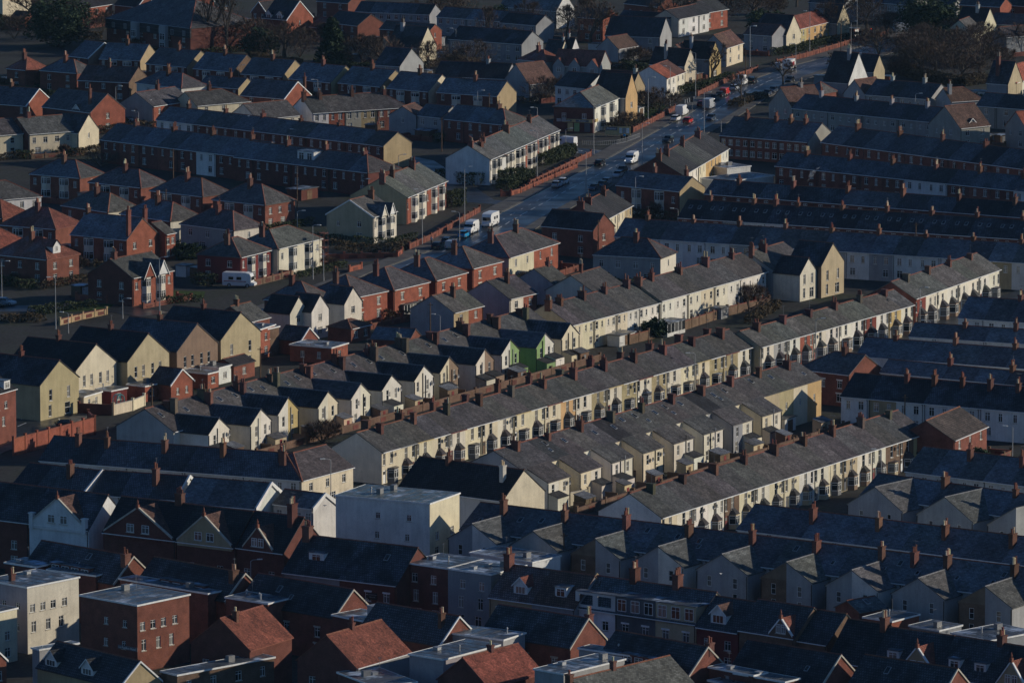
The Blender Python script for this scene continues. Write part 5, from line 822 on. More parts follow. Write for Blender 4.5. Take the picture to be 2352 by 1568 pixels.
 {'ax': 'y', 'x': -38.15, 'y': 1165.11, 'a': 1.0935, 'L': 10.01, 'd': 9, 'he': 5.4, 'tp': 0.6745, 'n': 1, 'label': 'slate hipped house above the white gabled wings', 'h0': 1, 'h1': 1, 'wc': 'brick', 'roof': 'slate', 'fw': 'w3', 'name': 'semi_detached_house', 'ridge': 'terracotta', 'ch': [(0.6, 0.4, 1.4, 0.8, 1.0, 4, 'brick')], 'bay2': 0},
 {'ax': 'x', 'x': -30.08, 'y': 1149.95, 'a': 0.9948, 'L': 6.44, 'd': 5.3, 'he': 2.7, 'tp': 0.4452, 'n': 1, 'label': 'brown roofed conservatory bungalow with white frames', 'wc': 'brick', 'roof': 'brown', 'fw': 'w2', 'h0': 1, 'h1': 1, 'name': 'garden_room', 'gut': 1},
 {'ax': 'y', 'x': -18.98, 'y': 1133.54, 'a': 1.1881, 'L': 7.67, 'd': 6, 'he': 3.0, 'tp': 0.5774, 'n': 1, 'label': 'frosted slate outbuilding behind the terrace', 'wc': 'brick', 'roof': 'slate', 'name': 'outbuilding', 'gut': 0},
 {'ax': 'x', 'x': -22.41, 'y': 1313.12, 'a': 1.2812, 'L': 28.83, 'd': 12.54, 'he': 5.8, 'tp': 0.5774, 'n': 4, 'label': 'bay fronted brick and cream terrace beside the grey gable', 'wc': 'redbrick', 'wcs': ['redbrick', 'cream2', 'redbrick', 'redbrick'], 'ewc': 'olive', 'roof': 'slate2', 'fw': 'sb', 'bay2': 1, 'ch1': (0.44,), 'name': 'terraced_house', 'ridge': 'terracotta'},
 {'ax': 'x', 'x': -28.89, 'y': 1283.8, 'a': 1.1048, 'L': 10.42, 'd': 11, 'he': 5.6, 'tp': 0.5774, 'n': 1, 'label': 'cream double gabled house with large plain side', 'wc': 'cream2', 'ewc': 'buff', 'roof': 'slate', 'fw': 'sb', 'ew': 'sq', 'name': 'semi_detached_house', 'bay2': 1, 'barge': 'trim', 'extra': ['twingables'], 'ch': [(0.75, 0.42, 1.3, 0.6, 1.2, 3, 'redbrick')]},
 {'ax': 'x', 'x': -4.97, 'y': 1377.32, 'a': 1.2902, 'L': 57.41, 'd': 10.25, 'he': 5.8, 'tp': 0.5774, 'n': 6, 'label': 'cream and red terrace with stacked round bays by the main road', 'wc': 'cream2', 'wcs': ['pale', 'pale', 'cream2', 'redbrick', 'redbrick', 'redbrick'], 'ewc': 'white', 'roof': 'slate2', 'fw': 'sb', 'bay2': 1, 'ch1': (0.44,), 'name': 'terraced_house', 'ridge': 'terracotta'},
 {'ax': 'y', 'x': -5.25, 'y': 1381.55, 'a': 0.9774, 'L': 10.4, 'd': 7, 'he': 5.4, 'tp': 0.5774, 'n': 1, 'label': 'white side wing with hipped tiled roof by the hedge', 'wc': 'white', 'roof': 'tile', 'fw': 'w1', 'h0': 1, 'h1': 1, 'name': 'side_house', 'ch': [(0.25, 0.1, 1.6, 1.0, 1.0, 2, 'brick')]},
 {'ax': 'x', 'x': 19.64, 'y': 1474.0, 'a': 1.2801, 'L': 21.06, 'd': 10.07, 'he': 6.0, 'tp': 0.5774, 'n': 1, 'label': 'corner convenience shop with yellow fascia and white bays', 'wc': 'pale', 'ewc': 'darkbrick', 'roof': 'slate2', 'fw': 'sb', 'bay2': 1, 'h0': 1, 'ew': 'w2', 'name': 'corner_shop', 'ridge': 'terracotta', 'extra': ['shopfront']},
 {'ax': 'x', 'x': 37.38, 'y': 1353.72, 'a': 1.3313, 'L': 49.49, 'd': 12.33, 'he': 5.3, 'tp': 0.5774, 'n': 6, 'label': 'roadside terrace with sunlit cream and orange rears', 'wc': 'cream', 'wcs': ['pale', 'pale', 'cream', 'orange', 'peach', 'pale'], 'ewc': 'darkbrick', 'roof': 'greytile', 'fw': 'tr', 'ch1': (0.44,), 'roofs': ['tile', 'tile', 'greytile', 'greytile', 'tile', 'tile']},
 {'ax': 'x', 'x': 18.63, 'y': 1279.2, 'a': 1.3099, 'L': 26.29, 'd': 10.49, 'he': 5.3, 'tp': 0.5774, 'n': 4, 'label': 'roadside terrace with sunlit yellowish rear walls', 'wc': 'cream', 'wcs': ['pale', 'cream', 'cream', 'tan'], 'ewc': 'darkbrick', 'roof': 'tile', 'fw': 'tr', 'ch1': (0.44,)},
 {'ax': 'y', 'x': 16.63, 'y': 1261.98, 'a': 0.9774, 'L': 12.71, 'd': 8, 'he': 5.8, 'tp': 0.7265, 'n': 1, 'label': 'dark brick corner house with metal flue by the road', 'wc': 'brick', 'roof': 'dark', 'fw': 'w2', 'name': 'corner_house', 'ew': 'w1'},
 {'ax': 'y', 'x': 35.91, 'y': 1322.86, 'a': 0.898, 'L': 17.13, 'd': 9, 'he': 5.8, 'tp': 0.5774, 'n': 1, 'label': 'brick house facing us with white bays and arched door', 'wc': 'brick', 'roof': 'slate', 'fw': 'sb', 'bay2': 1, 'name': 'semi_detached_house', 'ewc': 'tan', 'ch': [(0.25, 0.9, 1.0, 0.7, 0.8, 2, 'brick'), (0.75, 0.9, 1.0, 0.7, 0.8, 3, 'brick')]},
 {'ax': 'x', 'x': 48.13, 'y': 1381.9, 'a': 0.6663, 'L': 6.84, 'd': 8, 'he': 3.2, 'tp': 0.5774, 'n': 1, 'label': 'white flat roofed workshop beside the roadside terrace', 'flat': 1, 'wc': 'white', 'name': 'workshop'},
 {'ax': 'x', 'x': 47.41, 'y': 1360.63, 'a': 0.7655, 'L': 14.84, 'd': 8, 'he': 3.0, 'tp': 0.5774, 'n': 1, 'label': 'low frosted workshop with two rooflights', 'flat': 1, 'wc': 'offwhite', 'name': 'workshop'},
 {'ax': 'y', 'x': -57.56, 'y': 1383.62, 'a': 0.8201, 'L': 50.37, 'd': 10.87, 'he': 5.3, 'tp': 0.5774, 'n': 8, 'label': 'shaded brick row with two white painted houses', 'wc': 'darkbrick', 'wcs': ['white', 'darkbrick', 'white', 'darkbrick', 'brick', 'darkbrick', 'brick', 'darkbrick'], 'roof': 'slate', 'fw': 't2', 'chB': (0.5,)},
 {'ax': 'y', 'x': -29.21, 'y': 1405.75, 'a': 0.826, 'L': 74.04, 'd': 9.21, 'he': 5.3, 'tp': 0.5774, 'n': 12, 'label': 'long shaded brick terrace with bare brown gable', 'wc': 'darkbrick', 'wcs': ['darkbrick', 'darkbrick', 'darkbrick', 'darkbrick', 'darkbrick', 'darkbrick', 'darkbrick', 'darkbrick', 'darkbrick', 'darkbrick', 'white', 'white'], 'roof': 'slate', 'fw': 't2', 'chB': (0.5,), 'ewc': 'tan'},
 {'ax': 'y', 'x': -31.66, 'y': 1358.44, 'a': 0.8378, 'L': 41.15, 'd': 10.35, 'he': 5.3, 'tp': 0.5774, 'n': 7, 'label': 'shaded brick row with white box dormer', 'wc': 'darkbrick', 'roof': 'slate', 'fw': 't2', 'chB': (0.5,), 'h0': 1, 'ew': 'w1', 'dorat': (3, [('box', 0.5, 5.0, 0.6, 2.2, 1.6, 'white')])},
 {'ax': 'x', 'x': -47.41, 'y': 1469.64, 'a': 0.4966, 'L': 25.94, 'd': 11.17, 'he': 5.2, 'tp': 0.5774, 'n': 6, 'label': 'slate roofed terrace with white, red and pebbled fronts', 'wc': 'brick', 'wcs': ['white', 'redbrick', 'pebble', 'stone', 'brick', 'redbrick'], 'roof': 'slate', 'fw': 't2', 'ch1': (0.44,), 'hipend': 1},
 {'ax': 'y', 'x': -1.38, 'y': 1445.39, 'a': 0.8767, 'L': 19.08, 'd': 10.02, 'he': 5.3, 'tp': 0.5774, 'n': 3, 'label': 'brick terrace with bays behind the round-bayed row', 'wc': 'brick', 'roof': 'slate', 'fw': 't2', 'h0': 1, 'chB': (0.5,)},
 {'ax': 'y', 'x': -16.69, 'y': 1460.32, 'a': 0.8581, 'L': 8.01, 'd': 8.04, 'he': 5.2, 'tp': 0.5774, 'n': 1, 'label': 'grey rendered house with tiled cross roof', 'wc': 'greywhite', 'roof': 'tile', 'fw': 'w2', 'name': 'detached_house'},
 {'ax': 'x', 'x': -22.74, 'y': 1464.85, 'a': 1.2331, 'L': 8.4, 'd': 6.8, 'he': 5.2, 'tp': 0.5774, 'n': 1, 'label': 'grey gabled house with small brown roof', 'wc': 'greywhite', 'roof': 'brown', 'name': 'detached_house', 'ew': 'rl'},
 {'ax': 'y', 'x': -95.18, 'y': 1585.53, 'a': 1.1987, 'L': 11.53, 'd': 11, 'he': 5.0, 'tp': 0.6494, 'n': 1, 'label': 'tan gabled semi, first in the upper staggered line', 'wc': 'darkbrick', 'ewc': 'tan', 'roof': 'slate', 'fw': 'sb', 'bay2': 1, 'name': 'semi_detached_house', 'ch': [(0.5, 0.45, 1.3, 0.8, 0.9, 4, 'brick')]},
 {'ax': 'y', 'x': -82.46, 'y': 1570.34, 'a': 0.918, 'L': 13.58, 'd': 11, 'he': 5.0, 'tp': 0.6494, 'n': 1, 'label': 'tan gabled semi, second in the upper staggered line', 'wc': 'darkbrick', 'ewc': 'tan', 'roof': 'slate', 'fw': 'sb', 'bay2': 1, 'name': 'semi_detached_house', 'ch': [(0.5, 0.45, 1.3, 0.8, 0.9, 4, 'brick')]},
 {'ax': 'y', 'x': -70.2, 'y': 1560.29, 'a': 0.96, 'L': 12.77, 'd': 11, 'he': 5.0, 'tp': 0.6494, 'n': 1, 'label': 'brick gabled semi, third in the upper staggered line', 'wc': 'darkbrick', 'ewc': 'brownbrick', 'roof': 'slate', 'fw': 'sb', 'bay2': 1, 'name': 'semi_detached_house', 'ch': [(0.5, 0.45, 1.3, 0.8, 0.9, 4, 'brick')]},
 {'ax': 'y', 'x': -57.4, 'y': 1548.76, 'a': 1.0111, 'L': 12.58, 'd': 11, 'he': 5.0, 'tp': 0.6494, 'n': 1, 'label': 'tan gabled semi, fourth in the upper staggered line', 'wc': 'darkbrick', 'ewc': 'tan', 'roof': 'slate', 'fw': 'sb', 'bay2': 1, 'name': 'semi_detached_house', 'ch': [(0.5, 0.45, 1.3, 0.8, 0.9, 4, 'brick')]},
 {'ax': 'y', 'x': -44.91, 'y': 1535.56, 'a': 0.8601, 'L': 14.12, 'd': 11, 'he': 5.0, 'tp': 0.6494, 'n': 1, 'label': 'olive gabled semi, fifth in the upper staggered line', 'wc': 'darkbrick', 'ewc': 'olive', 'roof': 'slate', 'fw': 'sb', 'bay2': 1, 'name': 'semi_detached_house', 'ch': [(0.5, 0.45, 1.3, 0.8, 0.9, 4, 'brick')]},
 {'ax': 'y', 'x': -32.41, 'y': 1526.46, 'a': 0.8665, 'L': 14.06, 'd': 11, 'he': 5.0, 'tp': 0.6494, 'n': 1, 'label': 'tan gabled semi, sixth in the upper staggered line', 'wc': 'darkbrick', 'ewc': 'tan', 'roof': 'slate', 'fw': 'sb', 'bay2': 1, 'name': 'semi_detached_house', 'ch': [(0.5, 0.45, 1.3, 0.8, 0.9, 4, 'brick')]},
 {'ax': 'y', 'x': -20.48, 'y': 1516.18, 'a': 0.9271, 'L': 12.82, 'd': 11, 'he': 5.0, 'tp': 0.6494, 'n': 1, 'label': 'bright cream gabled semi in the upper staggered line', 'wc': 'darkbrick', 'ewc': 'cream', 'roof': 'slate', 'fw': 'sb', 'bay2': 1, 'name': 'semi_detached_house', 'ch': [(0.5, 0.45, 1.3, 0.8, 0.9, 4, 'brick')]},
 {'ax': 'y', 'x': -3.62, 'y': 1506.54, 'a': 1.0563, 'L': 17.0, 'd': 9.5, 'he': 5.0, 'tp': 0.6494, 'n': 1, 'label': 'stone gabled house with chimney on its apex', 'wc': 'darkbrick', 'ewc': 'tan', 'roof': 'slate', 'fw': 'sb', 'bay2': 1, 'name': 'semi_detached_house', 'ch': [(0.5, 0.45, 1.3, 0.8, 0.9, 4, 'brick')]},
 {'ax': 'y', 'x': -108.87, 'y': 1591.12, 'a': 0.765, 'L': 7.42, 'd': 11, 'he': 5.0, 'tp': 0.6494, 'n': 1, 'label': 'white bargeboarded house with brown gable', 'wc': 'darkbrick', 'ewc': 'brown', 'roof': 'slate', 'name': 'detached_house', 'barge': 'trim', 'fw': 'w1'},
 {'ax': 'y', 'x': -122.43, 'y': 1559.96, 'a': 0.9017, 'L': 6.56, 'd': 8, 'he': 5.4, 'tp': 0.6745, 'n': 1, 'label': 'small hipped house with red tiled end', 'h0': 1, 'h1': 1, 'wc': 'brick', 'roof': 'red', 'fw': 'w1', 'name': 'semi_detached_house', 'ridge': 'terracotta', 'ch': [(0.5, 0.38, 1.3, 0.8, 1.0, 4, 'brick')], 'bay2': 0},
 {'ax': 'y', 'x': -109.17, 'y': 1553.23, 'a': 0.9774, 'L': 11.71, 'd': 8, 'he': 5.4, 'tp': 0.6745, 'n': 1, 'label': 'hipped slate semi beside the conifer shrub', 'h0': 1, 'h1': 1, 'wc': 'brick', 'roof': 'slate', 'fw': 'w2', 'name': 'semi_detached_house', 'ridge': 'terracotta', 'ch': [(0.5, 0.38, 1.3, 0.8, 1.0, 4, 'brick')], 'bay2': 0},
 {'ax': 'y', 'x': -95.05, 'y': 1535.56, 'a': 1.1859, 'L': 13.99, 'd': 11, 'he': 5.0, 'tp': 0.5774, 'n': 1, 'label': 'brown tiled house with sunlit brick gable', 'wc': 'darkbrick', 'ewc': 'brownbrick', 'roof': 'darkred', 'fw': 'w3', 'name': 'semi_detached_house', 'ch': [(0.55, 0.45, 1.2, 0.8, 0.8, 3, 'brick')]},
 {'ax': 'y', 'x': -81.2, 'y': 1520.39, 'a': 0.7873, 'L': 16.52, 'd': 8.5, 'he': 5.4, 'tp': 0.6745, 'n': 1, 'label': 'hipped slate semi with red hip tiles and white wall', 'h0': 1, 'h1': 1, 'wc': 'offwhite', 'roof': 'slate', 'fw': 'w2', 'name': 'semi_detached_house', 'ridge': 'terracotta', 'ch': [(0.5, 0.38, 1.3, 0.8, 1.0, 4, 'brick')], 'bay2': 0},
 {'ax': 'y', 'x': -67.35, 'y': 1522.59, 'a': 0.9774, 'L': 12.19, 'd': 7.42, 'he': 5.0, 'tp': 0.5774, 'n': 1, 'label': 'slate gabled semi with a rooflight and tan gable', 'wc': 'darkbrick', 'ewc': 'tan', 'roof': 'slate', 'fw': 'sb', 'name': 'semi_detached_house', 'ch': [(0.4, 0.45, 1.3, 0.8, 0.8, 4, 'brick')]},
 {'ax': 'y', 'x': -55.29, 'y': 1502.73, 'a': 0.9774, 'L': 13.22, 'd': 11, 'he': 4.8, 'tp': 0.6494, 'n': 1, 'label': 'red gabled house with white bargeboards, upper middle', 'wc': 'brick', 'ewc': 'redbrick', 'roof': 'slate', 'fw': 'w2', 'name': 'semi_detached_house', 'barge': 'trim', 'ch': [(0.05, 0.85, 0.9, 0.6, 0.6, 1, 'brick')]},
 {'ax': 'y', 'x': -116.74, 'y': 1486.15, 'a': 1.0229, 'L': 13.73, 'd': 11, 'he': 5.0, 'tp': 0.6494, 'n': 1, 'label': 'brick house with scaffold and white verge', 'wc': 'darkbrick', 'ewc': 'redbrick', 'roof': 'slate', 'name': 'semi_detached_house', 'barge': 'trim', 'fw': 'sb', 'ch': [(0.6, 0.5, 1.2, 0.8, 1.0, 4, 'brick')]},
 {'ax': 'y', 'x': -100.23, 'y': 1471.08, 'a': 0.7934, 'L': 17.31, 'd': 11, 'he': 5.2, 'tp': 0.7265, 'n': 1, 'label': 'red brick gabled house with round vent and half-timbered dormer', 'wc': 'darkbrick', 'ewc': 'redbrick', 'roof': 'slate', 'ew': 'w1', 'name': 'detached_house', 'ch': [(0.15, 0.2, 1.4, 0.6, 0.7, 1, 'brick')], 'dor': [('gable', 0.3, 2.4, -0.2, 0.6, 0.2, 'trim', 'slate')]},
 {'ax': 'x', 'x': -86.13, 'y': 1483.22, 'a': 0.9573, 'L': 15.09, 'd': 10.2, 'he': 5.2, 'tp': 0.5774, 'n': 1, 'label': 'white gabled house with red brick front', 'wc': 'redbrick', 'ewc': 'greywhite', 'roof': 'slate', 'fw': 'w3', 'ew': 'rl', 'name': 'semi_detached_house', 'ridge': 'terracotta', 'ch': [(0.55, 0.5, 1.4, 0.8, 0.9, 3, 'brick')]},
 {'ax': 'x', 'x': -75.73, 'y': 1486.15, 'a': 0.659, 'L': 15.73, 'd': 9.74, 'he': 5.0, 'tp': 0.5774, 'n': 1, 'label': 'grey slate house with sweeping bare roof', 'wc': 'cream', 'roof': 'slate', 'fw': 'w3', 'h1': 1, 'name': 'semi_detached_house', 'ridge': 'terracotta', 'ch': [(0.45, 0.5, 1.4, 0.8, 0.9, 3, 'brick')]},
 {'ax': 'x', 'x': -60.1, 'y': 1458.91, 'a': 0.7008, 'L': 12.92, 'd': 10.67, 'he': 5.0, 'tp': 0.5774, 'n': 1, 'label': 'slate roofed house with open skylight', 'wc': 'cream2', 'roof': 'slate', 'fw': 'w3', 'name': 'semi_detached_house'},
 {'ax': 'x', 'x': -122.24, 'y': 1422.93, 'a': 0.6043, 'L': 11.17, 'd': 10.64, 'he': 5.3, 'tp': 0.5774, 'n': 1, 'label': 'cream rear of a slate house at the left edge', 'wc': 'cream', 'roof': 'slate', 'fw': 'w2', 'ws': 's', 'name': 'semi_detached_house'},
 {'ax': 'x', 'x': -111.59, 'y': 1427.68, 'a': 0.574, 'L': 11.77, 'd': 11, 'he': 5.3, 'tp': 0.5774, 'n': 1, 'label': 'cream rear of a slate semi with black drainpipes', 'wc': 'cream', 'roof': 'slate3', 'fw': 'w4', 'ewc': 'darkbrick', 'name': 'semi_detached_house', 'ch': [(0.25, 0.5, 1.4, 0.9, 1.0, 4, 'brick')]},
 {'ax': 'y', 'x': -100.44, 'y': 1432.87, 'a': 1.0472, 'L': 9.0, 'd': 8.42, 'he': 5.0, 'tp': 0.9004, 'n': 1, 'label': 'cream gabled house with dark verge and small porch', 'wc': 'cream', 'ewc': 'cream', 'roof': 'dark', 'ew': 'rl', 'name': 'detached_house'},
 {'ax': 'x', 'x': -142.81, 'y': 1739.03, 'a': 0.9521, 'L': 12.63, 'd': 9, 'he': 8.5, 'tp': 0.5774, 'n': 1, 'label': 'tall plain cream building in the top left corner', 'flat': 1, 'wc': 'cream', 'name': 'building'},
 {'ax': 'y', 'x': -134.38, 'y': 1710.26, 'a': 0.9774, 'L': 5.0, 'd': 5, 'he': 3.0, 'tp': 0.5774, 'n': 1, 'label': 'small dark bungalow by the cream building', 'wc': 'brick', 'roof': 'dark', 'name': 'bungalow', 'gut': 0},
 {'ax': 'x', 'x': -118.93, 'y': 1713.68, 'a': 1.0437, 'L': 15.16, 'd': 8, 'he': 5.2, 'tp': 0.5774, 'n': 1, 'label': 'brick house with white windows behind the evergreen', 'wc': 'redbrick', 'roof': 'dark', 'fw': 'w3', 'name': 'detached_house'},
 {'ax': 'y', 'x': -85.26, 'y': 1643.23, 'a': 0.7346, 'L': 35.63, 'd': 22.32, 'he': 7.2, 'tp': 0.5317, 'n': 1, 'label': 'large hipped care home with mansard windows', 'wc': 'darkbrick', 'roof': 'slate', 'fw': 'c5', 'ewc': 'darkbrick', 'h0': 1, 'h1': 1, 'name': 'care_home', 'extra': ['carehome'], 'dp': 0},
 {'ax': 'x', 'x': -67.55, 'y': 1704.96, 'a': 0.8727, 'L': 8.0, 'd': 5.5, 'he': 5.0, 'tp': 1.0, 'n': 1, 'label': 'half-timbered gabled brick house at the top', 'wc': 'brick', 'roof': 'tile', 'ew': 'w2', 'name': 'detached_house', 'barge': 'trim'},
 {'ax': 'y', 'x': -61.19, 'y': 1684.27, 'a': 0.9014, 'L': 8.64, 'd': 11, 'he': 5.2, 'tp': 0.8391, 'n': 1, 'label': 'brick house with twin dormers and sunlit gable', 'wc': 'darkbrick', 'ewc': 'redbrick', 'roof': 'tile', 'ew': 'rl', 'name': 'detached_house', 'barge': 'trim', 'dor': [('gable', 0.3, 1.8, -0.2, 1.4, 0.1, 'trim', 'tile'), ('gable', 0.75, 1.8, -0.2, 1.4, 0.1, 'trim', 'tile')]},
 {'ax': 'y', 'x': -41.59, 'y': 1670.31, 'a': 0.7447, 'L': 12.67, 'd': 9.53, 'he': 5.0, 'tp': 0.5774, 'n': 1, 'label': 'modern tiled brick house with white porch gable', 'wc': 'brick', 'roof': 'tile', 'fw': 'w3', 'name': 'detached_house'},
 {'ax': 'y', 'x': -22.31, 'y': 1653.79, 'a': 0.9774, 'L': 15.91, 'd': 6.22, 'he': 5.0, 'tp': 0.5774, 'n': 1, 'label': 'tiled house with red brick end beside the glass lean-to', 'wc': 'brick', 'ewc': 'redbrick', 'roof': 'tilebrown', 'fw': 'w3', 'ew': 'rl', 'name': 'detached_house'},
 {'ax': 'y', 'x': -22.65, 'y': 1699.52, 'a': 1.1581, 'L': 22.42, 'd': 8.16, 'he': 5.0, 'tp': 0.5774, 'n': 5, 'label': 'long dark roofed row near the top', 'wc': 'grey', 'roof': 'tile', 'fw': 'w2'},
 {'ax': 'y', 'x': 3.52, 'y': 1677.44, 'a': 0.9653, 'L': 29.28, 'd': 8.09, 'he': 5.0, 'tp': 0.5774, 'n': 6, 'label': 'frosted row near the top centre', 'wc': 'grey', 'roof': 'slate', 'fw': 'w2'},
 {'ax': 'y', 'x': 2.53, 'y': 1622.19, 'a': 0.9678, 'L': 23.34, 'd': 10.04, 'he': 5.2, 'tp': 0.5774, 'n': 4, 'label': 'grey rendered row with plain windows', 'wc': 'grey', 'roof': 'dark', 'fw': 'w2'},
 {'ax': 'y', 'x': -32.91, 'y': 1625.35, 'a': 0.9774, 'L': 9.25, 'd': 4.5, 'he': 3.6, 'tp': 1.1106, 'n': 1, 'label': 'dark steep roofed cottage with pale chimney', 'wc': 'grey', 'ewc': 'cream', 'roof': 'dark', 'name': 'cottage', 'ch': [(-0.05, 0.5, 0.6, 0.8, 0.8, 2, 'greywhite')]},
 {'ax': 'x', 'x': -30.07, 'y': 1615.89, 'a': 1.1231, 'L': 8.01, 'd': 7.42, 'he': 4.0, 'tp': 0.9004, 'n': 1, 'label': 'cottage range with sunlit brown tiles', 'wc': 'cream', 'roof': 'brown', 'fw': 'w1', 'name': 'cottage'},
 {'ax': 'y', 'x': -24.15, 'y': 1616.49, 'a': 0.9774, 'L': 9.95, 'd': 7.7, 'he': 5.0, 'tp': 1.2799, 'n': 1, 'label': 'tall steep yellow gable with red lintels', 'wc': 'grey', 'ewc': 'cream', 'roof': 'dark', 'ew': 'w1', 'name': 'cottage', 'lint': 'redpaint', 'ch': [(0.75, 0.4, 0.9, 0.9, 0.9, 3, 'greywhite')]},
 {'ax': 'y', 'x': -28.5, 'y': 1571.71, 'a': 1.0032, 'L': 7.66, 'd': 11, 'he': 5.0, 'tp': 0.7265, 'n': 1, 'label': 'grey rendered house with plain pale gable', 'wc': 'greywhite', 'roof': 'dark', 'name': 'detached_house', 'fw': 'w1'},
 {'ax': 'y', 'x': -1.77, 'y': 1543.45, 'a': 1.2525, 'L': 18.65, 'd': 11.13, 'he': 5.0, 'tp': 0.5774, 'n': 3, 'label': 'dark roofed grey house row above the semis', 'wc': 'grey', 'roof': 'dark', 'fw': 'w2', 'chB': (0.5,), 'chc': 'grey'},
 {'ax': 'y', 'x': 8.74, 'y': 1579.13, 'a': 0.9102, 'L': 9.06, 'd': 7, 'he': 5.4, 'tp': 0.6745, 'n': 1, 'label': 'small hipped cottage with orange tiled end', 'h0': 1, 'h1': 1, 'wc': 'greywhite', 'roof': 'red', 'fw': '', 'name': 'semi_detached_house', 'ridge': 'terracotta', 'ch': [(0.5, 0.38, 1.3, 0.8, 1.0, 4, 'brick')], 'bay2': 0},
 {'ax': 'y', 'x': 12.52, 'y': 1615.64, 'a': 0.9774, 'L': 5.03, 'd': 4.5, 'he': 3.4, 'tp': 1.4281, 'n': 1, 'label': 'steep dark cottage gable near the bare tree', 'wc': 'grey', 'ewc': 'cream', 'roof': 'dark', 'name': 'cottage', 'ch': [(0.1, 0.5, 1.0, 0.5, 0.5, 1, 'greywhite')]},
 {'ax': 'y', 'x': 15.34, 'y': 1616.68, 'a': 0.9774, 'L': 6.76, 'd': 4.5, 'he': 3.6, 'tp': 1.6003, 'n': 1, 'label': 'steep cottage gable with white timbering', 'wc': 'grey', 'ewc': 'white', 'roof': 'dark', 'name': 'cottage', 'ch': [(0.3, 0.5, 1.2, 0.5, 0.5, 1, 'greywhite')]},
 {'ax': 'y', 'x': 22.23, 'y': 1573.93, 'a': 1.1943, 'L': 12.71, 'd': 8, 'he': 4.6, 'tp': 0.9004, 'n': 1, 'label': 'grey house with twin gables and red tiles', 'wc': 'greywhite', 'roof': 'red', 'fw': 'w3', 'name': 'semi_detached_house', 'extra': ['twogables']},
 {'ax': 'x', 'x': 4.21, 'y': 1537.42, 'a': 0.8006, 'L': 9.88, 'd': 9.15, 'he': 4.4, 'tp': 1.0, 'n': 1, 'label': 'brown tiled cottage with grey gable', 'wc': 'greywhite', 'roof': 'brown', 'name': 'cottage'},
 {'ax': 'y', 'x': 18.26, 'y': 1520.85, 'a': 0.8663, 'L': 9.97, 'd': 10.41, 'he': 5.2, 'tp': 0.5774, 'n': 2, 'label': 'white house with dark roof above the shop', 'wc': 'white', 'roof': 'dark', 'fw': 'w2'},
 {'ax': 'y', 'x': 27.42, 'y': 1494.46, 'a': 1.1043, 'L': 6.68, 'd': 6.6, 'he': 6.2, 'tp': 1.6003, 'n': 1, 'label': 'tall peach gabled house beside the shop', 'wc': 'grey', 'ewc': 'peach', 'roof': 'dark', 'ew': 'w1', 'name': 'detached_house'},
 {'ax': 'y', 'x': 29.21, 'y': 1512.66, 'a': 0.9774, 'L': 10.41, 'd': 6.0, 'he': 6.2, 'tp': 1.1918, 'n': 1, 'label': 'dark gabled house with a tall grey chimney behind the shop', 'wc': 'grey', 'ewc': 'tan', 'roof': 'dark', 'name': 'detached_house', 'ch': [(0.08, 0.5, 1.0, 0.8, 0.8, 2, 'greywhite')]},
 {'ax': 'x', 'x': 38.62, 'y': 1544.78, 'a': 1.2449, 'L': 15.52, 'd': 9.33, 'he': 5.0, 'tp': 0.5774, 'n': 2, 'label': 'white gabled pair with new orange roof', 'wc': 'pale', 'wcs': ['pale', 'cream2'], 'ewc': 'white', 'roofs': ['orange', 'brown'], 'roof': 'orange', 'fw': 'w2'},
 {'ax': 'y', 'x': 43.71, 'y': 1569.49, 'a': 0.9774, 'L': 10.48, 'd': 5.5, 'he': 5.4, 'tp': 1.4281, 'n': 1, 'label': 'tall steep cottage with cream gable by the road', 'wc': 'grey', 'ewc': 'cream', 'roof': 'dark', 'ew': 'w1', 'name': 'cottage', 'ch': [(0.6, 0.2, 1.2, 0.7, 0.7, 3, 'greywhite')]},
 {'ax': 'x', 'x': 45.69, 'y': 1586.92, 'a': 1.2645, 'L': 11.79, 'd': 7.92, 'he': 5.0, 'tp': 0.9004, 'n': 1, 'label': 'brown roofed cottage pair by the road', 'wc': 'cream', 'roof': 'brown', 'fw': 'w2', 'name': 'cottage'},
 {'ax': 'y', 'x': 50.56, 'y': 1586.08, 'a': 0.9774, 'L': 9.33, 'd': 5.5, 'he': 5.4, 'tp': 1.4281, 'n': 1, 'label': 'tall steep yellow cottage gable behind the bare street tree', 'wc': 'grey', 'ewc': 'yellow', 'roof': 'dark', 'ew': 'w1', 'name': 'cottage', 'ch': [(0.7, 0.3, 1.2, 0.7, 0.7, 2, 'greywhite')]},
 {'ax': 'x', 'x': 55.84, 'y': 1615.33, 'a': 1.2169, 'L': 13.98, 'd': 6.99, 'he': 5.0, 'tp': 0.9004, 'n': 2, 'label': 'cream cottage pair with little gables by the road', 'wc': 'cream', 'ewc': 'grey', 'roof': 'brown', 'fw': 'w1'},
 {'ax': 'y', 'x': 68.98, 'y': 1644.76, 'a': 0.9774, 'L': 8.75, 'd': 8.56, 'he': 5.0, 'tp': 0.5774, 'n': 1, 'label': 'grey house with mossy red tiled roof by the road', 'wc': 'grey', 'roof': 'brown', 'fw': 'w2', 'name': 'semi_detached_house'},
 {'ax': 'x', 'x': 27.6, 'y': 1613.02, 'a': 0.9948, 'L': 9.6, 'd': 6.55, 'he': 5.0, 'tp': 0.8391, 'n': 1, 'label': 'grey house with lichened red roof', 'wc': 'greywhite', 'roof': 'brown', 'fw': 'w2', 'name': 'semi_detached_house'},
 {'ax': 'y', 'x': 39.16, 'y': 1641.77, 'a': 1.231, 'L': 15.27, 'd': 10.08, 'he': 5.0, 'tp': 0.9004, 'n': 1, 'label': 'dark house with diamond motif gable', 'wc': 'grey', 'ewc': 'greywhite', 'roof': 'tile', 'fw': 'w3', 'name': 'semi_detached_house'},
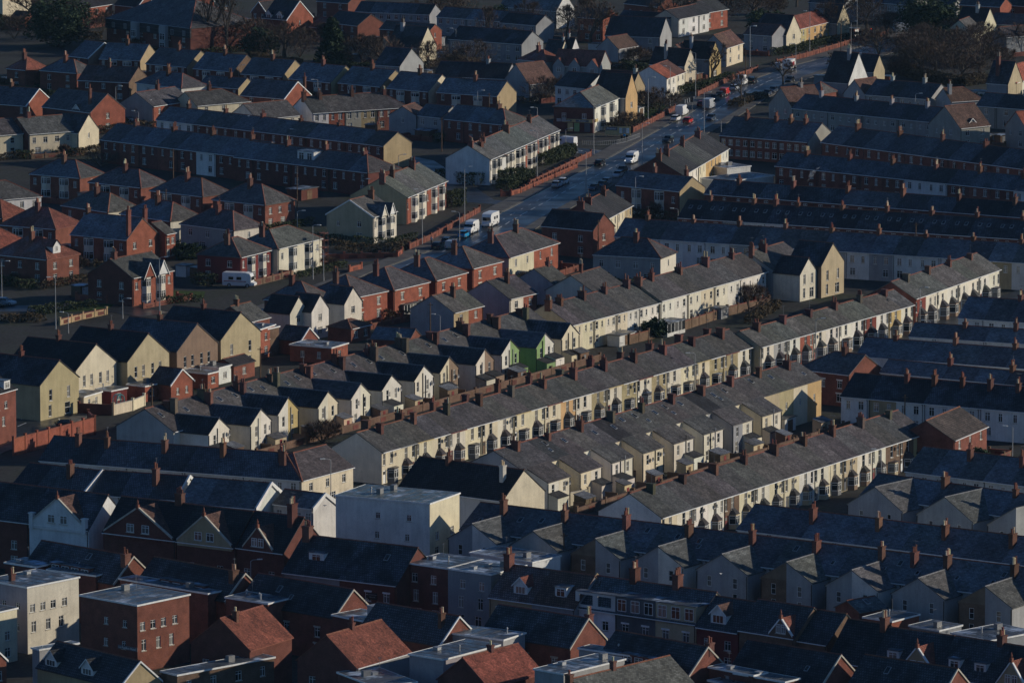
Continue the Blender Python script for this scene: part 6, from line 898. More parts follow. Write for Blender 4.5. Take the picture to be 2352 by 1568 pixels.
 {'ax': 'x', 'x': 45.29, 'y': 1687.78, 'a': 1.0656, 'L': 18.17, 'd': 7.86, 'he': 5.0, 'tp': 0.5774, 'n': 3, 'label': 'white fronted row with cream gable near the top', 'wc': 'white', 'ewc': 'cream', 'roof': 'tile', 'fw': 'w1'},
 {'ax': 'x', 'x': 52.61, 'y': 1703.68, 'a': 1.0068, 'L': 13.38, 'd': 9.56, 'he': 5.0, 'tp': 0.5774, 'n': 2, 'label': 'red brick row near the top right of the road', 'wc': 'redbrick', 'roof': 'tile', 'fw': 'w1'},
 {'ax': 'y', 'x': 12.25, 'y': 1710.12, 'a': 0.8743, 'L': 20.32, 'd': 7.93, 'he': 5.0, 'tp': 1.1106, 'n': 1, 'label': 'frosted long house with bright white gable', 'wc': 'grey', 'ewc': 'white', 'roof': 'slate', 'fw': 'w3', 'name': 'detached_house'},
 {'ax': 'y', 'x': 42.96, 'y': 1688.41, 'a': 0.9774, 'L': 16.21, 'd': 4.28, 'he': 5.0, 'tp': 0.5774, 'n': 3, 'label': 'frosted dark row behind the bare tree', 'wc': 'grey', 'roof': 'dark', 'fw': 'w2'},
 {'ax': 'x', 'x': 75.6, 'y': 1657.98, 'a': 1.131, 'L': 24.56, 'd': 7.02, 'he': 5.2, 'tp': 0.7813, 'n': 3, 'label': 'ochre cottage row with red roof by the road', 'wc': 'orange', 'wcs': ['ochre', 'orange', 'peach'], 'roof': 'red', 'fw': 'w2'},
 {'ax': 'y', 'x': 73.0, 'y': 1649.64, 'a': 0.9774, 'L': 8.96, 'd': 7.51, 'he': 4.8, 'tp': 1.2799, 'n': 1, 'label': 'steep dark cottage with cream gable at the row end', 'wc': 'grey', 'ewc': 'cream', 'roof': 'dark', 'ew': 'w1', 'name': 'cottage'},
 {'ax': 'y', 'x': 88.01, 'y': 1678.37, 'a': 0.9774, 'L': 5.0, 'd': 6.55, 'he': 5.0, 'tp': 1.4281, 'n': 1, 'label': 'steep dark cottage with bare brown gable', 'wc': 'grey', 'ewc': 'buff', 'roof': 'dark', 'name': 'cottage'},
 {'ax': 'y', 'x': 111.69, 'y': 1723.49, 'a': 0.9774, 'L': 18.2, 'd': 8, 'he': 5.2, 'tp': 0.5774, 'n': 4, 'label': 'grey pebbledash row with small windows at the top right', 'wc': 'pebble', 'roof': 'tile', 'fw': 'w2'},
 {'ax': 'y', 'x': 126.66, 'y': 1667.22, 'a': 0.9774, 'L': 8.37, 'd': 7.27, 'he': 5.0, 'tp': 1.2799, 'n': 1, 'label': 'steep dark roof with cream gable, upper right', 'wc': 'grey', 'ewc': 'cream', 'roof': 'dark', 'name': 'cottage', 'ch': [(0.4, 0.4, 1.0, 0.9, 0.8, 3, 'greywhite')]},
 {'ax': 'x', 'x': 122.86, 'y': 1654.78, 'a': 1.2314, 'L': 10.34, 'd': 7.38, 'he': 4.8, 'tp': 0.8391, 'n': 1, 'label': 'sunlit slate cottage range, upper right', 'wc': 'cream', 'roof': 'slate', 'fw': 'w1', 'name': 'cottage'},
 {'ax': 'x', 'x': 130.92, 'y': 1643.65, 'a': 0.6562, 'L': 10.82, 'd': 5.5, 'he': 4.8, 'tp': 0.8391, 'n': 1, 'label': 'grey gabled house with brown tiles, upper right', 'wc': 'grey', 'roof': 'slate', 'name': 'cottage'},
 {'ax': 'y', 'x': 138.01, 'y': 1671.23, 'a': 1.0937, 'L': 10.12, 'd': 8.74, 'he': 5.0, 'tp': 0.5774, 'n': 2, 'label': 'mossy red roofed row at the right edge', 'wc': 'greywhite', 'roof': 'brown', 'fw': 'w1'},
 {'ax': 'y', 'x': 122.84, 'y': 1532.95, 'a': 0.9774, 'L': 6.1, 'd': 7.19, 'he': 5.0, 'tp': 1.4281, 'n': 1, 'label': 'steep dark cottage with ivy-stained gable at the right', 'wc': 'grey', 'ewc': 'buff', 'roof': 'dark', 'name': 'cottage', 'ch': [(0.6, 0.2, 1.4, 0.9, 0.9, 4, 'brick')]},
 {'ax': 'x', 'x': 124.96, 'y': 1536.09, 'a': 1.1355, 'L': 14.56, 'd': 6.76, 'he': 5.0, 'tp': 1.0, 'n': 1, 'label': 'orange tiled cottage range at the right edge', 'wc': 'cream2', 'roof': 'orange', 'fw': 'w1', 'name': 'cottage'},
 {'ax': 'y', 'x': 83.65, 'y': 1539.07, 'a': 0.9774, 'L': 7.19, 'd': 9.66, 'he': 4.6, 'tp': 1.4281, 'n': 1, 'label': 'steep timbered white gable behind the parked cars', 'wc': 'grey', 'ewc': 'white', 'roof': 'dark', 'name': 'cottage', 'ch': [(0.3, 0.4, 1.2, 0.8, 0.8, 3, 'greywhite')]},
 {'ax': 'x', 'x': 88.21, 'y': 1568.93, 'a': 1.2347, 'L': 6.35, 'd': 5.79, 'he': 4.0, 'tp': 1.0, 'n': 1, 'label': 'small slate cottage range beside the timbered gable', 'wc': 'cream', 'roof': 'slate2', 'fw': '', 'name': 'cottage'},
 {'ax': 'y', 'x': 91.29, 'y': 1563.58, 'a': 0.9774, 'L': 5.0, 'd': 5.5, 'he': 4.6, 'tp': 1.4281, 'n': 1, 'label': 'steep dark cottage with narrow lit gable', 'wc': 'grey', 'ewc': 'buff', 'roof': 'dark', 'name': 'cottage'},
 {'ax': 'y', 'x': 76.49, 'y': 1529.39, 'a': 0.9774, 'L': 5.0, 'd': 7, 'he': 3.0, 'tp': 0.6745, 'n': 1, 'label': 'frosted hipped bungalow below the parked cars', 'h0': 1, 'h1': 1, 'wc': 'brick', 'roof': 'slate', 'fw': '', 'name': 'semi_detached_house', 'ridge': 'terracotta', 'ch': [], 'bay2': 0},
 {'ax': 'y', 'x': 134.61, 'y': 1710.7, 'a': 1.0246, 'L': 12.58, 'd': 7, 'he': 6.0, 'tp': 0.5774, 'n': 1, 'label': 'red brick house at the top right with sunlit wall', 'wc': 'redbrick', 'roof': 'tile', 'name': 'detached_house', 'fw': 'w2'},
 {'ax': 'y', 'x': -104.12, 'y': 1724.47, 'a': 0.7963, 'L': 9.42, 'd': 7, 'he': 4.6, 'tp': 0.8391, 'n': 1, 'label': 'small dark gabled house behind the care home', 'wc': 'brick', 'roof': 'dark', 'name': 'detached_house', 'barge': 'trim'},
 {'ax': 'y', 'x': -89.75, 'y': 1736.03, 'a': 0.7081, 'L': 10.99, 'd': 8, 'he': 4.6, 'tp': 0.8391, 'n': 1, 'label': 'red gabled house at the very top left', 'wc': 'redbrick', 'roof': 'tile', 'name': 'detached_house', 'barge': 'trim'},
 {'ax': 'y', 'x': -45.74, 'y': 1730.41, 'a': 0.9282, 'L': 11.09, 'd': 8, 'he': 5.0, 'tp': 0.5774, 'n': 1, 'label': 'dark tiled house at the very top', 'wc': 'brick', 'roof': 'tile', 'fw': 'w2', 'name': 'detached_house'},
 {'ax': 'y', 'x': -50.4, 'y': 1684.45, 'a': 0.7889, 'L': 6.62, 'd': 8, 'he': 2.8, 'tp': 0.5774, 'n': 1, 'label': 'brown tiled bungalow beside the brown tree', 'wc': 'brick', 'roof': 'brown', 'name': 'bungalow'},
 {'ax': 'y', 'x': 3.61, 'y': 1720.54, 'a': 0.9774, 'L': 8.02, 'd': 8, 'he': 5.0, 'tp': 0.5774, 'n': 1, 'label': 'frosted house at the top centre', 'wc': 'grey', 'roof': 'slate', 'fw': 'w2', 'name': 'detached_house'},
 {'ax': 'y', 'x': 6.43, 'y': 1671.23, 'a': 0.895, 'L': 12.41, 'd': 8, 'he': 5.0, 'tp': 0.5774, 'n': 2, 'label': 'dark row below the conifer, upper centre', 'wc': 'grey', 'roof': 'dark', 'fw': 'w2'},
 {'ax': 'y', 'x': 40.22, 'y': 1710.7, 'a': 0.7451, 'L': 13.36, 'd': 8, 'he': 6.0, 'tp': 0.5774, 'n': 1, 'label': 'brick flats at the top centre right', 'wc': 'brick', 'roof': 'dark', 'fw': 'w3', 'name': 'block_of_flats'},
 {'ax': 'y', 'x': 24.52, 'y': 1673.93, 'a': 0.9774, 'L': 8.17, 'd': 8, 'he': 6.5, 'tp': 0.5774, 'n': 1, 'label': 'brick flats behind the dark bare tree', 'wc': 'redbrick', 'roof': 'dark', 'fw': 'w3', 'ew': 'w2', 'name': 'block_of_flats'},
 {'ax': 'y', 'x': 70.8, 'y': 1671.23, 'a': 0.9774, 'L': 5.69, 'd': 8, 'he': 5.0, 'tp': 0.5774, 'n': 1, 'label': 'dark roofed house right of the red brick row', 'wc': 'grey', 'roof': 'dark', 'name': 'detached_house'},
 {'ax': 'y', 'x': 92.62, 'y': 1727.11, 'a': 0.9707, 'L': 11.72, 'd': 8, 'he': 5.0, 'tp': 0.5774, 'n': 2, 'label': 'dark row behind the ochre cottages', 'wc': 'grey', 'roof': 'dark', 'fw': 'w1'},
 {'ax': 'y', 'x': 144.92, 'y': 1715.62, 'a': 0.9774, 'L': 9.93, 'd': 8, 'he': 5.5, 'tp': 0.5774, 'n': 1, 'label': 'brick house in the top right corner', 'wc': 'brick', 'roof': 'dark', 'fw': 'w2', 'name': 'detached_house'},
 {'ax': 'y', 'x': 122.12, 'y': 1720.54, 'a': 0.9774, 'L': 5.0, 'd': 6, 'he': 5.0, 'tp': 0.5774, 'n': 1, 'label': 'small grey house by the top right lamps', 'wc': 'greywhite', 'roof': 'dark', 'fw': 'w1', 'name': 'detached_house'},
 {'ax': 'x', 'x': -60.33, 'y': 886.09, 'a': 1.0052, 'L': 5.06, 'd': 8.68, 'he': 7.2, 'tp': 0.5774, 'n': 1, 'label': 'frosted flat attic roof behind the cream hotel block', 'flat': 1, 'wc': 'darkbrick', 'fw': 'two', 'name': 'annexe', 'rcol': 'felt', 'frosty': 1},
 {'ax': 'x', 'x': -69.41, 'y': 891.62, 'a': 0.9385, 'L': 4.56, 'd': 5.91, 'he': 7.4, 'tp': 0.5774, 'n': 1, 'label': 'flat attic roof at the far left of the hotels', 'flat': 1, 'wc': 'darkbrick', 'fw': 'two', 'name': 'annexe', 'rcol': 'felt', 'frosty': 1},
 {'ax': 'x', 'x': -43.38, 'y': 871.71, 'a': 0.8696, 'L': 3.11, 'd': 17.33, 'he': 7.4, 'tp': 0.5774, 'n': 1, 'label': 'frosted flat attic roof right of the brick hotel block', 'flat': 1, 'wc': 'brick', 'fw': 'two', 'name': 'annexe', 'rcol': 'felt', 'frosty': 1},
 {'ax': 'x', 'x': -34.5, 'y': 863.49, 'a': 0.9305, 'L': 4.86, 'd': 7.66, 'he': 7.6, 'tp': 0.5774, 'n': 1, 'label': 'frosted flat attic roof above the left red roof', 'flat': 1, 'wc': 'brick', 'fw': 'two', 'name': 'annexe', 'rcol': 'felt', 'frosty': 1},
 {'ax': 'x', 'x': -18.99, 'y': 851.29, 'a': 0.7878, 'L': 5.57, 'd': 8.76, 'he': 7.2, 'tp': 0.5774, 'n': 1, 'label': 'flat roof with a grey water tank', 'flat': 1, 'wc': 'darkbrick', 'fw': 'two', 'name': 'annexe', 'rcol': 'felt', 'frosty': 1},
 {'ax': 'x', 'x': -1.2, 'y': 838.1, 'a': 1.0075, 'L': 5.61, 'd': 9.1, 'he': 7.6, 'tp': 0.5774, 'n': 1, 'label': 'white edged flat roof beside the white bargeboards', 'flat': 1, 'wc': 'greywhite', 'fw': 'two', 'name': 'annexe', 'rcol': 'felt', 'frosty': 1},
 {'ax': 'x', 'x': 16.13, 'y': 827.49, 'a': 0.9523, 'L': 2.74, 'd': 8.6, 'he': 7.6, 'tp': 0.5774, 'n': 1, 'label': 'white edged frosted flat roof below the attic fronts', 'flat': 1, 'wc': 'greywhite', 'fw': 'two', 'name': 'annexe', 'rcol': 'felt', 'frosty': 1},
 {'ax': 'x', 'x': 32.32, 'y': 816.48, 'a': 0.8107, 'L': 2.67, 'd': 7.94, 'he': 7.2, 'tp': 0.5774, 'n': 1, 'label': 'frosted flat roof at the lower right', 'flat': 1, 'wc': 'darkbrick', 'fw': 'two', 'name': 'annexe', 'rcol': 'felt', 'frosty': 1},
 {'ax': 'x', 'x': -35.39, 'y': 864.92, 'a': 0.8271, 'L': 5.9, 'd': 6.7, 'he': 7.4, 'tp': 0.5774, 'n': 1, 'label': 'frosted flat roof left of the water tank', 'flat': 1, 'wc': 'darkbrick', 'fw': 'two', 'name': 'annexe', 'rcol': 'felt', 'frosty': 1},
 {'ax': 'x', 'x': 36.38, 'y': 813.2, 'a': 0.851, 'L': 3.06, 'd': 8.68, 'he': 7.0, 'tp': 0.5774, 'n': 1, 'label': 'blue flat roof in the bottom right', 'flat': 1, 'wc': 'darkbrick', 'fw': 'two', 'name': 'annexe', 'rcol': 'felt', 'frosty': 1}]
